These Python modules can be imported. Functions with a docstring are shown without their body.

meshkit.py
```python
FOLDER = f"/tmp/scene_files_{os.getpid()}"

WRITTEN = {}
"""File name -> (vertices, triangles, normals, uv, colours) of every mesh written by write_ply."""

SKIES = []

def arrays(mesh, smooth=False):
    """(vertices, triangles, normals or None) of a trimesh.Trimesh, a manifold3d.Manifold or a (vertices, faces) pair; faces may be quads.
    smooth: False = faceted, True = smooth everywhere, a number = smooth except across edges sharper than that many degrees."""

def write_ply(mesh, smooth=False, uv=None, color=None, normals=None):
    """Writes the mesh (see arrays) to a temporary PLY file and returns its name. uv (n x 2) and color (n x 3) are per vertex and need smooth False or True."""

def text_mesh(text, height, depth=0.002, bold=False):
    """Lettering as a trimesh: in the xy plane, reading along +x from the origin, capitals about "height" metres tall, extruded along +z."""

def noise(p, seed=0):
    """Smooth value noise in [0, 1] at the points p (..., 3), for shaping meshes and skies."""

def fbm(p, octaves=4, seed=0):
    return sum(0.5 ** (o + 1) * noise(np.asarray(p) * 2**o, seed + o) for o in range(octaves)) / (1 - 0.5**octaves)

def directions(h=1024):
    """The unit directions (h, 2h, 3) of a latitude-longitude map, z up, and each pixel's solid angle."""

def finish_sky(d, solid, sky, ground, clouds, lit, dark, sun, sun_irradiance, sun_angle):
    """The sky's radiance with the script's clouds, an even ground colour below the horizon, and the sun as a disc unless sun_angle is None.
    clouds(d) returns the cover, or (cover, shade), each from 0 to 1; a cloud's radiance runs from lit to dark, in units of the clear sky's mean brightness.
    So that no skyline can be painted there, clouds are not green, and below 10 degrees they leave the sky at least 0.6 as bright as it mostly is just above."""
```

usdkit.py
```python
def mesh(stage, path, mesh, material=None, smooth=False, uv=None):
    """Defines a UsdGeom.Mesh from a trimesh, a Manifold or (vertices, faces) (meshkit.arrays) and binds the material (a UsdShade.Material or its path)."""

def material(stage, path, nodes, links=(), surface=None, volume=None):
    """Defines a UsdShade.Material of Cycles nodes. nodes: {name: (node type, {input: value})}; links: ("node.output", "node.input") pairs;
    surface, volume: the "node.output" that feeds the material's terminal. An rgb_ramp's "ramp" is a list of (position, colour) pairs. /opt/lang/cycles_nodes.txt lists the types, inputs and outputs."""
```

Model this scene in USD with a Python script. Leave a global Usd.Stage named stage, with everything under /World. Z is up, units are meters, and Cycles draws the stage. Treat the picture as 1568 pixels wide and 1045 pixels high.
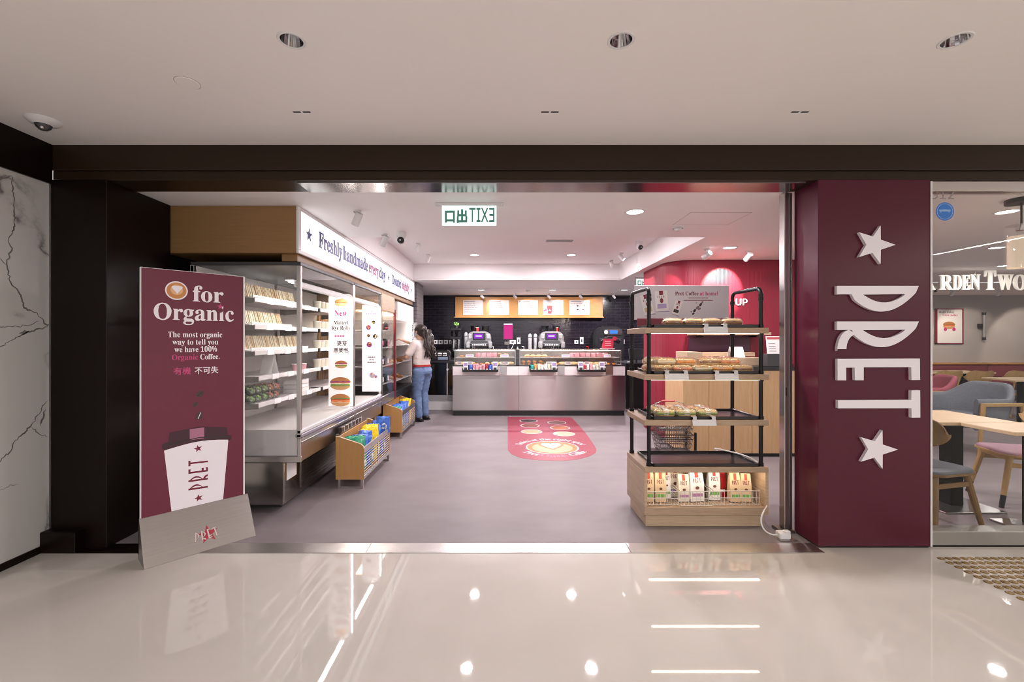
import json, math, random
import numpy as np
import trimesh
import shapely
from shapely import affinity
from shapely.geometry import Polygon, Point, LineString, MultiPolygon, box as sbox
import manifold3d as m3
import meshkit, usdkit
from pxr import Gf, Sdf, Usd, UsdGeom, UsdLux, UsdShade

stage = Usd.Stage.CreateInMemory()
UsdGeom.SetStageUpAxis(stage, 'Z')
UsdGeom.SetStageMetersPerUnit(stage, 1.0)
UsdGeom.Xform.Define(stage, '/World')
UsdGeom.Scope.Define(stage, '/World/Looks')
L = '/World/Looks/'

# ---------------------------------------------------------------- camera, ambient fill, large lights, exposure
# metres: x to the right, y into the shop, z up; the lens stands at (0, 0, 1.4) and looks along +y
cam = UsdGeom.Camera.Define(stage, '/World/camera')
cam.AddTranslateOp().Set((0, 0, 1.4))
cam.AddRotateXYZOp().Set((90, 0, 0))
cam.CreateHorizontalApertureAttr(36.0)
cam.CreateFocalLengthAttr(670 / 1568 * 36)
cam.CreateHorizontalApertureOffsetAttr(14 / 1568 * 36)
cam.CreateVerticalApertureOffsetAttr(-2.5 / 1568 * 36)
cam.CreateClippingRangeAttr((0.05, 200.0))
cam.CreateExposureAttr(0.08)

DOME, MALL_LINE, DOWN, COFFER, SPOT = 0.28, 12.6, 770.0, 690.0, 1000.0
WARM, NEUT, PINK = (1, .90, .80), (1, .95, .93), (1, .915, .945)
dome = UsdLux.DomeLight.Define(stage, '/World/mall_daylight')  # added ambient fill through the open concourse ends, no daylight source known
dome.CreateIntensityAttr(DOME)
dome.CreateColorAttr((1, .945, .915))


def rect_light(path, c, size, inten, color, rot=(0, 0, 0)):
    l = UsdLux.RectLight.Define(stage, path)
    l.AddTranslateOp().Set(tuple(map(float, c)))
    l.AddRotateXYZOp().Set(rot)
    l.CreateWidthAttr(float(size[0])); l.CreateHeightAttr(float(size[1]))
    l.CreateIntensityAttr(float(inten)); l.CreateColorAttr(color)
    return l


# far right line lamp, mirrored in the window; then two added unseen fill panels
rect_light('/World/line_lamp_light', (6.55, -1.2, 2.685), (.07, 7.0), MALL_LINE * 6, WARM)
rect_light('/World/line_lamp_light_001', (1.6, -2.6, 2.685), (.5, 3.4), MALL_LINE * 1.9, (1, .965, .94))
rect_light('/World/line_lamp_light_002', (-1.2, -2.6, 2.685), (.5, 3.4), MALL_LINE * 1.1, (1, .965, .94))

# ---------------------------------------------------------------- helpers
_n = {}


def numbered(parent, name):
    k = _n.get((parent, name), 0)
    _n[parent, name] = k + 1
    return f'{parent}/{name}' + (f'_{k:03d}' if k else '')


def lin(h):
    v = [int(h[i:i + 2], 16) / 255 for i in (0, 2, 4)]
    return tuple(x / 12.92 if x <= .04045 else ((x + .055) / 1.055) ** 2.4 for x in v)


def mat(name, col, rough=.5, metal=0., emit=0., ecol=None, bump=None, var=None, coat=0., spec=None, trans=0., sheen=0., stretch=(1, 1, 1), sub=None):
    """principled; bump=(scale, strength), var=(scale, amount) breaks the colour up, stretch = scale of the pattern per axis"""
    col = lin(col) if isinstance(col, str) else col
    p = {'base_color': col, 'roughness': rough, 'metallic': metal}
    if emit: p.update(emission_color=ecol or col, emission_strength=emit)
    if coat: p.update(coat_weight=coat, coat_roughness=.05)
    if spec is not None: p['specular_ior_level'] = spec
    if trans: p['transmission_weight'] = trans
    nodes, links = {'p': ('principled_bsdf', p)}, []
    if bump or var:
        nodes['tc'] = ('texture_coordinate', {})
        nodes['mp'] = ('mapping', {'scale': stretch})
        links += [('tc.object', 'mp.vector')]
    if var:
        nodes['nv'] = ('noise_texture', {'scale': var[0], 'detail': 4, 'roughness': .6})
        a = tuple(max(0, x * (1 - var[1])) for x in col); b = tuple(min(1, x * (1 + var[1])) for x in col)
        nodes['rv'] = ('rgb_ramp', {'ramp': [(.25, a), (.75, b)]})
        links += [('mp.vector', 'nv.vector'), ('nv.fac', 'rv.fac'), ('rv.color', 'p.base_color')]
    if bump:
        nodes['nb'] = ('noise_texture', {'scale': bump[0], 'detail': 3})
        nodes['bm'] = ('bump', {'strength': bump[1], 'distance': .01})
        links += [('mp.vector', 'nb.vector'), ('nb.fac', 'bm.height'), ('bm.normal', 'p.normal')]
    usdkit.material(stage, L + name, nodes, links, surface='p.BSDF')
    return name


def emitter(name, col, s):
    usdkit.material(stage, L + name, {'e': ('emission', {'color': lin(col) if isinstance(col, str) else col, 'strength': s})}, surface='e.emission')
    return name


def pane(name, tint=(1, 1, 1), f0=.035, rough=0.0, haze=0.):
    """a clear sheet: mostly seen through, mirror-like at grazing angles (the same from both faces)"""
    nodes = {'t': ('transparent_bsdf', {'color': tint}), 'g': ('glossy_bsdf', {'color': (1, 1, 1), 'roughness': rough}), 'l': ('layer_weight', {'blend': .5}), 'm': ('mix_closure', {}),
             'pw': ('math', {'math_type': 'power', 'value2': 5.}), 'ml': ('math', {'math_type': 'multiply_add', 'value2': .6, 'value3': f0})}
    links = [('l.facing', 'pw.value1'), ('pw.value', 'ml.value1'), ('ml.value', 'm.fac'), ('t.BSDF', 'm.closure1'), ('g.BSDF', 'm.closure2')]
    out = 'm.closure'
    if haze:
        nodes['d'] = ('diffuse_bsdf', {'color': (.8, .8, .8)}); nodes['m2'] = ('mix_closure', {'fac': haze})
        links += [('m.closure', 'm2.closure1'), ('d.BSDF', 'm2.closure2')]; out = 'm2.closure'
    usdkit.material(stage, L + name, nodes, links, surface=out)
    return name


class G:
    """collects shapes into one mesh"""
    def __init__(s): s.V, s.F, s.n = [], [], 0

    def add(s, v, f):
        v = np.asarray(v, float); f = np.asarray(f, int)
        if f.shape[1] == 4: f = np.vstack([f[:, [0, 1, 2]], f[:, [0, 2, 3]]])
        s.V.append(v); s.F.append(f + s.n); s.n += len(v)
        return s

    def mesh(s, m): return s.add(*meshkit.arrays(m)[:2])

    def box(s, x0, x1, y0, y1, z0, z1, c=0.):
        if c <= 0:
            v = [(x, y, z) for x in (x0, x1) for y in (y0, y1) for z in (z0, z1)]
            return s.add(v, [(0, 1, 3, 2), (4, 6, 7, 5), (0, 4, 5, 1), (2, 3, 7, 6), (0, 2, 6, 4), (1, 5, 7, 3)])
        c = min(c, .49 * min(abs(x1 - x0), abs(y1 - y0), abs(z1 - z0)))
        h = np.array([(x1 - x0) / 2, (y1 - y0) / 2, (z1 - z0) / 2]); o = np.array([(x1 + x0) / 2, (y1 + y0) / 2, (z1 + z0) / 2])
        return s.add(_CH * h - _CS * c + o, _CF)

    def obox(s, c, size, rz=0., c0=0.004):
        """box about a centre, turned about z"""
        g = G().box(-size[0] / 2, size[0] / 2, -size[1] / 2, size[1] / 2, -size[2] / 2, size[2] / 2, c0)
        return s.put(g, rot(rz=rz), c)

    def tube(s, pts, r, n=10, caps=True):
        p = np.asarray(pts, float); r = np.broadcast_to(np.asarray(r, float), (len(p),))
        t = np.gradient(p, axis=0); t /= np.linalg.norm(t, axis=1, keepdims=True) + 1e-12
        a = np.zeros_like(t); ref = np.array([0, 0, 1.]) if abs(t[0][2]) < .9 else np.array([1., 0, 0])
        prev = np.cross(t[0], ref)
        for i in range(len(p)):
            q = prev - t[i] * np.dot(prev, t[i]); q /= np.linalg.norm(q) + 1e-12; a[i] = prev = q
        b = np.cross(t, a); ang = np.arange(n) * 2 * np.pi / n
        v = (p[:, None] + r[:, None, None] * (np.cos(ang)[None, :, None] * a[:, None] + np.sin(ang)[None, :, None] * b[:, None])).reshape(-1, 3)
        f = []
        for i in range(len(p) - 1):
            for j in range(n): f.append((i * n + j, i * n + (j + 1) % n, (i + 1) * n + (j + 1) % n, (i + 1) * n + j))
        k = len(p) * n; v = np.vstack([v, p[0], p[-1]]); f = np.array(f)
        s.add(v, f)
        if caps:
            e = [(k, (j + 1) % n, j) for j in range(n)] + [(k + 1, k - n + j, k - n + (j + 1) % n) for j in range(n)]
            s.F.append(np.array(e) + s.n - len(v))
        return s

    def cyl(s, a, b, r, n=16, r2=None): return s.tube([a, b], [r, r if r2 is None else r2], n)

    def lathe(s, prof, n=24, o=(0, 0, 0), axis='z'):
        """prof: (radius, height) from bottom to top"""
        v, f = [], []
        for r, h in prof:
            for j in range(n): v.append((r * math.cos(2 * math.pi * j / n), r * math.sin(2 * math.pi * j / n), h))
        for i in range(len(prof) - 1):
            for j in range(n): f.append((i * n + j, i * n + (j + 1) % n, (i + 1) * n + (j + 1) % n, (i + 1) * n + j))
        v = np.array(v)
        if axis == 'x': v = v[:, [2, 0, 1]]
        if axis == 'y': v = v[:, [1, 2, 0]]
        return s.add(v + np.array(o), f)

    def sphere(s, c, r, sub=2, sc=(1, 1, 1)):
        m = trimesh.creation.icosphere(sub, 1.0)
        return s.add(m.vertices * (np.array(sc) * r) + np.array(c), m.faces)

    def ext(s, shape, depth, M=None):
        for g in getattr(shape, 'geoms', [shape]):
            if g.is_empty or g.area < 1e-10 or g.geom_type != 'Polygon': continue
            m = trimesh.creation.extrude_polygon(g, depth, engine='earcut')
            v = np.array(m.vertices)
            s.add(v if M is None else v @ M[:3, :3].T + M[:3, 3], m.faces)
        return s

    def put(s, g, R=None, t=(0, 0, 0), sc=1.):
        for v, f in g.parts():
            v = v * sc
            s.add((v if R is None else v @ R.T) + np.array(t), f)
        return s

    def parts(s):
        o = 0
        V = np.vstack(s.V); F = np.vstack(s.F)
        return [(V, F)]


_c = [(x, y, z) for x in (-1, 1) for y in (-1, 1) for z in (-1, 1)]
_CH = np.array([p for p in _c for k in range(3)], float)
_CS = np.array([[0 if j == k else p[j] for j in range(3)] for p in _c for k in range(3)], float)
_hull = trimesh.convex.convex_hull(_CH - _CS * .3)
_near = [int(np.argmin(np.linalg.norm((_CH - _CS * .3) - v, axis=1))) for v in _hull.vertices]
_CF = np.array(_near)[_hull.faces]


def rot(rx=0., ry=0., rz=0.):
    return trimesh.transformations.euler_matrix(math.radians(rx), math.radians(ry), math.radians(rz), 'sxyz')[:3, :3]


def frame(o, u, v):
    u = np.array(u, float); u /= np.linalg.norm(u); v = np.array(v, float); v /= np.linalg.norm(v)
    M = np.eye(4); M[:3, 0], M[:3, 1], M[:3, 2], M[:3, 3] = u, v, np.cross(u, v), o
    return M


def front(x, y, z): return frame((x, y, z), (1, 0, 0), (0, 0, 1))       # faces the lens (-y)


def flat(x, y, z): return frame((x, y, z), (1, 0, 0), (0, 1, 0))        # faces up


def facing_x(x, y, z): return frame((x, y, z), (0, 1, 0), (0, 0, 1))    # faces +x, reads along +y


class T:
    """a thing: an Xform at its base; w() takes a part in world metres, p() in the thing's own"""
    def __init__(s, name, label=None, cat=None, loc=(0, 0, 0), rz=0., group=None, kind=None, sc=None):
        s.path = numbered('/World', name); s.loc = np.array(loc, float); s.rz = rz
        x = UsdGeom.Xform.Define(stage, s.path)
        x.AddTranslateOp().Set(tuple(map(float, loc))); x.AddRotateXYZOp().Set((0, 0, float(rz)))
        if sc is not None: x.AddScaleOp().Set(tuple(map(float, np.broadcast_to(sc, 3))))
        s.prim = x.GetPrim(); tag(s.prim, label, cat, group, kind)

    def p(s, name, g, m, smooth=None, label=None, under=None, kind=None):
        path = numbered(under or s.path, name)
        make(path, g, m, smooth)
        if label: stage.GetPrimAtPath(path).SetCustomDataByKey('label', label)
        if kind: stage.GetPrimAtPath(path).SetCustomDataByKey('kind', kind)
        return path

    def w(s, name, g, m, smooth=None, label=None, under=None, kind=None):
        R = rot(rz=-s.rz) if s.rz else None
        h = G()
        for v, f in g.parts():
            v = v - s.loc
            h.add(v if R is None else v @ R.T, f)
        return s.p(name, h, m, smooth, label, under, kind)


def tag(prim, label=None, cat=None, group=None, kind=None):
    for k, v in (('label', label), ('category', cat), ('group', group), ('kind', kind)):
        if v: prim.SetCustomDataByKey(k, v)


def make(path, g, m, smooth=None):
    (v, f), = g.parts()
    return usdkit.mesh(stage, path, trimesh.Trimesh(v, f, process=False), L + m, smooth=30 if smooth is None else smooth)


def one(name, g, m, label, cat, group=None, kind=None, smooth=None):
    path = numbered('/World', name)
    make(path, g, m, smooth)
    p = stage.GetPrimAtPath(path); tag(p, label, cat, group, kind)
    return p


def struct(name, g, m, label, cat, smooth=None): return one(name, g, m, label, cat, kind='structure', smooth=smooth)


def dup(src, label, loc, rz=0., name=None, sc=None, group=None):
    """another of a thing: references the first one's parts"""
    prim = src.prim if isinstance(src, T) else src
    was = prim.GetCustomData()
    base = name or prim.GetName().rstrip('0123456789').rstrip('_')
    path = numbered('/World', base)
    x = UsdGeom.Xform.Define(stage, path)
    x.GetPrim().GetReferences().AddInternalReference(prim.GetPath())
    x.ClearXformOpOrder()
    x.AddTranslateOp(opSuffix='own').Set(tuple(map(float, loc))); x.AddRotateXYZOp(opSuffix='own').Set((0, 0, float(rz)) if np.ndim(rz) == 0 else tuple(map(float, rz)))
    if sc is not None: x.AddScaleOp(opSuffix='own').Set(tuple(map(float, np.broadcast_to(sc, 3))))
    tag(x.GetPrim(), label, was.get('category'), group or was.get('group'))
    x.GetPrim().SetInstanceable(True)
    return x.GetPrim()


def glyph(ch, kind):
    adv, polys = GLYPHS[kind + ch]
    return adv, [Polygon(list(zip(r[0][::2], r[0][1::2])), [list(zip(h[::2], h[1::2])) for h in r[1:]]).buffer(0) for r in polys]


def text(s, cap, kind='s', x=0., y=0., align='l', sx=1., track=0.):
    """lettering as a shapely shape; cap = height of a capital (of the body, for Chinese)"""
    unit = cap / {'s': 66., 'n': 73., 'c': 92.}[kind]
    out, at = [], 0.
    for ch in s:
        if ch == ' ': at += 27; continue
        adv, ps = glyph(ch, kind)
        out += [affinity.translate(p, at, 0) for p in ps]; at += adv + track
    m = MultiPolygon([q for p in out for q in getattr(p, 'geoms', [p]) if q.geom_type == 'Polygon'])
    w = (at - track) * unit * sx
    m = affinity.scale(m, unit * sx, unit, origin=(0, 0))
    return affinity.translate(m, x - {'l': 0, 'c': w / 2, 'r': w}[align], y)


def star(r, x=0., y=0., turn=90., inner=.40):
    return Polygon([(x + (r if k % 2 == 0 else r * inner) * math.cos(math.radians(turn + 36 * k)), y + (r if k % 2 == 0 else r * inner) * math.sin(math.radians(turn + 36 * k))) for k in range(10)])


def disc(r, x=0., y=0., n=32, sy=1.):
    return Polygon([(x + r * math.cos(2 * math.pi * k / n), y + sy * r * math.sin(2 * math.pi * k / n)) for k in range(n)])


def rrect(x0, x1, y0, y1, r): return sbox(x0 + r, y0 + r, x1 - r, y1 - r).buffer(r, quad_segs=5)


def wordmark(cap):
    """the four tall letters P R E T, upright, as separate shapes; cap = letter height"""
    t = .105
    def bowl(x):
        o = Polygon([(x, 1.0)] + [(x + .305 * math.sin(math.pi * k / 20) ** .85, 1.0 - .80 * k / 20 if k < 20 else .2) for k in range(1, 21)])
        i = Polygon([(x + t, .84)] + [(x + t + .105 * math.sin(math.pi * k / 16) ** .8, .84 - .52 * k / 16) for k in range(1, 17)])
        return o.difference(i)
    P = shapely.union_all([sbox(0, 0, t, 1.0), bowl(0)])
    arc = Polygon([(t - .02 + .235 * math.sin(a), .235 * math.cos(a) - .0) for a in np.linspace(0, math.pi / 2, 12)] + [(t - .02 + .125 * math.sin(a), .13 * math.cos(a)) for a in np.linspace(math.pi / 2, 0, 12)])
    R = shapely.union_all([sbox(0, 0, t, 1.0), bowl(0), arc])
    E = shapely.union_all([sbox(0, 0, t, 1), sbox(0, 0, .265, .10), sbox(0, .215, .265, .32), sbox(0, .895, .265, 1)])
    Tt = shapely.union_all([sbox(.115, 0, .215, 1), sbox(0, .895, .33, 1)])
    return [affinity.scale(q, cap, cap, origin=(0, 0)) for q in (P, R, E, Tt)]


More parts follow.
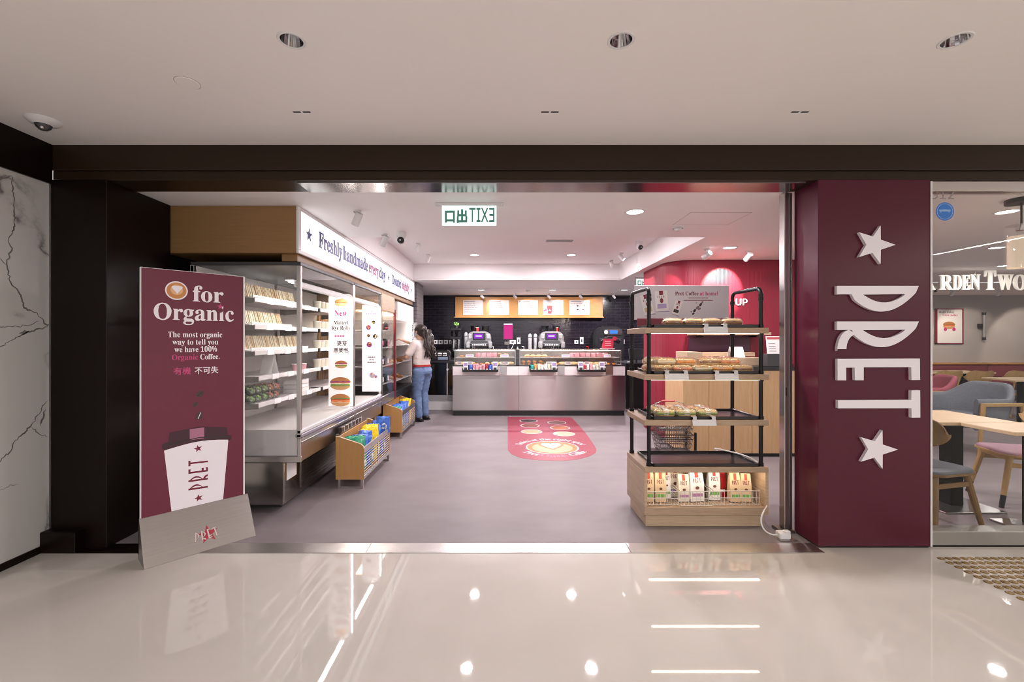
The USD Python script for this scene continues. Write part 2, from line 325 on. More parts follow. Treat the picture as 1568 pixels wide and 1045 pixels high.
GLYPHS = json.loads('''{"s!":[27,[[[6,3,6,7,7,10,9,12,11,13,16,13,18,12,20,9,21,8,20,2,19,0,16,-2,13,-3,10,-2,8,0]],[[9,20,7,72,8,73,19,73,20,72,18,22,17,20,16,19,11,19]]]],"s%":[83,[[[47,20,48,27,49,34,51,39,55,43,61,45,67,45,72,42,75,39,77,35,79,29,80,24,79,16,78,10,76,4,71,0,67,-2,61,-2,58,-1,55,0,52,3,50,8,48,13],[57,17,59,10,61,7,64,7,67,8,69,12,69,16,69,26,68,33,65,36,62,36,61,36,58,32,57,26]],[[17,1,56,72,57,73,66,72,66,71,66,70,27,-1,26,-1,17,-1]],[[4,45,4,55,5,61,7,66,11,71,16,73,22,73,26,72,31,68,33,64,35,59,36,54,36,46,34,37,32,33,29,30,25,27,20,26,15,27,12,29,9,31,7,35,5,39],[14,46,15,40,16,37,18,35,21,35,22,36,24,39,25,43,26,53,24,62,21,65,19,65,17,64,15,62,14,54]]]],"s\'":[22,[[[5,72,7,73,16,73,17,72,15,47,15,45,14,44,8,44,7,45]]]],"s.":[27,[[[6,3,6,7,7,10,9,12,11,13,16,13,18,12,20,9,21,8,20,2,19,0,16,-2,13,-3,10,-2,8,0]]]],"s0":[56,[[[3,30,3,42,5,56,9,63,14,69,17,71,21,72,27,73,32,73,39,71,45,66,49,58,51,53,53,44,53,31,52,22,50,14,47,8,43,4,38,1,31,-1,23,-1,15,2,10,6,7,11,4,20],[20,27,21,17,23,9,25,7,29,6,31,7,33,8,34,11,35,17,36,29,36,43,35,59,33,63,30,65,26,65,24,64,23,62,21,59,20,45]]]],"s1":[56,[[[4,59,14,63,26,72,38,72,39,9,39,7,41,6,51,6,51,0,9,0,9,6,19,6,21,7,22,9,22,60,22,60,16,53,11,51,8,51,5,53,4,56]]]],"sA":[65,[[[-2,3,3,5,5,8,30,69,31,70,34,70,59,10,63,4,66,3,66,0,34,0,34,3,39,4,41,5,42,6,41,11,37,19,16,19,12,10,12,7,12,5,14,4,19,3,19,0,-1,0],[26,46,18,24,35,25]]]],"sB":[66,[[[2,68,41,68,51,65,54,63,57,61,59,57,59,54,59,50,58,46,57,43,54,41,46,37,52,34,57,32,60,28,62,26,63,22,62,15,60,10,57,6,50,2,42,0,2,0,2,3,6,4,9,5,10,9,10,58,10,62,8,63,6,64,2,65],[28,34,28,6,29,5,33,4,39,5,41,7,43,9,44,16,44,24,42,30,38,32,33,34,28,34],[28,38,31,38,36,39,39,42,41,44,42,51,41,57,40,61,37,63,30,64,28,62,28,59]]]],"sC":[70,[[[4,30,4,40,6,49,12,58,19,64,26,68,35,70,41,70,46,69,57,65,60,66,62,70,65,69,65,46,62,46,60,50,57,55,51,62,45,65,38,66,32,63,28,60,25,54,23,45,22,28,23,23,25,16,28,10,31,7,35,5,39,4,45,4,49,5,54,8,60,12,64,16,64,16,67,13,67,13,60,5,57,3,49,-1,42,-2,31,-1,21,2,15,7,9,14,5,22]]]],"sD":[74,[[[2,65,2,68,38,68,45,67,51,65,56,63,60,60,64,55,67,50,69,43,70,36,70,28,68,20,66,14,62,9,54,3,50,2,43,0,38,0,3,0,3,3,6,3,8,4,10,6,10,9,10,58,10,62,9,63,6,64],[28,10,28,6,31,4,36,4,42,6,46,9,47,12,49,16,51,25,52,31,51,41,50,48,49,53,47,56,44,60,40,63,35,64,30,64,29,63,28,60]]]],"sE":[66,[[[2,0,2,3,7,4,9,5,11,10,10,59,10,62,8,63,6,64,2,65,2,68,60,68,60,48,59,47,57,47,57,48,56,52,54,57,51,60,47,62,39,64,31,63,28,62,28,60,28,37,33,38,37,40,40,44,43,52,46,52,46,17,43,17,42,18,40,26,38,30,34,32,28,32,28,8,29,5,34,5,41,5,47,6,52,9,55,12,59,17,61,22,64,22,64,21,60,0]]]],"sF":[60,[[[2,68,59,68,59,47,56,47,55,51,53,57,50,60,47,62,43,63,37,64,30,63,28,62,28,37,33,38,37,40,38,41,40,45,42,52,45,52,45,17,42,17,40,25,39,28,37,30,32,32,28,32,28,11,29,6,30,5,32,4,38,3,38,0,2,0,2,3,8,5,10,7,10,9,10,59,9,62,8,63,2,65]]]],"sG":[76,[[[4,33,5,43,8,53,13,59,20,65,28,68,35,70,45,69,56,66,59,66,61,67,62,70,65,70,65,45,62,45,59,52,56,57,51,62,46,64,41,65,36,65,32,63,30,62,27,58,24,50,22,39,22,29,24,18,26,13,29,8,32,5,35,3,39,3,44,2,47,4,50,6,50,9,50,21,50,23,48,25,46,26,41,27,41,30,75,30,75,27,70,26,68,24,67,23,67,4,57,0,44,-2,32,-1,24,1,19,4,15,7,9,13,5,22]]]],"sH":[78,[[[2,0,2,3,8,5,10,6,10,9,10,59,9,62,8,63,6,64,2,65,2,68,36,68,36,65,30,64,28,61,28,57,28,38,28,38,50,38,50,38,50,57,50,61,49,62,47,64,42,65,42,68,76,68,76,65,69,63,68,61,68,59,68,9,69,5,72,4,76,3,76,0,42,0,42,3,48,4,50,7,50,11,50,32,50,32,28,32,28,32,28,11,28,7,29,6,31,4,36,3,36,0]]]],"sI":[39,[[[2,0,2,3,8,5,9,6,10,8,11,59,10,62,9,63,6,64,2,65,2,68,37,68,37,65,30,64,29,63,28,60,28,9,29,6,30,5,37,3,37,0]]]],"sK":[76,[[[2,68,36,68,36,65,31,64,28,62,28,59,28,37,46,55,49,58,51,61,51,63,49,64,43,65,43,68,73,68,72,65,66,64,60,60,56,58,41,42,70,6,73,4,78,3,78,0,42,0,42,3,48,4,49,4,49,6,30,31,28,29,28,8,30,5,33,3,36,3,36,0,2,0,2,3,8,4,10,7,11,10,10,59,10,62,8,64,2,65]]]],"sL":[64,[[[2,0,2,3,8,5,10,6,10,9,10,59,9,62,8,64,2,65,2,68,37,68,37,65,34,65,30,64,29,62,28,60,28,11,28,7,29,5,34,4,42,5,48,7,52,9,55,13,59,20,61,23,64,23,60,0]]]],"sM":[94,[[[2,3,8,5,10,7,11,10,10,60,9,63,6,64,2,65,2,68,28,68,47,23,67,68,92,68,92,65,86,63,84,59,84,9,85,6,86,4,92,3,92,0,59,0,59,3,65,4,66,6,67,8,67,56,43,0,40,0,40,0,17,53,16,54,16,9,17,7,18,5,22,3,25,3,26,0,2,0]]]],"sN":[74,[[[2,0,2,3,7,4,9,4,10,6,11,9,11,57,5,64,2,65,2,68,24,68,57,27,57,60,57,62,55,63,54,64,49,65,49,68,72,68,72,65,66,64,64,62,64,60,63,-2,59,-2,17,50,17,9,17,6,19,4,25,3,25,0]]]],"sO":[78,[[[4,33,4,40,6,46,9,54,14,59,18,63,25,67,32,69,39,70,46,69,52,68,58,65,64,60,68,55,72,49,74,43,75,36,74,29,73,22,70,15,66,10,62,6,56,2,49,-1,43,-2,35,-2,28,0,22,2,15,7,9,14,7,19,5,25],[22,32,23,23,25,14,27,9,31,5,36,3,41,2,46,4,50,7,53,12,55,18,56,29,56,38,55,47,53,54,50,59,47,62,43,65,37,65,32,64,29,61,25,56,24,50,22,41]]]],"sP":[62,[[[2,0,2,3,8,5,10,6,10,9,10,59,9,62,8,63,6,64,2,65,2,68,41,68,50,66,55,63,59,59,61,53,61,45,60,42,58,38,53,34,48,32,41,30,28,30,28,11,28,7,29,6,31,4,36,3,36,0],[28,35,33,35,38,36,40,38,42,42,43,46,42,56,40,60,36,63,33,64,30,63,28,61]]]],"sR":[70,[[[2,0,2,3,8,5,10,6,10,9,10,59,9,62,8,63,6,64,2,65,2,68,41,68,51,66,58,62,61,58,62,54,62,47,62,44,61,42,58,38,54,36,48,33,66,6,69,4,72,3,72,0,50,0,30,30,30,31,28,31,28,11,28,7,29,6,31,4,36,3,36,0],[28,58,28,36,34,36,40,38,43,41,44,46,44,54,42,60,40,62,38,63,32,64,30,63,28,62]]]],"sS":[58,[[[6,24,10,24,12,17,14,12,17,8,21,5,27,3,31,3,36,4,39,7,41,12,41,16,39,19,35,23,19,31,12,36,9,41,8,44,7,46,7,54,9,59,12,64,15,66,20,69,24,70,31,70,45,67,47,68,47,70,51,70,51,47,48,47,45,53,42,59,38,63,33,65,28,66,22,64,19,61,18,57,19,53,21,50,25,47,43,38,47,36,52,30,54,24,54,18,53,12,50,7,44,2,41,0,35,-1,32,-2,24,-2,15,1,12,1,11,1,9,-2,6,-2]]]],"sT":[63,[[[1,68,61,68,61,47,58,47,56,54,55,58,52,60,47,63,42,64,40,64,40,9,41,5,43,4,49,3,49,0,13,0,13,3,17,3,20,5,22,6,22,9,23,64,17,63,11,61,8,57,7,55,5,47,1,47]]]],"sU":[73,[[[2,65,2,68,36,68,36,65,30,64,28,62,28,60,28,17,29,11,32,7,36,4,43,4,49,5,54,9,56,14,58,19,58,59,57,62,55,63,49,65,49,68,71,68,71,65,66,64,65,62,64,60,63,19,61,11,59,7,55,3,50,0,45,-2,38,-2,32,-2,22,0,19,2,15,5,12,11,11,19,10,59,9,62,8,63]]]],"sV":[64,[[[-2,65,-2,68,32,68,32,65,28,65,25,64,23,62,23,60,38,23,52,60,52,62,51,64,44,65,44,68,66,68,66,65,62,64,58,59,34,-2,32,-2,31,-1,5,59,2,63]]]],"sW":[91,[[[-3,65,-3,68,27,68,27,65,24,64,22,63,22,59,33,25,44,53,41,62,38,64,34,65,34,68,66,68,66,65,63,65,60,64,59,62,59,61,71,27,81,60,81,62,80,64,75,65,75,68,93,68,93,65,89,63,86,57,67,-2,63,-2,63,-1,47,44,29,-1,29,-2,25,-2,4,60,1,64]]]],"sX":[70,[[[1,3,6,4,8,5,11,8,28,31,9,60,6,64,4,65,2,65,2,68,37,68,36,65,31,64,29,63,29,62,31,57,39,44,48,57,50,61,50,62,49,64,46,65,43,65,43,68,69,68,68,65,64,64,60,63,56,58,42,39,63,7,66,4,69,3,69,0,35,0,35,3,40,4,42,5,43,6,41,10,31,26,21,12,19,8,19,6,20,4,26,3,26,0,2,0]]]],"sa":[51,[[[3,8,3,11,3,14,7,19,10,21,16,24,29,29,29,38,28,40,27,42,23,44,19,43,17,43,16,41,19,36,19,33,17,30,13,28,10,28,7,29,5,33,5,37,6,40,8,43,11,45,16,47,26,48,32,47,36,46,39,44,41,42,43,39,44,35,44,6,45,6,48,7,49,4,49,4,47,1,42,-1,36,-2,32,-1,31,1,29,4,26,1,21,-1,17,-2,12,-2,9,-1,6,1,3,5],[18,12,19,7,22,6,23,6,26,7,29,9,29,24,24,22,21,20,19,16]]]],"sb":[54,[[[1,65,1,68,21,68,21,43,28,47,32,48,36,48,39,47,43,45,48,39,50,34,51,29,52,24,51,17,49,12,46,7,43,4,39,1,34,-1,27,-2,22,-1,15,3,8,-2,6,-2,6,59,5,64],[21,10,22,5,24,4,27,3,29,3,31,4,33,6,34,9,36,19,36,30,35,35,33,38,31,40,30,41,27,41,24,40,22,38,21,37]]]],"sc":[44,[[[2,26,4,32,6,37,8,39,14,44,18,47,24,48,30,48,35,46,39,44,41,40,42,35,40,32,37,30,32,31,30,32,29,34,29,40,28,42,26,44,22,43,20,41,18,36,17,32,18,20,20,12,23,9,26,7,29,6,33,7,36,8,40,11,43,9,43,9,38,3,31,-1,26,-2,21,-2,16,-1,11,2,6,8,4,12,3,17]]]],"sd":[55,[[[3,18,3,26,4,33,7,39,11,44,15,47,22,48,28,46,32,44,33,44,32,62,30,64,26,65,26,68,48,68,48,9,49,7,50,6,53,4,53,1,44,0,33,-2,32,3,30,1,25,-1,23,-2,16,-1,11,1,7,5,4,11],[18,19,19,10,22,6,24,5,27,5,29,6,31,8,33,12,33,36,32,38,28,41,25,41,23,41,21,39,20,36,18,30]]]],"se":[45,[[[3,19,3,29,6,37,11,43,16,47,20,48,24,48,31,46,35,44,38,41,41,37,42,30,42,24,18,24,18,19,20,14,22,10,24,8,27,7,31,7,35,9,40,13,41,13,43,11,42,10,40,7,36,3,31,0,27,-2,21,-2,16,-1,12,1,9,4,6,8,4,13],[18,37,18,30,18,29,29,29,29,39,28,41,27,43,23,44,21,43,20,42]]]],"sf":[32,[[[2,0,2,3,6,4,7,7,7,40,2,41,2,46,7,47,8,58,10,62,13,66,18,68,22,69,28,70,33,69,36,67,39,63,40,61,39,57,37,54,35,53,32,53,28,54,27,57,28,61,29,64,29,65,28,65,24,65,23,64,22,60,23,47,31,46,31,41,23,41,23,8,23,5,24,4,30,3,30,0]]]],"sg":[49,[[[2,-12,2,-9,3,-7,8,-4,4,0,4,2,3,6,4,8,7,12,13,16,9,19,6,22,4,26,3,30,3,35,6,41,11,45,19,48,27,48,35,46,47,46,48,40,41,39,43,34,44,30,43,25,41,21,37,18,34,16,27,15,19,15,16,13,16,11,16,9,18,8,36,7,40,6,44,4,47,0,48,-3,47,-10,45,-14,40,-18,35,-20,28,-21,20,-21,13,-21,7,-18,3,-15],[12,-12,14,-15,17,-16,28,-17,33,-16,36,-14,38,-13,39,-9,38,-7,34,-6,15,-6,12,-8],[18,28,19,23,21,20,24,19,27,21,29,26,29,34,28,41,26,43,23,44,21,43,19,42,18,37]]]],"sh":[57,[[[2,3,6,4,7,6,7,61,6,64,2,65,2,68,22,68,23,42,29,46,33,48,37,48,40,47,44,46,46,44,48,41,50,34,50,6,51,4,54,3,54,0,30,0,30,2,33,3,34,4,34,7,34,35,33,39,30,40,26,39,23,35,23,7,24,4,27,3,27,0,3,0]]]],"si":[30,[[[2,3,6,4,7,6,7,40,6,43,3,44,3,46,3,47,22,47,23,8,23,4,25,3,27,3,27,0,3,0]],[[7,60,7,63,8,66,10,68,14,69,16,69,20,68,22,65,23,63,23,60,22,57,20,55,17,54,13,54,11,55,8,58]]]],"sj":[31,[[[-9,-12,-9,-9,-8,-6,-5,-4,-1,-4,2,-5,4,-8,4,-10,2,-15,3,-16,4,-17,7,-16,8,-15,9,-13,9,39,8,41,7,42,3,44,3,46,24,47,24,-5,23,-10,22,-13,19,-17,15,-19,9,-21,4,-22,1,-21,-4,-19,-7,-16]],[[8,61,8,63,9,66,11,68,14,69,17,70,20,69,22,66,24,64,24,61,23,57,21,55,18,54,14,54,11,55,9,57]]]],"sk":[54,[[[2,2,6,4,7,6,7,62,6,64,3,65,3,68,22,68,23,27,23,27,35,40,36,42,35,42,30,44,30,47,52,47,52,43,48,43,44,41,34,31,52,5,54,3,56,3,56,0,31,0,31,3,34,3,35,4,35,6,24,21,23,20,23,7,23,5,24,4,27,3,27,0,2,0]]]],"sl":[30,[[[2,3,6,4,7,6,7,61,6,64,3,65,3,68,22,68,23,8,23,4,25,3,27,3,27,0,3,0]]]],"sm":[82,[[[2,3,6,4,7,6,7,40,6,43,2,44,3,47,22,47,23,41,26,45,31,47,35,48,39,48,44,45,48,41,52,45,56,47,63,48,66,47,69,46,71,45,73,42,75,34,76,7,77,4,80,3,80,0,56,0,56,3,59,4,60,7,60,35,59,39,56,40,53,39,49,35,49,7,49,5,50,4,53,3,53,0,29,0,29,3,32,4,34,7,34,35,33,39,30,40,27,39,25,38,22,35,22,7,23,5,24,4,27,2,27,0,3,0]]]],"sn":[57,[[[2,3,6,4,7,6,7,40,6,43,2,44,3,47,22,47,23,42,26,45,30,47,33,48,37,48,42,47,46,44,49,38,50,34,50,6,51,4,54,3,54,0,30,0,30,2,33,3,34,4,34,7,34,35,33,39,30,40,26,39,23,35,23,7,24,4,27,3,27,0,3,0]]]],"so":[50,[[[3,16,2,25,3,31,7,39,10,42,13,45,17,46,21,48,26,48,31,47,39,43,41,41,44,37,47,31,47,27,48,21,47,17,46,13,44,8,38,2,33,-1,29,-2,23,-2,20,-1,16,0,12,2,8,6,5,11],[18,15,19,7,20,5,22,3,24,2,26,2,28,3,30,5,31,7,32,13,32,32,30,40,29,42,27,44,24,44,22,43,20,42,19,39,18,31]]]],"sp":[55,[[[2,-18,6,-17,7,-14,7,39,6,42,3,44,3,46,21,47,22,42,27,46,32,48,38,48,43,46,47,42,50,38,52,32,52,28,52,16,50,11,48,6,43,1,39,-1,36,-2,32,-2,28,-1,23,3,22,-11,23,-15,24,-16,25,-17,30,-18,30,-21,2,-21],[22,10,24,7,26,6,28,5,30,5,34,7,36,10,37,18,37,31,35,38,33,40,32,41,29,41,26,40,23,35]]]],"sq":[54,[[[3,19,3,27,5,34,9,40,14,45,20,47,27,48,32,47,38,43,46,48,48,48,48,-13,49,-16,50,-17,53,-18,53,-21,26,-21,26,-18,30,-17,32,-16,33,-14,33,2,32,2,27,-1,22,-2,16,-1,12,1,8,4,6,7,4,13],[18,18,19,11,21,8,22,6,25,5,28,5,32,7,33,10,33,38,31,41,29,43,27,44,24,43,21,40,20,38,18,29]]]],"sr":[43,[[[2,0,2,3,6,4,7,6,7,40,6,43,3,44,3,47,22,47,23,40,27,45,32,47,37,48,40,46,42,45,44,42,43,37,41,34,37,33,34,33,32,35,29,38,28,38,25,36,23,32,23,6,24,4,27,3,29,3,30,2,30,0]]]],"ss":[43,[[[5,16,8,16,8,16,10,12,12,8,14,5,17,3,23,3,26,4,27,5,28,7,28,10,27,12,24,15,13,20,7,25,5,30,5,36,6,39,8,43,10,45,14,47,19,48,23,48,32,46,34,48,36,48,36,33,34,33,32,37,30,40,25,43,20,43,18,43,17,42,16,39,16,37,18,34,33,26,37,21,39,17,39,11,38,7,36,4,31,0,26,-2,19,-2,12,1,9,0,8,-2,5,-2]]]],"st":[34,[[[3,41,3,45,12,55,19,63,22,63,22,47,31,47,31,46,31,41,22,41,22,10,23,8,24,7,26,7,29,9,30,11,33,10,33,9,31,4,26,0,21,-2,15,-2,12,-1,9,2,7,8,7,41]]]],"su":[56,[[[1,46,21,46,22,11,22,8,24,6,27,6,31,7,34,10,33,39,33,41,32,42,28,44,28,46,48,47,49,8,50,6,54,5,54,2,44,0,34,-2,34,-2,33,4,29,1,22,-2,16,-2,11,0,8,5,7,10,6,41,5,42,1,44]]]],"sv":[46,[[[-1,44,-1,47,25,47,25,43,21,43,20,42,20,40,28,20,35,40,34,42,30,44,30,46,46,47,46,44,42,42,40,38,24,-2,21,-2,21,-1,5,38,2,42]]]],"sw":[65,[[[-2,47,21,47,21,43,18,43,18,40,25,21,31,35,28,42,27,43,25,44,25,47,48,47,48,43,45,42,45,40,50,23,57,40,57,42,56,43,53,44,53,46,66,47,67,44,65,43,62,40,45,-2,43,-2,42,-1,33,27,21,-1,21,-2,18,-2,2,40,0,42,-2,43]]]],"sx":[48,[[[0,43,0,47,25,47,25,44,22,43,22,41,27,32,34,40,34,42,30,44,30,47,46,47,47,44,44,43,41,40,30,27,44,5,46,3,48,2,48,0,23,0,23,2,27,4,27,5,20,16,15,8,13,5,14,3,18,2,18,0,1,0,0,2,3,4,8,8,18,20,5,40,3,42]]]],"sy":[45,[[[-1,-14,-1,-11,0,-9,1,-7,4,-6,7,-6,9,-7,11,-10,12,-14,12,-14,14,-14,17,-9,20,-2,20,0,4,38,2,43,-1,44,-1,46,24,47,24,43,20,42,20,40,28,20,33,35,35,41,34,43,30,43,30,46,45,47,45,43,43,43,41,40,24,-6,21,-12,18,-17,16,-19,13,-20,9,-21,5,-21,2,-20,1,-18]]]],"sz":[44,[[[2,3,24,42,17,42,12,41,9,38,7,32,4,32,4,46,41,47,41,43,40,41,20,5,26,4,32,6,34,8,36,11,38,16,41,16,40,0,2,0]]]],"nE":[60,[[[8,73,8,74,54,73,54,65,53,64,19,63,19,42,51,42,52,41,52,32,51,32,19,31,19,10,54,9,54,9,54,0,54,-1,8,-1,8,0]]]],"nX":[68,[[[2,0,28,37,4,72,4,73,4,74,16,73,34,46,42,58,53,74,64,74,65,73,65,72,41,38,66,1,66,-1,54,-1,42,17,34,29,29,21,14,-1,2,-1]]]],"nI":[44,[[[4,9,4,9,16,10,16,63,4,64,4,64,4,73,4,74,40,74,40,73,40,64,40,64,28,63,28,10,40,9,40,9,40,0,40,-1,4,-1,4,0]]]],"nT":[64,[[[4,73,4,74,60,74,61,73,61,64,60,64,38,63,38,0,37,-1,27,-1,27,0,27,63,4,64,4,64]]]],"nU":[74,[[[8,73,9,74,18,74,19,73,19,23,21,18,23,14,28,10,33,9,39,8,44,9,49,12,53,17,55,20,55,23,55,73,56,74,66,73,66,20,65,15,62,10,60,7,56,3,50,0,45,-1,40,-2,32,-2,26,0,21,2,16,5,12,9,9,15,8,22]]]],"nP":[64,[[[8,73,8,74,37,74,45,72,51,69,55,64,58,58,59,54,59,47,58,39,55,34,51,30,45,27,39,26,19,25,19,0,18,-1,8,-1,8,0],[19,36,36,36,40,37,44,39,47,43,48,48,48,53,46,59,42,62,38,63,19,63]]]],"nG":[74,[[[5,33,5,40,6,46,8,54,10,59,14,64,18,68,25,72,35,75,43,74,50,73,55,70,59,67,63,63,67,56,69,50,68,49,58,49,54,56,49,61,42,64,34,64,30,63,25,59,21,55,17,47,16,41,16,32,17,26,19,22,21,18,24,14,28,11,34,9,41,8,44,9,51,12,56,18,58,25,58,27,40,28,40,37,69,38,69,37,69,23,67,15,63,9,59,5,51,0,41,-2,33,-2,24,1,19,4,14,9,8,18,6,25]]]],"n1":[65,[[[10,-1,10,8,11,9,30,9,29,62,29,62,13,50,12,51,12,62,28,74,40,74,41,73,41,9,56,9,57,8,57,0,56,-1,11,-1]]]],"n2":[65,[[[8,7,39,41,43,48,44,52,44,55,44,58,40,62,35,64,30,65,25,63,22,61,20,56,19,51,9,51,8,52,9,56,11,63,13,66,17,70,20,72,24,74,30,75,35,75,39,74,45,72,51,66,54,61,56,54,54,47,52,41,47,35,24,10,56,9,56,9,56,-1,9,-1,8,0]]]],"c有":[100,[[[3,31,9,36,18,45,25,54,29,62,6,63,5,64,5,71,6,72,34,72,38,84,39,85,40,85,47,83,48,82,45,72,95,72,95,64,94,63,41,63,36,55,36,54,83,53,83,0,82,-5,78,-8,72,-9,60,-9,57,-1,57,0,73,1,73,10,35,10,34,-9,25,-9,24,36,9,23,8,24,3,30],[34,20,73,20,73,27,34,27],[34,37,73,37,73,44,34,44]]]],"c機":[100,[[[2,20,9,39,13,56,13,56,4,57,4,65,15,66,15,85,23,85,23,66,31,66,32,63,37,69,43,82,44,83,49,81,51,80,42,64,47,65,50,71,56,69,56,84,57,85,64,85,65,84,66,64,68,65,70,68,78,83,85,81,84,78,78,66,82,67,85,73,92,70,92,69,85,57,90,57,94,49,96,41,90,38,88,42,82,41,89,36,89,34,95,33,95,26,88,25,90,23,89,20,84,13,79,6,82,3,87,1,89,3,91,11,92,11,97,7,97,3,95,-3,94,-6,91,-9,86,-9,80,-7,75,-4,71,0,57,-7,54,-9,53,-8,49,-4,49,-2,58,2,67,8,62,25,48,25,47,23,57,15,61,11,61,10,56,5,55,5,45,13,40,1,31,-9,29,-9,24,-4,23,-9,15,-9,15,30,14,30,11,20,7,13,5,13],[80,49,85,50,84,54,83,53],[71,25,74,15,78,19,81,25],[68,42,69,34,78,34,73,38,72,40,70,40],[66,62,67,49,68,47,71,50,77,58,69,57],[47,39,48,38,48,34,60,34,59,38,53,37,51,40],[50,55,54,55,58,46,57,65,56,65],[44,48,49,48,48,51,47,51],[23,52,32,36,32,34,39,34,39,38,34,38,31,45,36,49,41,56,33,55,31,57,23,56],[23,-2,29,3,34,9,37,17,38,24,32,25,31,32,28,29,27,29,24,36]]]],"c不":[100,[[[3,25,4,27,18,35,31,45,41,56,49,68,7,68,6,69,6,78,94,78,94,68,62,68,55,58,55,49,61,54,62,54,89,34,97,27,97,26,90,19,89,19,75,32,55,46,55,-9,46,-9,45,-8,45,44,25,27,10,18,8,18]]]],"c可":[100,[[[4,69,4,77,5,78,96,78,96,69,84,68,84,0,82,-5,80,-7,76,-8,56,-9,52,0,53,1,72,1,73,2,73,68,5,68]],[[14,55,15,56,58,56,58,16,24,16,24,8,15,8],[25,46,24,26,48,26,48,46]]]],"c失":[100,[[[3,-1,19,6,29,13,36,20,41,30,5,30,4,31,4,40,43,40,44,41,44,58,24,58,19,50,14,42,5,47,5,48,11,56,15,64,23,84,32,82,29,68,44,68,45,85,54,85,55,84,55,68,87,67,87,59,87,58,55,58,54,41,96,40,96,31,95,30,59,30,65,19,75,10,85,4,98,-1,98,-2,93,-9,89,-9,80,-5,68,2,58,12,50,24,46,17,41,10,34,4,24,-3,9,-9,3,-3]]]],"c出":[100,[[[9,35,19,35,20,34,20,7,44,7,44,39,15,39,14,40,14,75,15,76,23,76,24,75,24,49,44,49,45,84,45,85,54,85,55,84,55,49,76,49,76,76,86,76,87,40,86,39,55,39,55,7,80,7,80,35,90,35,91,-8,90,-9,81,-9,80,-8,80,-4,10,-3]]]],"c口":[100,[[[12,74,12,75,89,74,88,-6,79,-6,78,2,22,2,21,-7,12,-6],[22,12,78,12,78,65,22,65]]]],"c麥":[100,[[[2,28,3,30,12,33,22,38,32,45,25,51,18,44,11,39,11,39,5,44,5,46,12,50,17,56,24,66,6,67,6,75,6,76,45,76,45,85,54,86,55,84,55,76,94,75,94,67,80,67,80,64,78,58,94,47,95,46,94,44,90,39,89,39,73,51,68,45,81,36,98,29,98,27,93,21,92,21,75,29,70,19,62,10,88,-2,88,-4,81,-9,80,-9,53,4,41,-2,29,-6,13,-10,11,-9,7,-2,8,-1,27,3,41,8,41,9,30,14,30,15,35,20,37,20,52,14,60,22,61,23,39,23,29,16,16,10,15,10,10,15,11,17,21,22,31,28,42,38,45,38,45,44,36,37,28,31,11,23,7,22],[51,35,49,31,72,31,55,44,54,37,52,36],[55,58,59,52,61,51,68,60,71,67,55,67],[30,58,39,51,45,58,45,67,33,67,33,65]]]],"c芽":[100,[[[3,2,4,3,14,6,28,12,39,17,48,24,14,24,14,26,19,47,10,48,10,56,11,57,90,57,90,48,72,48,72,34,95,33,95,33,95,25,72,24,72,-1,71,-5,69,-7,61,-9,47,-9,43,-1,43,0,44,1,62,1,62,22,53,15,41,8,28,1,16,-4,9,-6],[26,34,62,34,62,48,29,48,29,46]],[[5,76,6,77,27,77,28,85,29,86,37,85,37,77,62,77,63,85,71,85,72,84,72,77,95,77,95,68,72,68,72,59,71,58,63,58,62,59,62,68,38,68,37,59,36,58,29,58,28,59,27,68,6,68]]]],"c黑":[100,[[[74,10,80,12,82,13,93,0,96,-4,96,-6,89,-9,87,-9,82,-2,74,8]],[[4,23,5,24,45,24,45,30,13,31,13,38,13,39,45,39,45,44,15,45,15,81,85,81,85,45,55,44,55,39,86,39,87,38,87,30,55,30,55,24,95,24,96,23,95,15,5,15,4,15],[64,54,75,53,75,73,68,73,72,70,73,69],[55,54,59,53,57,56,62,65,65,73,55,73],[34,72,39,64,41,57,40,56,36,53,45,53,45,73],[24,54,34,53,31,62,27,69,28,71,31,72,31,73,24,73]],[[53,9,55,10,62,11,63,11,67,-1,68,-7,60,-9,59,-8]],[[33,9,36,10,42,10,44,-2,44,-8,36,-9,35,-8]],[[5,-5,11,3,16,13,25,11,25,9,21,1,13,-9,12,-9,5,-6]]]],"c包":[100,[[[2,50,7,55,18,66,25,76,30,86,39,83,34,72,88,72,89,69,87,36,85,22,83,18,80,15,77,14,65,14,63,14,61,22,28,22,28,6,29,4,31,3,38,2,81,3,85,5,87,8,88,14,89,15,97,12,96,5,94,-1,90,-5,82,-7,35,-7,29,-6,23,-4,20,-1,18,5,18,50,11,44,9,43,2,49],[22,55,61,54,62,53,62,23,74,23,75,24,77,37,78,62,28,62],[29,45,28,31,52,31,52,45]]]]}''')
# ---------------------------------------------------------------- materials
mat('ceiling_paint', (.89, .86, .87), .6)
mat('mall_ceiling_paint', (.89, .85, .83), .6)
mat('white_paint', (.78, .76, .76), .45)
mat('grey_paint', (.42, .39, .385), .6)
mat('bronze', '140905', .36, .0, spec=.18)
mat('black_gap', (.006, .005, .005), .6)
mat('burgundy', '50172a', .28, spec=.3)
mat('burgundy_print', '6b2138', .4)
mat('print_white', (.92, .87, .93), .4)
mat('print_pink', 'c8497f', .4)
mat('print_dark', '2a1016', .4)
mat('print_black', (.02, .02, .022), .4)
mat('print_red', 'a8283a', .4)
mat('letter_white', (.80, .76, .81), .25)
mat('steel', (.56, .53, .52), .26, 1.0, bump=(6, .05), stretch=(40, 40, 1))
mat('steel_dark', (.30, .28, .27), .3, 1.0)
usdkit.material(stage, L + 'counter_steel', {'t': ('tangent', {'direction_type': 'radial', 'axis': 'z'}), 'p': ('principled_bsdf', {'base_color': (.44, .405, .415), 'metallic': 1., 'roughness': .31, 'anisotropic': .9, 'anisotropic_rotation': .25})}, [('t.tangent', 'p.tangent')], surface='p.BSDF')
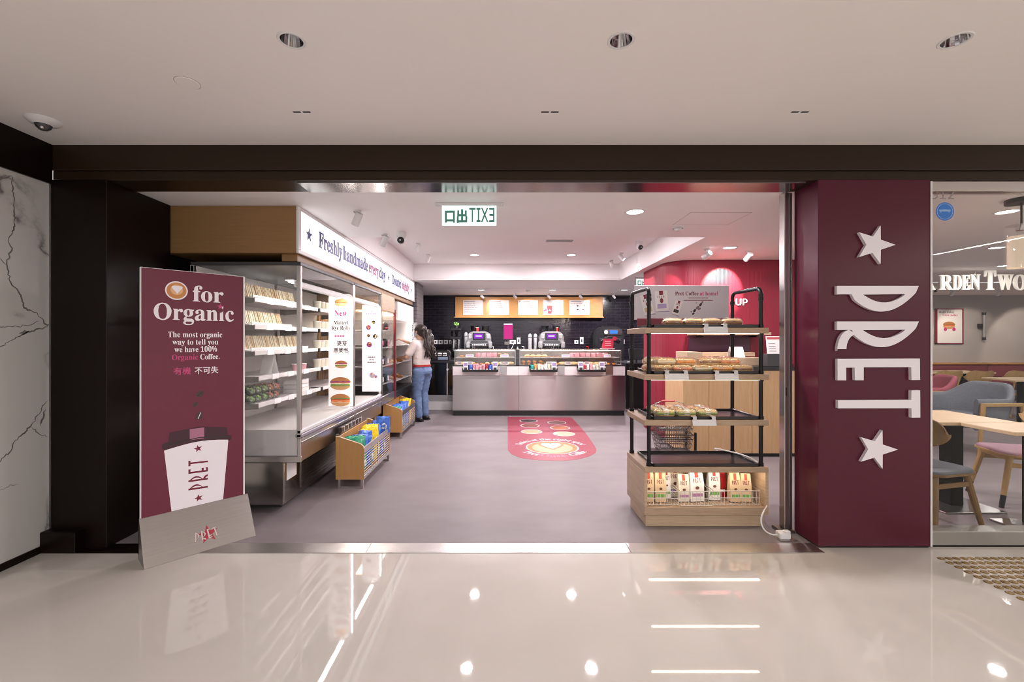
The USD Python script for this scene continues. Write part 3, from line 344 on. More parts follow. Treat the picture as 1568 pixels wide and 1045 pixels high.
mat('threshold_steel', (.62, .59, .57), .3, 1.0, bump=(4, .05), stretch=(60, 1, 1))
mat('chrome', (.75, .75, .76), .08, 1.0)
mat('black_metal', (.010, .010, .012), .38, spec=.3)
mat('black_plastic', (.015, .015, .017), .3)
mat('dark_plastic', (.05, .05, .055), .35)
mat('tray_black', (.02, .017, .02), .28)
mat('white_plastic', (.75, .74, .75), .35)
mat('grey_plastic', (.35, .35, .36), .4)
mat('red_plastic', (.55, .03, .03), .35)
mat('corian', (.78, .73, .74), .25)
mat('red_wall', (.27, .020, .042), .42, spec=.3)
mat('paper', (.80, .78, .78), .6)
mat('kraft', (.50, .30, .15), .7)
mat('gold_stud', (.30, .21, .09), .42, .8)
mat('stud_dark', (.10, .065, .03), .4, .5)
emitter('lens_white', (1, .97, .93), 9.0)
emitter('led_warm', (1, .82, .60), 22.0)
emitter('led_white', (1, .94, .88), 32.0)
emitter('sign_light', (1, .98, .96), 1.35)
emitter('exit_light', (.86, 1, .95), 1.15)
emitter('screen_purple', (.30, .05, .60), 1.1)
emitter('screen_pink', (.85, .06, .34), .8)
emitter('screen_blue', (.05, .18, .75), 1.6)
emitter('screen_white', (.9, .9, 1), 1.2)
emitter('poster_light', (1, .93, .93), .52)
pane('glass')
pane('glass_hazy', f0=.05, haze=.05)
pane('window_glass', tint=(.95, .95, .94), f0=.010)
pane('film', f0=.05, rough=.12, haze=.02)


def wood(name, dark, light, rough=.45, stretch=(1, 1, 14), scale=3.):
    usdkit.material(stage, L + name, {
        'tc': ('texture_coordinate', {}), 'mp': ('mapping', {'scale': stretch}),
        'n': ('noise_texture', {'scale': scale, 'detail': 6, 'roughness': .65, 'distortion': .6}),
        'r': ('rgb_ramp', {'ramp': [(.3, lin(dark)), (.7, lin(light))]}),
        'b': ('bump', {'strength': .06, 'distance': .004}), 'p': ('principled_bsdf', {'roughness': rough})},
        [('tc.object', 'mp.vector'), ('mp.vector', 'n.vector'), ('n.fac', 'r.fac'), ('r.color', 'p.base_color'), ('n.fac', 'b.height'), ('b.normal', 'p.normal')], surface='p.BSDF')


wood('wood_pale', 'b59b80', 'c9b196', stretch=(1.5, 1.5, 22))
wood('wood_shelf', 'a58c72', 'bba28a', stretch=(1.5, 18, 18))
wood('wood_fascia', '8d6b44', '977349', stretch=(1.5, 8, 20))
wood('wood_cabinet', 'c6a075', 'd4b087', stretch=(14, 14, 1.2))
wood('wood_basket', 'b0834d', 'bb8e58', stretch=(12, 12, 1.0))
wood('wood_chair', 'a98655', 'bd9a68', stretch=(5, 5, 1.))
wood('wood_table', 'cdb08c', 'd9bf9d', stretch=(14, 1.2, 1.))
wood('wood_brown', '6e5230', '84653c', stretch=(4, 4, 1))

# polished cream terrazzo with fine dark and light chips
usdkit.material(stage, L + 'terrazzo', {
    'tc': ('texture_coordinate', {}),
    'n': ('noise_texture', {'scale': 1.1, 'detail': 3}), 'r': ('rgb_ramp', {'ramp': [(.3, (.52, .485, .445)), (.7, (.585, .55, .51))]}),
    'v': ('voronoi_texture', {'scale': 120, 'feature': 'f1'}), 'rv': ('rgb_ramp', {'ramp': [(.06, (1, 1, 1)), (.16, (0, 0, 0))]}),
    'n2': ('noise_texture', {'scale': 70, 'detail': 1}), 'r2': ('rgb_ramp', {'ramp': [(.62, (0, 0, 0)), (.70, (1, 1, 1))]}),
    'mm': ('mix', {'mix_type': 'multiply', 'fac': 1.0}),
    'm': ('mix', {'color2': (.36, .31, .27)}), 'p': ('principled_bsdf', {'roughness': .028, 'specular_ior_level': .5})},
    [('tc.object', 'n.vector'), ('n.fac', 'r.fac'), ('tc.object', 'v.vector'), ('v.distance', 'rv.fac'), ('tc.object', 'n2.vector'), ('n2.fac', 'r2.fac'), ('rv.color', 'mm.color1'), ('r2.color', 'mm.color2'),
     ('mm.color', 'm.fac'), ('r.color', 'm.color1'), ('m.color', 'p.base_color')], surface='p.BSDF')
# the shop's grey-mauve resilient floor: cloudy, faint plank tone
usdkit.material(stage, L + 'shop_floor', {
    'tc': ('texture_coordinate', {}), 'mp': ('mapping', {'scale': (.9, 1.6, 1)}),
    'n': ('noise_texture', {'scale': 2.2, 'detail': 6, 'roughness': .55}), 'r': ('rgb_ramp', {'ramp': [(.25, (.195, .166, .176)), (.75, (.25, .217, .227))]}),
    'n2': ('noise_texture', {'scale': 30, 'detail': 3}), 'b': ('bump', {'strength': .05, 'distance': .004}), 'p': ('principled_bsdf', {'roughness': .5, 'specular_ior_level': .35})},
    [('tc.object', 'mp.vector'), ('mp.vector', 'n.vector'), ('n.fac', 'r.fac'), ('r.color', 'p.base_color'), ('tc.object', 'n2.vector'), ('n2.fac', 'b.height'), ('b.normal', 'p.normal')], surface='p.BSDF')
# white marble: a few broken grey veins
usdkit.material(stage, L + 'marble', {
    'tc': ('texture_coordinate', {}), 'mp': ('mapping', {'scale': (1, .75, .62), 'location': (.3, .23, .1), 'rotation': (.5, 0, 0)}),
    'n': ('noise_texture', {'scale': .85, 'detail': 9, 'roughness': .50, 'distortion': .25}),
    's': ('math', {'math_type': 'subtract', 'value2': .5}), 'a': ('math', {'math_type': 'absolute'}),
    'r': ('rgb_ramp', {'ramp': [(0, (.15, .14, .135)), (.0022, (.26, .25, .24)), (.006, (.49, .48, .465)), (.016, (.55, .54, .525))]}),
    'n2': ('noise_texture', {'scale': .9, 'detail': 2}), 'r2': ('rgb_ramp', {'ramp': [(.42, (0, 0, 0)), (.56, (1, 1, 1))]}),
    'm': ('mix', {'color1': (.56, .55, .535)}), 'p': ('principled_bsdf', {'roughness': .12})},
    [('tc.object', 'mp.vector'), ('mp.vector', 'n.vector'), ('n.fac', 's.value1'), ('s.value', 'a.value1'), ('a.value', 'r.fac'), ('tc.object', 'n2.vector'), ('n2.fac', 'r2.fac'), ('r2.color', 'm.fac'),
     ('r.color', 'm.color2'), ('m.color', 'p.base_color')], surface='p.BSDF')


# glazed wall tiles laid in running bond (each tile a few pixels high)
def bricks(name, c1, c2, mortar, rough, swap):
    usdkit.material(stage, L + name, {
        'g': ('texture_coordinate', {}), 'x': ('separate_xyz', {}), 'c': ('combine_xyz', {}),
        'b': ('brick_texture', {'color1': lin(c1), 'color2': lin(c2), 'mortar': lin(mortar), 'scale': 1., 'mortar_size': .006, 'mortar_smooth': .2, 'brick_width': .22, 'row_height': .072}),
        'i': ('math', {'math_type': 'subtract', 'value1': 1.}), 'bm': ('bump', {'strength': .5, 'distance': .006}), 'p': ('principled_bsdf', {'roughness': rough})},
        [('g.object', 'x.vector'), ('x.' + swap, 'c.x'), ('x.z', 'c.y'), ('c.vector', 'b.vector'), ('b.color', 'p.base_color'), ('b.fac', 'i.value2'), ('i.value', 'bm.height'), ('bm.normal', 'p.normal')], surface='p.BSDF')


bricks('black_tile', '15131c', '1d1a24', '2b2730', .22, 'x')
bricks('grey_tile', '5d585c', '6b666a', '4a464a', .35, 'y')
mat('sill_stone', (.25, .235, .215), .3, var=(2, .12))
mat('letter_grey', (.26, .24, .24), .4)
mat('sign_navy', (.045, .035, .24), .4); mat('sign_magenta', (.35, .03, .20), .4)
mat('bumper_violet', (.30, .27, .33), .35)
mat('fridge_inside', (.62, .59, .575), .35)
mat('fridge_board', (.55, .53, .54), .4)
mat('clear_rail', (.62, .60, .60), .25)
mat('clear_shelf', (.45, .43, .42), .2)
mat('poster_sheet', (.82, .78, .79), .45, emit=.28, ecol=(1, .95, .95))  # poster emission stands in for LED light falling on the paper
mat('print_magenta', (.55, .03, .18), .45); mat('print_crust', (.46, .18, .06), .5); mat('print_bun', (.60, .32, .14), .5)
mat('print_purple', (.28, .03, .20), .5); mat('print_orange', (.72, .22, .06), .5); mat('print_cream', (.78, .66, .48), .5); mat('print_green', (.16, .28, .06), .5)
mat('print_redfill', (.52, .07, .04), .5); mat('print_lilac', (.40, .30, .55), .5); mat('print_yellow', (.80, .52, .08), .5); mat('print_greytext', (.20, .13, .15), .5); mat('print_burg', '7a1f35', .45)
mat('bread_pale', (.84, .74, .56), .8, var=(25, .2)); mat('bread_brown', (.66, .50, .32), .8, var=(25, .2))
mat('fill_green', (.28, .36, .10), .6); mat('fill_cream', (.72, .62, .42), .6); mat('fill_brown', (.32, .16, .07), .6)
mat('leaf_green', (.24, .50, .10), .5, var=(40, .5)); mat('white_food', (.78, .76, .70), .5); mat('tomato_red', (.70, .26, .14), .5, var=(40, .4)); mat('pink_food', (.70, .35, .40), .4)
mat('cream_food', (.70, .66, .54), .4); mat('orange_food', (.72, .30, .07), .5, var=(30, .3))
mat('red_edge', (.16, .012, .018), .3)
mat('crust_gold', (.76, .50, .24), .5, var=(22, .35)); mat('crust_dark', (.36, .16, .05), .5, var=(22, .35))
mat('bag_g', (.05, .36, .20), .22, bump=(22, .7)); mat('bag_b', (.06, .17, .62), .22, bump=(22, .7)); mat('bag_y', (.85, .62, .02), .22, bump=(22, .7))
mat('bag_print_g', (.72, .76, .72), .3, var=(28, .25)); mat('bag_print_b', (.70, .74, .82), .3, var=(28, .25)); mat('bag_print_y', (.85, .70, .22), .3, var=(28, .25))
mat('choc_wrap', (.045, .025, .018), .35)
mat('choc_brown', (.14, .075, .06), .4); mat('teal_wrap', (.02, .38, .36), .4)
mat('machine_grey', (.16, .155, .165), .35, .4); mat('machine_silver', (.6, .6, .62), .2, .8)
mat('oven_door', (.02, .02, .024), .15); mat('leaflet_red', (.55, .03, .07), .4); mat('leaflet_pink', (.75, .35, .40), .4)
mat('blue_napkin', (.25, .33, .48), .6); mat('menu_white', (.60, .585, .58), .5)
wood('wood_menu', 'b07e45', 'c08e52', stretch=(1.5, 12, 14))
pane('clear_cup', tint=(.9, .9, .92), f0=.12, rough=.15, haze=.28); pane('dark_glass', tint=(.05, .05, .055), f0=.05, haze=.01)
mat('sticker_pink', '96344a', .4); mat('sticker_lightpink', 'b8607a', .4); mat('print_plum', '8f3a55', .4)
mat('cup_mocha', '6c3d3a', .4); mat('cup_brown', '85463e', .4); mat('cup_tan', 'ac603a', .4); mat('cup_cream', 'c0a884', .4); mat('cup_latte', 'c8ae90', .4); mat('cup_foamring', 'b87a42', .4)
mat('print_coffee', 'cf8a4c', .4); mat('print_latte', 'e6b98c', .4); mat('print_bean', (.06, .035, .035), .4); mat('print_lid', (.05, .012, .022), .3); mat('print_lidshine', (.42, .17, .26), .3)
mat('steel_sheet', (.44, .42, .405), .33, 1.0, bump=(3, .06), stretch=(1, 60, 60), var=(2, .06)); mat('steel_bright', (.75, .72, .70), .3, .6)
pane('film_wrap', f0=.14, rough=.10, haze=.05)
mat('board_lilac', (.60, .56, .62), .5); mat('print_paperbag', (.72, .68, .70), .5); mat('print_violetgrey', (.30, .27, .38), .5); mat('print_gold', (.55, .42, .22), .5)
mat('kraft_bag', (.70, .52, .33), .6); mat('cream_bag', (.74, .68, .58), .6); mat('print_leaf', (.17, .42, .10), .5); mat('print_mauve', (.45, .22, .42), .5)
mat('plum_panel', (.09, .022, .06), .4); mat('letter_glow', (.85, .82, .82), .4, emit=.25)
mat('base_steel', (.35, .34, .34), .22, .9)
mat('seat_grey', (.115, .125, .15), .55, bump=(60, .1)); mat('seat_pink', (.36, .20, .26), .6, bump=(60, .1)); mat('seat_grey_fabric', (.17, .185, .215), .8, bump=(90, .15), var=(60, .12)); mat('seat_rose', (.42, .10, .14), .75, bump=(90, .12)); mat('seat_maroon', (.20, .035, .05), .6)
mat('shade_cream', (.80, .68, .52), .5, emit=.22, ecol=(1, .82, .60)); mat('letter_lit', (.85, .80, .72), .4, emit=.32, ecol=(1, .92, .82))  # letter emission stands in for a sign mirrored in the window
mat('sticker_blue', (.02, .17, .58), .4); mat('sticker_lightblue', (.28, .45, .72), .4)
mat('skin', (.56, .34, .25), .5); mat('top_white', (.70, .63, .62), .75, bump=(40, .1)); mat('denim', (.13, .20, .36), .8, var=(14, .28), bump=(120, .2)); mat('denim_dark', (.10, .16, .30), .8)
mat('belt_red', (.42, .03, .03), .5); mat('shoe_black', (.02, .02, .022), .4); mat('hair_dark', (.022, .013, .010), .4); mat('eye_white', (.75, .73, .70), .3); mat('mask_blue', (.50, .58, .66), .7)
emitter('lamp_dim', (1, .95, .88), 2.2); mat('exit_green', (.10, .33, .28), .5)
mat('machine_hood', (.30, .295, .31), .28, .6)
mat('soffit_steel', (.36, .33, .32), .16, 1.0); mat('steel_mirror', (.46, .44, .42), .15, 1.0)
mat('marble_vein', (.16, .15, .145), .14, var=(14, .6))
mat('column_black', (.004, .004, .0045), .6, spec=.12); emitter('led_case', (1, .86, .66), 9.0)
mat('sticker_white', (.55, .52, .53), .4)
mat('bronze_beam', '2c1f14', .36, .0, spec=.25)  # lighter copy of bronze: light on the beam front put into the colour

mat('pump_clear', (.45, .44, .45), .25)
mat('print_bean_brown', (.16, .06, .04), .5)
# ---------------------------------------------------------------- the setting
S, FLOOR = 2.475, 0.0            # shop ceiling
MC = 2.703                       # concourse ceiling
struct('floor', G().box(-3.1, 9.0, -6, 2.86, -.05, 0), 'terrazzo', 'polished cream terrazzo floor of the concourse in front of the shop', 'floor')
struct('floor_001', G().box(-3.1, 13.2, 3.0, 10.8, -.05, 0), 'shop_floor', 'mauve grey matt floor inside the shop and seating area', 'floor')
struct('floor_002', G().box(2.1, 13.2, 2.86, 3.0, -.05, 0), 'terrazzo', 'narrow strip of concourse floor under the shopfront', 'floor')
t = T('trim_1', 'brushed steel threshold strip across the shop entrance', 'threshold', (0, 2.93, 0), kind='structure')
for a, b in ((-1.98, -.9), (-.898, .84), (.842, 2.11)):
    t.w('threshold_plate', G().box(a, b, 2.862, 2.998, -.04, .004, .0015), 'threshold_steel')
t.w('subfloor', G().box(-3.1, -1.98, 2.86, 3.0, -.05, 0), 'bronze')

# concourse ceiling, cut open for its lamps and slots
hole = shapely.union_all([disc(.048, x, 1.906) for x in (-.92, .515, 1.97)] + [rrect(x + d, x + d + .045, 2.498, 2.516, .004) for x in (-1.203, .219, 1.652) for d in (0, .056)])
struct('ceiling', G().ext(sbox(-3.1, -6, 9.0, 2.93).difference(hole), .03, flat(0, 0, MC)), 'mall_ceiling_paint', 'smooth off-white concourse ceiling with small round lamps', 'ceiling')
cof = sbox(-1.63, 4.60, 2.13, 8.02)
struct('ceiling_001', G().ext(sbox(-2.8, 3.17, 13.2, 10.8).difference(cof), .03, flat(0, 0, S)), 'ceiling_paint', 'white shop ceiling around the raised panel', 'ceiling')
CO = 2.785
g = G().box(-1.66, 2.16, 4.57, 8.05, CO, CO + .03)
struct('ceiling_002', g, 'ceiling_paint', 'raised white ceiling panel over the shop aisle', 'ceiling')
for nm, gg, lab in (('ceiling_003', G().box(2.13, 2.16, 4.57, 8.05, S + .03, CO), 'upright white edge of the raised ceiling, beside the red wall'), ('ceiling_004', G().box(-1.66, -1.63, 4.57, 8.05, S + .03, CO), 'upright white edge of the raised ceiling, above the lit sign'),
                    ('ceiling_005', G().box(-1.63, 2.13, 8.02, 8.05, S + .03, CO), 'upright white edge of the raised ceiling, before the menu wall'), ('ceiling_006', G().box(-1.63, 2.13, 4.57, 4.6, S + .03, CO), 'upright white edge of the raised ceiling nearest the entrance')):
    struct(nm, gg, 'ceiling_paint', lab, 'ceiling')
struct('trim_2', G().box(-1.6, 2.1, 7.93, 8.02, S + .0, S + .035, .004), 'white_paint', 'thin white lip along the raised ceiling before the menu wall', 'trim')

# dark bronze portal: beam, jamb, frieze
t = T('beam', 'dark bronze beam over the shop entrance', 'beam', (0, 2.93, S), kind='structure')
t.w('upper_fascia', G().box(-3.03, 9.0, 2.93, 3.19, 2.535, MC + .02, .003), 'bronze_beam')
t.w('lower_fascia', G().box(-3.03, 9.0, 2.945, 3.175, 2.471, 2.535, .003), 'bronze_beam')
t.w('soffit_panel', G().box(-1.40, 2.06, 2.975, 3.17, 2.4655, 2.4715, .001), 'soffit_steel', label='mirror-like steel soffit panel')
t = T('wall_left', 'white marble wall with grey veins beside the entrance', 'wall', (-3.05, 0, 0), kind='structure')
t.w('marble_slab', G().box(-3.1, -3.03, -6, 2.93, .045, 2.44), 'marble')
def vein(pts, w, seed):
    r = random.Random(seed); P = [np.array(pts[0], float)]
    for a, b in zip(pts, pts[1:]):
        a, b = np.array(a, float), np.array(b, float); n = max(3, int(np.linalg.norm(b - a) / .012))
        for k in range(1, n + 1): P.append(a + (b - a) * k / n + np.array([r.gauss(0, .0035), r.gauss(0, .0035)]) * (k < n))
    P = np.array(P); tn = np.gradient(P, axis=0); tn /= np.linalg.norm(tn, axis=1, keepdims=True) + 1e-9; nn = np.stack([-tn[:, 1], tn[:, 0]], 1)
    ww = w * (.35 + 1.1 * meshkit.noise(np.stack([P[:, 0] * 22, P[:, 1] * 22, 0 * P[:, 0] + seed], 1)))[:, None] * np.minimum(1, np.minimum(np.arange(len(P)), np.arange(len(P))[::-1]) / 3 + .15)[:, None]
    t.w('vein', G().ext(Polygon(np.vstack([P + nn * ww, (P - nn * ww)[::-1]])).buffer(0), .0004, facing_x(-3.0302, 0, 0)), 'marble_vein')
V1 = [(2.70, 2.41), (2.712, 2.24), (2.712, 2.08), (2.682, 2.02), (2.70, 1.95), (2.672, 1.86), (2.688, 1.76), (2.75, 1.68), (2.768, 1.60), (2.85, 1.565), (2.90, 1.50), (2.928, 1.495)]
vein(V1, .0045, 1); vein([(2.62, 1.90), (2.672, 1.855)], .003, 2); vein([(2.55, 1.47), (2.68, 1.48), (2.80, 1.49), (2.86, 1.52)], .003, 3); vein([(2.45, 1.24), (2.69, 1.39), (2.78, 1.44), (2.928, 1.495)], .0035, 4); vein([(2.74, 1.435), (2.80, 1.455)], .012, 14)
vein([(2.50, .52), (2.64, .665), (2.70, .72), (2.71, .76), (2.81, .845), (2.835, .885), (2.90, .98), (2.915, 1.0)], .0045, 5); vein([(2.81, .84), (2.86, .78), (2.915, .75)], .004, 6); vein([(2.865, .83), (2.90, .94)], .005, 7); vein([(2.45, .46), (2.70, .50), (2.74, .49)], .0015, 8)
vein(V1[:1] + [(2.40, 2.2), (2.2, 1.7), (1.9, 1.5)], .004, 9); vein([(1.9, 1.5), (1.5, .9), (1.1, .7), (.6, .2)], .005, 10); vein([(2.1, 2.4), (1.7, 1.9), (1.2, 1.6), (.4, 1.1)], .004, 11)
struct('trim_3', G().box(-3.1, -3.012, -6, 2.93, 2.44, MC, .003), 'bronze', 'dark bronze frieze above the marble wall', 'trim')
struct('baseboard_left', G().box(-3.1, -3.018, -6, 2.93, 0, .045, .003), 'bronze', 'low brown skirting under the marble wall', 'baseboard')
t = T('door_frame', 'wide dark bronze door jamb beside the marble wall', 'door frame', (-2.84, 3.2, 0), kind='structure')
t.w('jamb_panel', G().box(-3.03, -2.654, 2.93, 3.18, 0, 2.471, .004), 'bronze')
t.w('jamb_panel', G().box(-3.03, -2.664, 3.18, 3.51, 0, S, .004), 'bronze')
t.w('edge_strip', G().box(-3.03, -3.018, 2.92, 2.93, .13, 2.45), 'steel_dark')
t.w('plinth', G().box(-3.03, -2.80, 2.86, 2.93, 0, .135, .004), 'bronze')
struct('wall_shop_side', G().box(-2.8, -2.74, 3.51, 8.9, 0, S), 'black_gap', 'dark side wall behind the chilled cabinets', 'wall')
struct('wall_back', G().box(-2.1, 4.3, 10.67, 10.8, 0, S), 'black_tile', 'black tiled back wall behind the coffee counter', 'wall')
struct('wall_tiled_end', G().box(-2.74, -1.60, 8.17, 8.80, 0, S), 'grey_tile', 'grey tiled end wall past the chilled cabinets', 'wall')
struct('wall_service_side', G().box(-2.1, -2.0, 8.80, 10.67, 0, S), 'black_tile', 'dark tiled side wall of the service area', 'wall')
struct('wall_seating_back', G().box(4.3, 13.2, 10.67, 10.8, 0, S), 'grey_paint', 'plain grey back wall of the seating area', 'wall')
struct('wall_right', G().box(13.1, 13.2, 3.0, 10.67, 0, S), 'grey_paint', 'grey end wall of the seating area', 'wall')
struct('wall_seating_side', G().box(4.24, 4.3, 5.97, 10.67, 0, S), 'grey_paint', 'grey partition between service and seating areas', 'wall')
# ribbed red wall with a rounded corner
path = [(4.3, 5.90), (2.62, 5.90)] + [(2.62 - .36 * math.sin(a), 6.26 - .36 * math.cos(a)) for a in np.linspace(.12, math.pi / 2, 14)] + [(2.26, 7.02)]
ls = LineString(path); n = int(ls.length / .0045)
ring = []
for k in range(n + 1):
    d = ls.length * k / n
    p, q = ls.interpolate(d), ls.interpolate(min(ls.length, d + .002)); p0 = ls.interpolate(max(0, d - .002))
    tx, ty = q.x - p0.x, q.y - p0.y; l = math.hypot(tx, ty)
    a = .0010 * math.cos(2 * math.pi * d / .018)
    ring.append((p.x + ty / l * -a, p.y + tx / l * a))
poly = Polygon(ring + [(2.32, 7.02), (2.32, 6.26)] + [(2.62 - .30 * math.sin(a), 6.26 - .30 * math.cos(a)) for a in np.linspace(math.pi / 2, .12, 8)] + [(4.3, 5.97)]).buffer(0)
struct('wall_red', G().ext(poly, S, flat(0, 0, 0)), 'red_wall', 'ribbed crimson wall with a rounded corner behind the pick-up counter', 'wall', smooth=40)

# burgundy pillar beside the window and the steel door post
t = T('pillar', 'glossy burgundy pillar carrying the tall white letters', 'pillar', (2.49, 3.2, 0), kind='structure')
t.w('cladding_panel', G().box(2.112, 2.864, 2.93, 3.172, .012, 2.471, .003), 'burgundy')
t.w('shadow_gap', G().box(2.12, 2.86, 2.94, 3.165, 0, .012), 'black_gap')
t.w('edge_trim', G().box(2.862, 2.872, 2.925, 2.96, .012, 2.46), 'white_plastic', label='thin pale edge strip beside the window')
t = T('door_1', 'steel edge of the folded glass entrance door beside the pillar', 'door', (2.07, 3.2, 0), kind='structure')
t.w('door_stile', G().box(2.045, 2.078, 3.175, 3.24, .02, 2.466, .004), 'steel')
t.w('door_stile', G().box(2.083, 2.105, 3.18, 3.24, .02, 2.466, .004), 'steel_dark')
t.w('lock_slot', G().box(2.051, 2.058, 3.170, 3.176, .99, 1.05, .001), 'black_plastic')
t.w('floor_pivot', G().box(2.0, 2.11, 3.15, 3.26, 0, .02, .004), 'steel_dark')

# shop window on the right
t = T('window_1', 'large shop window beside the burgundy pillar', 'window', (5.9, 2.97, 0), kind='structure')
t.w('pane', G().box(2.872, 9.0, 2.968, 2.976, .105, 2.40), 'window_glass')
t.w('header', G().box(2.872, 9.0, 2.95, 3.02, 2.40, 2.468, .003), 'steel')
t.w('sill', G().box(2.872, 9.0, 2.945, 3.05, .012, .105, .004), 'sill_stone')
t.w('sill_base', G().box(2.872, 9.0, 2.95, 3.05, 0, .012), 'black_gap')
t.w('lettering', G().ext(text('G12', .062, 'n', track=1), .0008, front(2.892, 2.9675, 2.353)), 'letter_grey', label='grey unit number on the glass')
# ---------------------------------------------------------------- lit sign fascia over the chilled cabinets
def fillpoly(t, name, shape, M, m, d=.0006, label=None, under=None):
    return t.w(name, G().ext(shape, d, M), m, label=label, under=under)


t = T('sign_fascia', 'wooden fascia with a long white lit sign above the chilled cabinets', 'shop sign', (-2.2, 3.5, 2.04))
t.w('body', G().box(-2.735, -1.66, 3.512, 8.15, 2.095, 2.474, .004), 'wood_fascia')
t.w('lower_lip', G().box(-1.80, -1.672, 3.56, 8.12, 2.035, 2.095, .003), 'wood_fascia')
g = G()
for a in ((3.512, 8.15, 2.095, 2.125), (3.512, 8.15, 2.445, 2.474), (3.512, 3.56, 2.125, 2.445), (8.09, 8.15, 2.125, 2.445)):
    g.box(-1.66, -1.640, *a, .003)
t.w('sign_frame', g, 'white_plastic')
t.w('light_panel', G().box(-1.659, -1.646, 3.56, 8.09, 2.125, 2.445), 'sign_light', label='glowing white panel')
SX = -1.6455
def words(s, y0, y1, base, cap, m, name='lettering'):
    q = text(s, cap); b = q.bounds
    q = affinity.translate(affinity.scale(q, (y1 - y0) / (b[2] - b[0]), 1, origin=(b[0], 0)), -b[0], 0)
    t.w(name, G().ext(q.buffer(.0028), .0015, facing_x(SX, y0, base)), m)
words('Freshly', 3.915, 4.475, 2.228, .134, 'sign_navy'); words('handmade', 4.51, 5.33, 2.228, .134, 'sign_navy')
words('every', 5.375, 5.79, 2.228, .134, 'sign_magenta'); words('day', 5.83, 6.13, 2.228, .134, 'sign_navy')
words('Donated', 6.50, 7.09, 2.228, .134, 'sign_navy'); words('nightly', 7.155, 7.69, 2.228, .134, 'sign_magenta')
for y in (3.715, 6.29, 7.88):
    t.w('star', G().ext(star(.062 if y < 4 else .05), .0015, facing_x(SX, y, 2.285)), 'sign_navy')

# ---------------------------------------------------------------- chilled cabinets
XF, XB = -1.636, -2.53
SH = (1.735, 1.51, 1.295, 1.085, .865)


def fridge(y0, y1, label, near):
    t = T('display_fridge', label, 'display fridge', ((XF + XB) / 2, (y0 + y1) / 2, 0))
    t.w('base', G().box(XB, -1.775, y0 + .012, y1 - .012, .055, .40, .006), 'steel_mirror')
    g = G().box(-1.776, -1.770, y0 + .30, y1 - .05, .10, .385)
    for k in range(16): g.box(-1.772, -1.764, y0 + .30, y1 - .05, .108 + .0172 * k, .114 + .0172 * k)
    t.w('grille', g, 'steel_dark')
    for x in (-2.4, -1.86):
        for y in (y0 + .12, y1 - .12):
            c = G().cyl((x - .012, y, .026), (x + .012, y, .026), .026, 18); c.box(x - .018, x + .018, y - .018, y + .018, .045, .058)
            t.w('caster', c, 'dark_plastic')
    t.w('tub', G().box(XB, XF - .03, y0 + .004, y1 - .004, .40, .46, .004).box(XB, XF - .05, y0 + .02, y1 - .02, .46, .60), 'grey_plastic')
    f = t.w('front_panel', G().box(XF - .03, XF, y0, y1, .405, .60, .005), 'steel')
    t.w('handle_strip', G().box(XF - .01, XF + .006, y0 + .01, y1 - .01, .555, .568, .002), 'steel_dark', under=f)
    t.w('bumper', G().box(XF - .045, XF + .010, y0, y1, .602, .632, .006), 'bumper_violet')
    t.w('price_rail', G().box(XF - .03, XF + .002, y0, y1, .634, .664, .004), 'white_plastic')
    t.w('deck', G().box(XB + .04, XF - .032, y0 + .012, y1 - .012, .60, .645, .004), 'fridge_inside')
    t.w('back_panel', G().box(XB, XB + .03, y0, y1, .46, 2.0), 'fridge_inside')
    t.w('top', G().box(XB, XF, y0, y1, 2.0, 2.03, .004), 'dark_plastic')
    t.w('canopy', G().box(-1.70, -1.655, y0 + .01, y1 - .07, 1.825, 1.875, .008), 'white_plastic')
    t.w('led_strip', G().box(-1.76, -1.702, y0 + .05, y1 - .08, 1.868, 1.874), 'led_white')
    t.w('lamp_rail', G().box(-1.77, -1.695, y0 + .01, y1 - .07, 1.874, 1.886, .003), 'white_plastic')
    for k, y in enumerate((y0, y1 - .028)):
        t.w('corner_post', G().box(XF - .034, XF, y, y + .028, .60, 2.0, .003), 'steel')
        t.w('side_post', G().box(XB, XB + .03, y, y + .028, .46, 2.0, .003), 'steel')
    t.w('header_glass', G().box(XF - .012, XF - .007, y0 + .03, y1 - .03, 1.90, 1.995), 'glass_hazy')
    if near:
        t.w('side_glass', G().box(XB + .03, XF - .034, y0 + .004, y0 + .010, .46, 2.0), 'glass')
        t.w('side_board', G().box(XB + .03, XF - .034, y0 + .011, y0 + .02, .45, .665), 'fridge_board', label='pale grey board below the side glass')
        t.w('side_rail', G().box(XB, XF + .006, y0 - .006, y0 + .012, .405, .452, .003), 'steel')
        t.w('side_cladding', G().box(XB, -2.28, y0 - .002, y0 + .012, .06, .40, .002).box(-2.272, -1.777, y0 - .002, y0 + .012, .06, .40, .002), 'steel_mirror')
        t.w('notice', G().box(-1.774, -1.7725, y0 + .05, y0 + .22, .24, .385), 'paper')
    for i, h in enumerate(SH):
        d = -2.035 + (.03 if i > 2 else 0)
        s = t.w('shelf', G().box(XB + .03, d, y0 + .03, y1 - .03, h - .012, h, .002), 'fridge_inside')
        t.w('ticket_rail', G().box(d, d + .012, y0 + .03, y1 - .03, h - .026, h + .012, .003), 'clear_rail', under=s)
        for y in (y0 + .026, y1 - .034):
            t.w('bracket', G().ext(Polygon([(d + .012, h - .034), (d + .012, h + .006), (d - .12, h + .006), (d - .14, h - .002), (d - .40, h - .002), (d - .40, h - .07), (d - .14, h - .044)]), .008, frame((0, y + .008, 0), (1, 0, 0), (0, 0, 1))), 'steel_dark', under=s)
        rnd = random.Random(int(h * 1000) + int(y0 * 10))
        for k in range(3):
            y = y0 + .18 + k * (y1 - y0 - .3) / 3 + rnd.uniform(0, .1)
            t.w('price_tag', G().box(d + .012, d + .015, y, y + .11, h - .03, h + .016), 'paper', under=s)
    return t


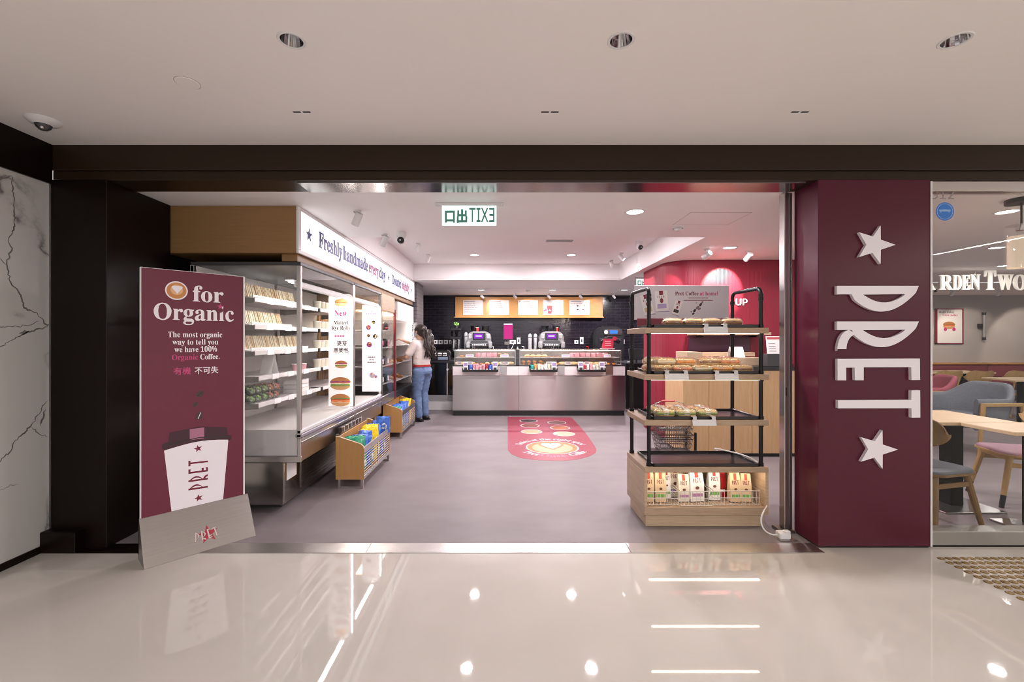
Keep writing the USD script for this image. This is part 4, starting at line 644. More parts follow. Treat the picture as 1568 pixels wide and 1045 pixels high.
fr1 = fridge(3.54, 4.815, 'nearer chilled cabinet with sandwiches behind its glass end', True)
fr2 = fridge(4.822, 5.90, 'farther chilled cabinet behind the tall sandwich poster', False)
fr1.w('divider_glass', G().box(XB + .03, -1.91, 4.792, 4.798, .67, 1.84), 'glass')

# paper posters, LED light put in as a sheet glow, standing at the ends of the two cabinets
def poster(y, x0, x1, z0, z1, label):
    t = T('promotional_poster', label, 'poster', ((x0 + x1) / 2, y, z0), group=None)
    pts = rrect(x0, x1, z0, z1, .004).union(sbox(x0, z0, x1 - .05, z1)).difference(sbox(x1 - .05, z1 - .05, x1 + .01, z1 + .01)).union(disc(.05, x1 - .05, z1 - .05))
    t.w('sheet', G().ext(pts, .006, front(0, y + .006, 0)), 'poster_sheet')
    t.w('light_strip', G().box(x1 - .006, x1 + .002, y - .012, y - .002, z0 + .02, z1 - .1), 'led_white', label='glowing light strip')
    return t


def roll_picture(t, M, cx, cz, w, seed, onion=False):
    """a filled roll printed on a poster: crust, filling, crust"""
    r = random.Random(seed); h = w * .42
    top = disc(w / 2, cx, cz + h * .08, 36, .55).intersection(sbox(cx - w, cz + h * .12, cx + w, cz + h))
    bot = disc(w / 2, cx, cz - h * .10, 36, .5).intersection(sbox(cx - w, cz - h, cx + w, cz - h * .22))
    p = t.w('roll_picture', G().ext(top, .0006, M), 'print_crust')
    t.w('crust', G().ext(bot, .0006, M), 'print_bun', under=p)
    for i, (m, z) in enumerate((('print_purple', .14), ('print_orange', 0.), ('print_cream', -.08), ('print_green', -.18)) if onion else (('print_green', .12), ('print_redfill', .02), ('print_orange', -.12))):
        xs = np.linspace(cx - w * .46, cx + w * .46, 12)
        up = [(x, cz + h * z + h * .11 * (1 + .5 * r.random())) for x in xs]; dn = [(x, cz + h * z - h * .06 * (1 + .6 * r.random())) for x in xs[::-1]]
        t.w('filling', G().ext(Polygon(up + dn).buffer(0), .0007 + .0001 * i, M), m, under=p)


po1 = poster(4.775, -1.902, -1.638, .672, 1.895, 'tall white poster of filled rolls in the nearer chilled cabinet')
M = front(0, 4.7748, 0)
roll_picture(po1, M, -1.768, 1.80, .14, 1)
for s, cap, z, m, kind, x in (('New', .062, 1.655, 'print_magenta', 's', -1.77), ('Malted', .040, 1.562, 'print_dark', 's', -1.77), ('Rye Rolls', .040, 1.505, 'print_dark', 's', -1.768), ('麥芽', .052, 1.335, 'print_dark', 'c', -1.755), ('黑麥包', .052, 1.262, 'print_dark', 'c', -1.765)):
    po1.w('lettering', G().ext(text(s, cap, kind, x, z, 'c', .82 if kind == 's' else 1), .0006, M), m)
po1.w('lettering', G().ext(shapely.union_all([sbox(-1.835 + .028 * k, 1.428, -1.835 + .028 * k + .018, 1.443) for k in range(4)]), .0006, M), 'print_pink')
roll_picture(po1, M, -1.765, 1.125, .14, 2, True)
roll_picture(po1, M, -1.772, .915, .235, 3, True)
roll_picture(po1, M, -1.772, .735, .225, 4)
po2 = poster(5.86, -1.885, -1.632, .70, 1.86, 'tall white poster of small coloured bowls in the farther chilled cabinet')
M = front(0, 5.8598, 0)
rnd = random.Random(4)
for cx, cz, r in ((-1.80, 1.56, .032), (-1.71, 1.44, .030), (-1.79, 1.33, .036), (-1.73, 1.63, .022), (-1.75, .92, .036), (-1.80, 1.45, .02), (-1.70, .90, .02)):
    p = po2.w('bowl_picture', G().ext(disc(r, cx, cz), .0006, M), rnd.choice(['print_purple', 'print_lilac', 'print_dark']))
    for k in range(4):
        po2.w('fruit', G().ext(disc(r * rnd.uniform(.25, .4), cx + rnd.uniform(-.5, .5) * r, cz + rnd.uniform(-.5, .5) * r, 12), .0008, M), rnd.choice(['print_orange', 'print_yellow', 'print_cream', 'print_orange']), under=p)
for z, w in ((1.765, .05), (1.735, .15), (1.155, .10), (1.12, .07), (1.085, .12)):
    po2.w('small_print', G().ext(shapely.union_all([sbox(-1.755 - w / 2 + .014 * k, z, -1.755 - w / 2 + .014 * k + .010, z + .014) for k in range(int(w / .014))]), .0006, M), 'print_pink' if z > 1.7 else 'print_greytext')

# ---------------------------------------------------------------- what stands on the chilled shelves
def sandwich(mats):
    """a wrapped triangular half: two bread slices, filling, clear film; depth along y is its thickness"""
    t = T('sandwich_pack', None, 'sandwich')
    tri = lambda a: Polygon([(0, 0), (.115 * a, 0), (.058 * a, .10 * a)])
    for k, (y0, y1, m) in enumerate(((0, .015, mats[0]), (.015, .022, mats[1]), (.022, .037, mats[0]))):
        t.p('bread' if m == mats[0] else 'filling', G().ext(tri(1 if m == mats[0] else .96), y1 - y0, frame((-.0575, y1, 0), (1, 0, 0), (0, 0, 1))), m)
    return t


NTH = ['first', 'second', 'third', 'fourth', 'fifth', 'sixth', 'seventh', 'eighth', 'ninth', 'tenth', 'eleventh', 'twelfth', 'thirteenth', 'fourteenth', 'fifteenth', 'sixteenth', 'seventeenth', 'eighteenth', 'nineteenth', 'twentieth', 'twenty-first', 'twenty-second']
rnd = random.Random(12)
kinds = [sandwich(('bread_pale', 'fill_green')), sandwich(('bread_brown', 'fill_cream')), sandwich(('bread_pale', 'fill_brown'))]
place = []
for row, (h, n, y0) in enumerate(((SH[0], 19, 3.62), (SH[1], 14, 3.61), (SH[2], 22, 3.60))):
    tr = one('sandwich_tray', G().ext(Polygon([(-2.34, h + .001), (-2.06, h + .001), (-2.06, h + .035), (-2.066, h + .035), (-2.066, h + .006), (-2.325, h + .075), (-2.34, h + .075)]), n * .046 + .03, frame((0, y0 + n * .046 + .015, 0), (1, 0, 0), (0, 0, 1))), 'white_plastic',
             f'white sloping tray of sandwiches on the {("top", "second", "third")[row]} shelf of the nearer cabinet', 'tray', 'white sloping sandwich trays')
    for k in range(n):
        place.append((row, k, (-2.19 + rnd.uniform(-.008, .008), y0 + k * .046, h + .041), rnd.uniform(-5, 5)))
first = {}
for row, k, loc, rz in place:
    w = rnd.choice((0, 0, 1, 2)) if row != 2 else rnd.choice((0, 1, 0, 0))
    lab = f'{("pale", "brown-bread", "dark-filled")[w]} sandwich, {NTH[k]} from the glass end, {("top", "second", "third")[row]} shelf of the nearer cabinet'
    if w not in first:
        first[w] = 1; o = kinds[w].prim
        UsdGeom.Xformable(o).GetOrderedXformOps()[0].Set(loc); UsdGeom.Xformable(o).GetOrderedXformOps()[1].Set((0, 15, rz))
        tag(o, lab, group=f'{("pale", "brown-bread", "dark-filled")[w]} sandwiches, {("top", "second", "third")[row]} shelf')
    else:
        dup(kinds[w], lab, loc, (0, 15, rz), group=f'{("pale", "brown-bread", "dark-filled")[w]} sandwiches, {("top", "second", "third")[row]} shelf')

# salad pots, boxes and a folded card on the lower shelves
def pot(m1, m2):
    t = T('salad_pot', None, 'salad')
    t.p('bowl', G().lathe([(.0, 0), (.036, 0), (.045, .055), (.042, .055), (.034, .004), (0, .004)], 18), 'film')
    g = G(); r = random.Random(5)
    for k in range(9): g.sphere((r.uniform(-.02, .02), r.uniform(-.02, .02), .02 + .004 * k), .014, 1)
    t.p('leaves', g, m1)
    g = G()
    for k in range(6): g.sphere((r.uniform(-.024, .024), r.uniform(-.024, .024), .025 + .005 * k), .012, 1)
    t.p('topping', g, m2)
    t.p('lid', G().lathe([(.046, .055), (.044, .064), (.0, .068)], 18), 'film')
    return t


po = [pot('leaf_green', 'white_food'), pot('tomato_red', 'white_food')]
first = set(); h = SH[4]
for lev in range(2):
    for k in range(5):
        for c in range(2):
            w = 0 if k < 3 else 1
            loc = (-2.10 - c * .10, 3.64 + k * .098, h + .001 + lev * .071)
            lab = ('green leaf salad pot' if w == 0 else 'red tomato salad pot') + f', {NTH[k]} from the glass end, {("front", "rear")[c]} row, {("lower", "upper")[lev]} layer'
            gr = f'{("green", "red")[w]} salad pots, {("lower", "upper")[lev]} layer'
            if w not in first:
                first.add(w); UsdGeom.Xformable(po[w].prim).GetOrderedXformOps()[0].Set(loc); tag(po[w].prim, lab, group=gr)
            else: dup(po[w], lab, loc, group=gr)
t = T('table_card', 'folded white card standing on the fourth shelf of the nearer cabinet', 'card', (-2.12, 3.95, SH[3]))
t.w('card', G().ext(Polygon([(-.07, 0), (0, .19), (.07, 0), (.066, 0), (0, .18), (-.066, 0)]), .10, frame((-2.18, 3.99, SH[3] + .001), (0, 1, 0), (0, 0, 1))), 'paper')
for k, (y, lab) in enumerate(((4.42, 'pink dessert pot, the nearer of two, beside the folded card'), (4.56, 'pink dessert pot, the farther of two, beside the folded card'))):
    t = T('dessert_pot', lab, 'dessert', (-2.09, y, SH[3]))
    t.p('pot', G().lathe([(0, 0), (.034, 0), (.042, .06), (0, .06)], 18), 'pink_food'); t.p('lid', G().lathe([(.043, .06), (.043, .068), (0, .070)], 18), 'paper')
for k in range(3):
    t = T('food_box', f'long white food box, {("lowest", "middle", "topmost")[k]} of the pile on the bottom shelf', 'food box', (-2.11, 4.47, SH[4] + k * .042))
    t.p('box', G().box(-.07, .07, -.13, .13, .001, .034, .003), 'paper'); t.p('lid', G().box(-.073, .073, -.133, .133, .034, .041, .002), 'white_plastic')
# pots standing behind, in the farther cabinet
pt = None
for i, h in enumerate(SH[:4]):
    for k in range(9):
        loc = (-2.09, 4.92 + k * .108, h)
        lab = f'white yoghurt pot, {NTH[k]} from the entrance, {("top", "second", "third", "fourth")[i]} shelf of the farther cabinet'
        gr = f'yoghurt pots, {("top", "second", "third", "fourth")[i]} shelf'
        if pt is None:
            pt = T('yoghurt_pot', lab, 'yoghurt pot', loc, group=gr)
            pt.p('pot', G().lathe([(0, 0), (.036, 0), (.044, .085), (0, .085)], 18), 'cream_food'); pt.p('lid', G().lathe([(.046, .085), (.046, .094), (0, .096)], 18), 'paper')
        else: dup(pt, lab, loc, group=gr)

# ---------------------------------------------------------------- tall cabinet with dark tubs, then the pastry cabinet
t = T('tub_cabinet', 'tall narrow cabinet of dark tubs with a red edge, past the posters', 'display cabinet', (-2.0, 6.27, 0))
t.w('base', G().box(XB, -1.73, 5.93, 6.62, 0, .50, .006).box(XB, XF, 5.93, 6.62, .50, .62, .006), 'steel')
g = G().box(XB, XB + .02, 5.93, 6.62, .62, 2.0)
for k in range(22): g.box(XB + .02, XB + .03, 5.94 + .031 * k, 5.955 + .031 * k, .62, 2.0)
t.w('ribbed_back', g, 'wood_cabinet')
t.w('header', G().box(XB, XF, 5.93, 6.62, 1.80, 2.03, .005), 'wood_pale')
t.w('post', G().box(XF - .03, XF, 5.93, 5.955, .62, 1.80, .002), 'steel')
t.w('red_edge', G().box(XF - .02, XF + .01, 6.62, 6.66, .50, 1.85, .003), 'red_edge', label='dark red upright edge strip')
t.w('front_glass', G().box(XF - .018, XF - .012, 5.96, 6.61, .63, 1.80), 'glass')
t.w('led_strip', G().box(-2.0, -1.75, 5.97, 6.6, 1.792, 1.799), 'led_warm')
TH = (.78, 1.03, 1.29, 1.53)
for h in TH: t.w('shelf', G().box(XB + .03, XF - .03, 5.96, 6.61, h - .015, h, .002), 'clear_shelf')
for k, h in enumerate(TH):
    for j in range(2):
        t = T('dark_tub', f'black domed tub with a label, {("nearer", "farther")[j]} one on {("lowest", "second", "third", "highest")[k]} shelf of the tall cabinet', 'tub', (-1.74, 6.12 + .27 * j, h))
        prof = [(0, .001), (.052, .001), (.062, .02), (.064, .07), (.055, .10), (.03, .118), (0, .122)]
        t.p('tub', G().lathe(prof, 24), 'black_plastic')
        t.p('tub_label', G().ext(rrect(-.03, .03, .025, .09, .006), .003, frame((.063, 0, 0), (0, 1, 0), (0, 0, 1))), ('paper', 'paper', 'print_pink', 'print_burg')[k])
t = T('pastry_cabinet', 'glass-sided cabinet of pastries that the customer reaches into', 'display cabinet', (-2.0, 7.4, 0))
t.w('base', G().box(XB, -1.73, 6.68, 8.12, 0, .50, .006).box(XB, XF, 6.68, 8.12, .50, .60, .006), 'black_plastic')
t.w('back_panel', G().box(XB, XB + .03, 6.68, 8.12, .60, 1.80), 'fridge_inside')
t.w('end_panel', G().box(XB, XF - .05, 8.09, 8.12, .60, 1.80), 'fridge_inside')
t.w('header', G().box(XB, XF - .02, 6.90, 8.12, 1.70, 2.0, .006), 'white_paint')
t.w('side_glass', G().box(XB + .03, XF - .01, 6.70, 6.706, .62, 1.80), 'glass_hazy')
t.w('post', G().box(XF - .014, XF, 6.69, 6.715, .60, 1.85, .002), 'steel')
t.w('light_strip', G().cyl((XF - .05, 8.06, 1.30), (XF - .05, 8.06, 1.72), .014, 12), 'led_white')
for h in (.74, 1.02, 1.31): t.w('shelf', G().box(XB + .03, XF - .07, 6.72, 8.08, h - .015, h, .002), 'clear_shelf')


def pastry_shape(seed, r=.05):
    m = trimesh.creation.icosphere(3, 1.0); v = m.vertices
    v = v * (1 + .25 * (meshkit.fbm(v * 2.2 + seed, 3)[:, None] - .5)) * np.array([1.25, .8, .55]) * r
    v[:, 2] = np.maximum(v[:, 2], -.35 * r) + .35 * r
    return G().add(v, m.faces)


for i, h in enumerate((.74, 1.02)):
    for k in range(6):
        t = one('pastry', G().put(pastry_shape(k + i * 9, .058), rot(rz=40 * k), (-1.80 - .12 * (k % 2), 6.80 + .2 * k, h)), ('crust_gold', 'crust_dark', 'orange_food')[(k + i) % 3],
                f'wrapped pastry, {NTH[k]} from the glass end, on the {("lower", "middle")[i]} shelf of the pastry cabinet', 'pastry')

# ---------------------------------------------------------------- snack stands with bags of crisps
def stand(x0, x1, y0, y1, label):
    t = T('snack_stand', label, 'snack stand', ((x0 + x1) / 2, (y0 + y1) / 2, 0))
    hb, hf, b = .488, .396, .085
    prof = [(x0, b), (x0, hb), (x0 + .02, hb), (x1 - .03, hf + .02), (x1 - .008, hf), (x1, hf - .02), (x1, b)]
    for y in (y0, y1 - .018):
        p = t.w('end_panel', G().ext(Polygon(prof), .018, frame((0, y + .018, 0), (1, 0, 0), (0, 0, 1))), 'wood_basket')
        t.w('edging', G().ext(LineString(prof[1:6]).buffer(.0025), .020, frame((0, y + .019, 0), (1, 0, 0), (0, 0, 1))), 'wood_pale', under=p, label='paler edge of the panel')
        g = G()
        for x in (x0 + .035, x1 - .018): g.box(x - .011, x + .011, y - .002, y + .020, 0, b)
        g.box(x0 + .046, x1 - .029, y + .001, y + .018, 0, .02)
        t.w('leg_frame', g, 'steel')
    t.w('bottom', G().box(x0, x1 - .004, y0 + .018, y1 - .018, b, b + .012), 'wood_basket')
    t.w('lower_rail', G().box(x1 - .014, x1, y0 + .018, y1 - .018, b - .002, b + .03, .002), 'steel')
    t.w('upper_rail', G().box(x1 - .012, x1 - .002, y0 + .018, y1 - .018, hf - .075, hf - .012, .002), 'steel')
    t.w('back_rail', G().box(x0, x0 + .012, y0 + .018, y1 - .018, b + .012, hb - .01, .002), 'wood_basket')
    n = 4
    for k in range(n + 1):
        y = y0 + .018 + (y1 - y0 - .036) * k / n
        t.w('upright', G().box(x1 - .013, x1 - .001, y - .007, y + .007, b, hf - .012, .002), 'steel')
        if k == 2: t.w('divider', G().ext(Polygon([(x0 + .012, b + .012), (x0 + .012, hb - .02), (x1 - .014, hf - .02), (x1 - .014, b + .012)]), .005, frame((0, y + .0025, 0), (1, 0, 0), (0, 0, 1))), 'glass')
    for k in range(8):
        z = b + .042 + k * .0255
        t.w('wire', G().cyl((x1 - .004, y0 + .018, z), (x1 - .004, y1 - .018, z), .0034, 8), 'steel_bright')
    return t


stand(-1.567, -1.303, 4.10, 5.05, 'wooden snack stand with crisp bags, the one nearer the entrance')
stand(-1.69, -1.42, 6.17, 7.10, 'wooden snack stand with crisp bags, the one beside the customer')


def bag_mesh(w, h, d, seed):
    """a puffed, crimped packet standing on its edge"""
    nu, nv = 15, 19
    u, v = np.meshgrid(np.linspace(-1, 1, nu), np.linspace(-1, 1, nv), indexing='ij')
    puff = np.clip((1 - np.abs(u) ** 2.6) * (1 - np.abs(v) ** 4), 0, 1) ** .6
    out = []
    for s in (1, -1):
        P = np.stack([u * w / 2 * (1 - .07 * puff), s * puff * d / 2 + 0 * u, v * h / 2], -1)
        wob = meshkit.fbm(np.stack([u * 3, v * 3, 0 * u + seed + s], -1), 3) - .5
        P[..., 1] += wob * .036 * puff ** .5; P[..., 0] += wob * .020; P[..., 2] += wob * .016
        P[..., 2] += .004 * np.sin(u * 14 + seed) * (np.abs(v) > .85); P[..., 1] += .010 * np.sin(u * 5 + seed) * (np.abs(v) ** 4)
        out.append(P.reshape(-1, 3))
    g = G(); f = []
    for i in range(nu - 1):
        for j in range(nv - 1): f.append((i * nv + j, (i + 1) * nv + j, (i + 1) * nv + j + 1, i * nv + j + 1))
    f = np.array(f); g.add(out[0], f[:, ::-1]); g.add(out[1], f)
    return g


rnd = random.Random(3)
protos = {}
def bag(col, loc, rz, tilt, label):
    name = 'crisp_bag'
    t = T(name, label, 'crisp bag', loc)
    R = rot(rx=tilt, rz=rz)
    t.p('packet', G().put(bag_mesh(.15, .20, .065, rnd.uniform(0, 50)), R), 'bag_' + col, smooth=50)
    t.p('front_panel', G().put(bag_mesh(.11, .10, .073, 3.0), R, tuple(R @ np.array([0, -.0015, -.012]))), 'bag_print_' + col, smooth=50)


ords = ('first', 'second', 'third', 'fourth', 'fifth', 'sixth', 'seventh', 'eighth', 'ninth', 'tenth', 'eleventh', 'twelfth', 'thirteenth', 'fourteenth')
def load(x0, x1, y0, y1, spec, where):
    n = 4; L4 = (y1 - y0 - .036) / n; c = {}
    for k, cols in enumerate(spec):
        ya = y0 + .018 + L4 * k
        for j, col in enumerate(cols):
            c[col] = c.get(col, 0) + 1
            y = ya + L4 * (j + .7) / (len(cols) + .4)
            bag(col, ((x0 + x1) / 2 + rnd.uniform(-.01, .01), y, .085 + .26 + rnd.uniform(-.02, .035)), rnd.uniform(-24, 30), rnd.uniform(-42, -8), f'{dict(g="green and white", b="blue and white", y="bright yellow")[col]} crisp bag, {ords[c[col] - 1]} of its colour in the snack stand {where}')
def front_bags(x1, y0, y1, cols, where):
    L4 = (y1 - y0 - .036) / 4; c = {}
    for k, col in enumerate(cols):
        c[col] = c.get(col, 0) + 1
        bag(col, (x1 - .062, y0 + .018 + L4 * (k + .5), .215), 90 + rnd.uniform(-4, 4), 3, f'{dict(g="green and white", b="blue and white", y="bright yellow")[col]} crisp bag against the wires, {ords[c[col] - 1]} such, stand {where}')
front_bags(-1.303, 4.10, 5.05, 'gbyb', 'nearer the entrance'); front_bags(-1.42, 6.17, 7.10, 'gbby', 'beside the customer')
load(-1.567, -1.303, 4.10, 5.05, ['ggg', 'bbb', 'yyy', 'bb'], 'nearer the entrance')
load(-1.69, -1.42, 6.17, 7.10, ['gg', 'bb', 'bb', 'yy'], 'beside the customer')
bag('b', (-1.36, 4.97, .43), 20, 6, 'blue and white crisp bag sticking up at the far end of the nearer snack stand')
# chocolate bars clipped along the cabinet front
for k in range(6):
    y = 4.34 + k * .105
    t = T('chocolate_bar', f'dark wrapped bar, {ords[k]} from the entrance, in the row behind the nearer snack stand', 'chocolate bar', (-1.60, y, .50))
    t.p('wrapper', G().box(-.018, .018, -.042, .042, -.03, .035, .005), 'choc_wrap'); t.p('paper_end', G().box(-.0185, .0185, .030, .046, -.029, .034, .004), 'paper')
one('bar_rack', G().box(-1.634, -1.575, 4.27, 4.94, .462, .469).box(-1.58, -1.575, 4.27, 4.94, .469, .485), 'steel', 'thin steel rack of dark bars on the front of the chilled cabinet', 'rack')
# ---------------------------------------------------------------- steel coffee counter
CY = 8.02
t = T('service_counter', 'long brushed steel coffee counter with a white upper band', 'counter', (.66, 8.4, 0))
for a, b in ((-.92, .291), (.293, 2.24)):
    t.w('front_panel', G().box(a, b, CY, CY + .02, .094, .735, .002), 'counter_steel')
    t.w('upper_panel', G().box(a, b, CY - .004, CY + .02, .737, .905, .002), 'corian')
t.w('kick', G().box(-.91, 2.23, CY + .012, CY + .78, 0, .092), 'black_plastic')
t.w('body', G().box(-.92, 2.24, CY + .02, CY + .80, .092, .905), 'white_paint')
t.w('ledge', G().box(-.92, 2.24, CY - .006, CY + .80, .905, .925, .002), 'black_plastic')
for k, (x, m) in enumerate(((-.06, 'grey_plastic'), (1.00, 'grey_plastic'), (1.885, 'choc_brown'))):
    p = t.w('bag_slot', G().box(x, x + .13, CY - .016, CY - .004, .752, .912, .003), m)
    t.w('screw', G().cyl((x + .065, CY - .018, .895), (x + .065, CY - .016, .895), .004, 10), 'chrome', under=p)


def glass_case(x0, x1, label):
    t = T('glass_case', label, 'display case', ((x0 + x1) / 2, 8.25, .925))
    y0, y1, z0, z1 = CY + .01, CY + .50, .925, 1.21
    t.w('floor_plate', G().box(x0, x1, y0, y1, z0, z0 + .008), 'steel')
    t.w('front_glass', G().box(x0 + .006, x1 - .006, y0, y0 + .005, z0 + .008, z1 - .008), 'glass')
    for x in (x0, x1 - .006): t.w('end_glass', G().box(x, x + .006, y0, y1, z0 + .008, z1 - .008), 'glass')
    t.w('top_glass', G().box(x0, x1, y0 + .02, y1, z1 - .010, z1 - .004), 'glass')
    t.w('top_rail', G().box(x0, x1, y0 - .004, y0 + .020, z1 - .012, z1 + .004, .002).box(x0, x1, y1 - .015, y1 + .005, z1 - .012, z1 + .004, .002), 'chrome')
    for x in (x0, x1 - .012):
        t.w('post', G().box(x, x + .012, y0 - .003, y0 + .010, z0, z1, .002), 'chrome')
    t.w('shelf', G().box(x0 + .012, x1 - .012, y0 + .10, y1 - .02, z0 + .132, z0 + .140, .001), 'clear_shelf')
    t.w('back_door', G().box(x0 + .006, x1 - .006, y1 - .008, y1 - .003, z0 + .008, z1 - .014), 'steel_dark')
    t.w('light_strip', G().box(x0 + .02, x1 - .02, y0 + .022, y0 + .034, z1 - .020, z1 - .012), 'led_case')
    return t


glass_case(-.886, .235, 'glass pastry case on the counter, the shorter one')
glass_case(.305, 2.175, 'glass pastry case on the counter, the longer one')
t = T('case_divider', 'dark upright between the two glass cases on the counter', 'post', (.27, 8.1, .925))
t.w('post', G().box(.237, .303, CY + .005, CY + .06, .925, 1.215, .004), 'dark_plastic')
t.w('cap', G().lathe([(0, 1.215), (.02, 1.215), (.018, 1.235), (.008, 1.25), (.010, 1.262), (0, 1.268)], 16, (.27, CY + .03, 0)), 'white_plastic')

# food inside the cases
rnd = random.Random(21)
kinds = {'croissant': ('crust_gold', .054), 'muffin': ('crust_dark', .044), 'bun': ('crust_gold', .05), 'cake_slice': ('pink_food', .042), 'egg_tart': ('orange_food', .04), 'cookie': ('crust_dark', .038)}
def food(name, x, y, z, lab):
    m, r = kinds[name]
    if name == 'croissant':
        g = G().tube([(r * 1.4 * math.cos(a), r * .9 * math.sin(a) - r * .4, .022) for a in np.linspace(.1, math.pi - .1, 9)], [.008, .017, .023, .027, .029, .027, .023, .017, .008], 10)
    elif name == 'cake_slice': g = G().box(-r, r, -r * .8, r * .8, 0, .075, .005)
    elif name == 'muffin': g = G().lathe([(0, 0), (.026, 0), (.034, .04), (.042, .045), (.040, .058), (.022, .072), (0, .076)], 18)
    elif name == 'egg_tart': g = G().lathe([(0, 0), (.026, 0), (.038, .026), (.034, .028), (.0, .024)], 18)
    elif name == 'cookie': g = G().lathe([(0, 0), (.034, 0), (.037, .008), (.03, .015), (0, .018)], 18)
    else: g = pastry_shape(rnd.uniform(0, 40), r)
    R = rot(rz=rnd.uniform(-60, 60))
    return one(name, G().put(g, R, (x, y, z)), m, lab, {'cake_slice': 'cake', 'egg_tart': 'tart'}.get(name, name))


NUM = ['first', 'second', 'third', 'fourth', 'fifth', 'sixth', 'seventh', 'eighth', 'ninth', 'tenth', 'eleventh', 'twelfth', 'thirteenth', 'fourteenth', 'fifteenth', 'sixteenth', 'seventeenth', 'eighteenth']
def row(x0, x1, y, z, names, where):
    n = int((x1 - x0) / .105); c = {}
    for k in range(n):
        nm = names[k * len(names) // n]; c[nm] = c.get(nm, 0) + 1
        food(nm, x0 + .05 + k * .105 + rnd.uniform(-.008, .008), y + rnd.uniform(-.01, .01), z + .001, f'{dict(croissant="golden croissant", muffin="brown muffin", bun="golden baked bun", cake_slice="pink cake slice", egg_tart="orange tart", cookie="dark round cookie")[nm]}, {NUM[c[nm] - 1]} of them in the {where}')
row(-.86, .21, CY + .10, .933, ['croissant', 'egg_tart', 'bun', 'croissant'], 'front row of the shorter case')
row(.33, 2.15, CY + .10, .933, ['muffin', 'egg_tart', 'croissant', 'bun', 'egg_tart'], 'front row of the longer case')
row(-.84, .19, CY + .30, 1.065, ['egg_tart', 'cake_slice', 'cake_slice', 'muffin'], 'upper shelf of the shorter case')
row(.42, 2.08, CY + .30, 1.065, ['bun', 'cookie', 'cake_slice', 'cake_slice'], 'upper shelf of the longer case')
# price cards standing in the cases
card = None
for k, (x, z, w) in enumerate(((-.62, 1.065, .15), (.03, 1.065, .15), (-.62, .935, .13), (-.80, .935, .1), (.03, .935, .16), (1.17, 1.065, .15), (1.95, 1.065, .12), (.86, .935, .12), (1.20, .935, .12), (1.55, .935, .09), (1.86, .935, .12))):
    t = T('price_card', f'white price card, {NUM[k]} of those in the glass cases', 'price card', (x, CY + .045 if z < 1 else CY + .14, z + .001))
    t.p('card', G().box(-w / 2, w / 2, 0, .004, 0, .052, .001).box(-w / 2, w / 2, 0, .02, 0, .003), 'paper')
    t.p('print', G().box(-w * .38, w * .38, -.0006, 0, .016, .038), 'print_lilac' if z > 1 else 'print_greytext')

# trays hung on the counter front
def hang_tray(x0, x1, label):
    t = T('snack_tray', label, 'tray', ((x0 + x1) / 2, CY - .1, .815))
    t.w('tray', G().box(x0, x1, CY - .17, CY - .012, .815, .825).box(x0, x1, CY - .17, CY - .165, .825, .855, .001).box(x0, x0 + .005, CY - .165, CY - .012, .825, .88).box(x1 - .005, x1, CY - .165, CY - .012, .825, .88), 'black_plastic')
    t.w('hanger', G().box(x0, x1, CY - .016, CY - .010, .82, .93), 'black_plastic')
    return t
hang_tray(-.73, -.083, 'black tray of snacks hung on the counter below the shorter glass case')
hang_tray(.48, .982, 'black tray of snacks hung on the counter, the middle one of three')
hang_tray(1.352, 1.85, 'black tray of snacks hung on the counter, the one nearest the red wall')
def stand_card(x, lab):
    t = T('price_stand', lab, 'price stand', (x, CY - .12, .826))
    t.p('stand', G().box(-.045, .045, 0, .02, 0, .17, .003), 'print_white'); t.p('picture', G().box(-.034, .034, -.001, 0, .09, .15), 'print_lilac'); t.p('code', G().box(-.028, .028, -.001, 0, .02, .065), 'dark_plastic')
for x, l in ((-.672, 'tall price stand at the start of the first snack tray'), (-.14, 'tall price stand at the end of the first snack tray'), (.925, 'tall price stand at the end of the middle snack tray'), (1.41, 'tall price stand at the start of the last snack tray'), (1.79, 'tall price stand at the end of the last snack tray')): stand_card(x, l)
cols = {'pink': 'pink_food', 'blue': 'bag_b', 'white': 'paper', 'teal': 'teal_wrap', 'orange': 'orange_food', 'cream': 'cream_food', 'dark red': 'print_red', 'lilac': 'print_lilac'}
def packs(x0, x1, seq, tray):
    c = {}
    for k, col in enumerate(seq):
        c[col] = c.get(col, 0) + 1
        x = x0 + (x1 - x0) * (k + .5) / len(seq)
        t = T('snack_packet', f'small {col} snack packet, {NUM[c[col] - 1]} of its colour in the {tray} snack tray', 'snack packet', (x, CY - .10 + .03 * (k % 2), .885))
        t.p('packet', G().put(bag_mesh((x1 - x0) / len(seq) * .92, .11 + .02 * ((k * 7) % 3), .045, k * 3.1 + x0), rot(rx=-12), (0, 0, 0)), cols[col], smooth=50)
        t.p('front_label', G().box(-.018, .018, -.030, -.026, -.045, -.015, .001), 'paper')
packs(-.61, -.20, ['blue', 'pink', 'pink', 'pink', 'pink', 'dark red', 'blue'], 'first')
packs(.50, .87, ['teal', 'orange', 'cream', 'white', 'white', 'cream'], 'middle')
packs(1.46, 1.74, ['dark red', 'white', 'pink', 'white', 'cream'], 'last')

# ---------------------------------------------------------------- back counter and machines
t = T('back_counter', 'black back counter under the menu wall', 'counter', (.7, 10.3, 0))
t.w('cabinet', G().box(-1.25, 4.0, 9.95, 10.66, .1, .87, .004), 'black_plastic'); t.w('kick', G().box(-1.2, 3.9, 10.0, 10.6, 0, .1), 'black_gap'); t.w('worktop', G().box(-1.27, 4.05, 9.90, 10.665, .87, .905, .004), 'dark_plastic')
WT = .905


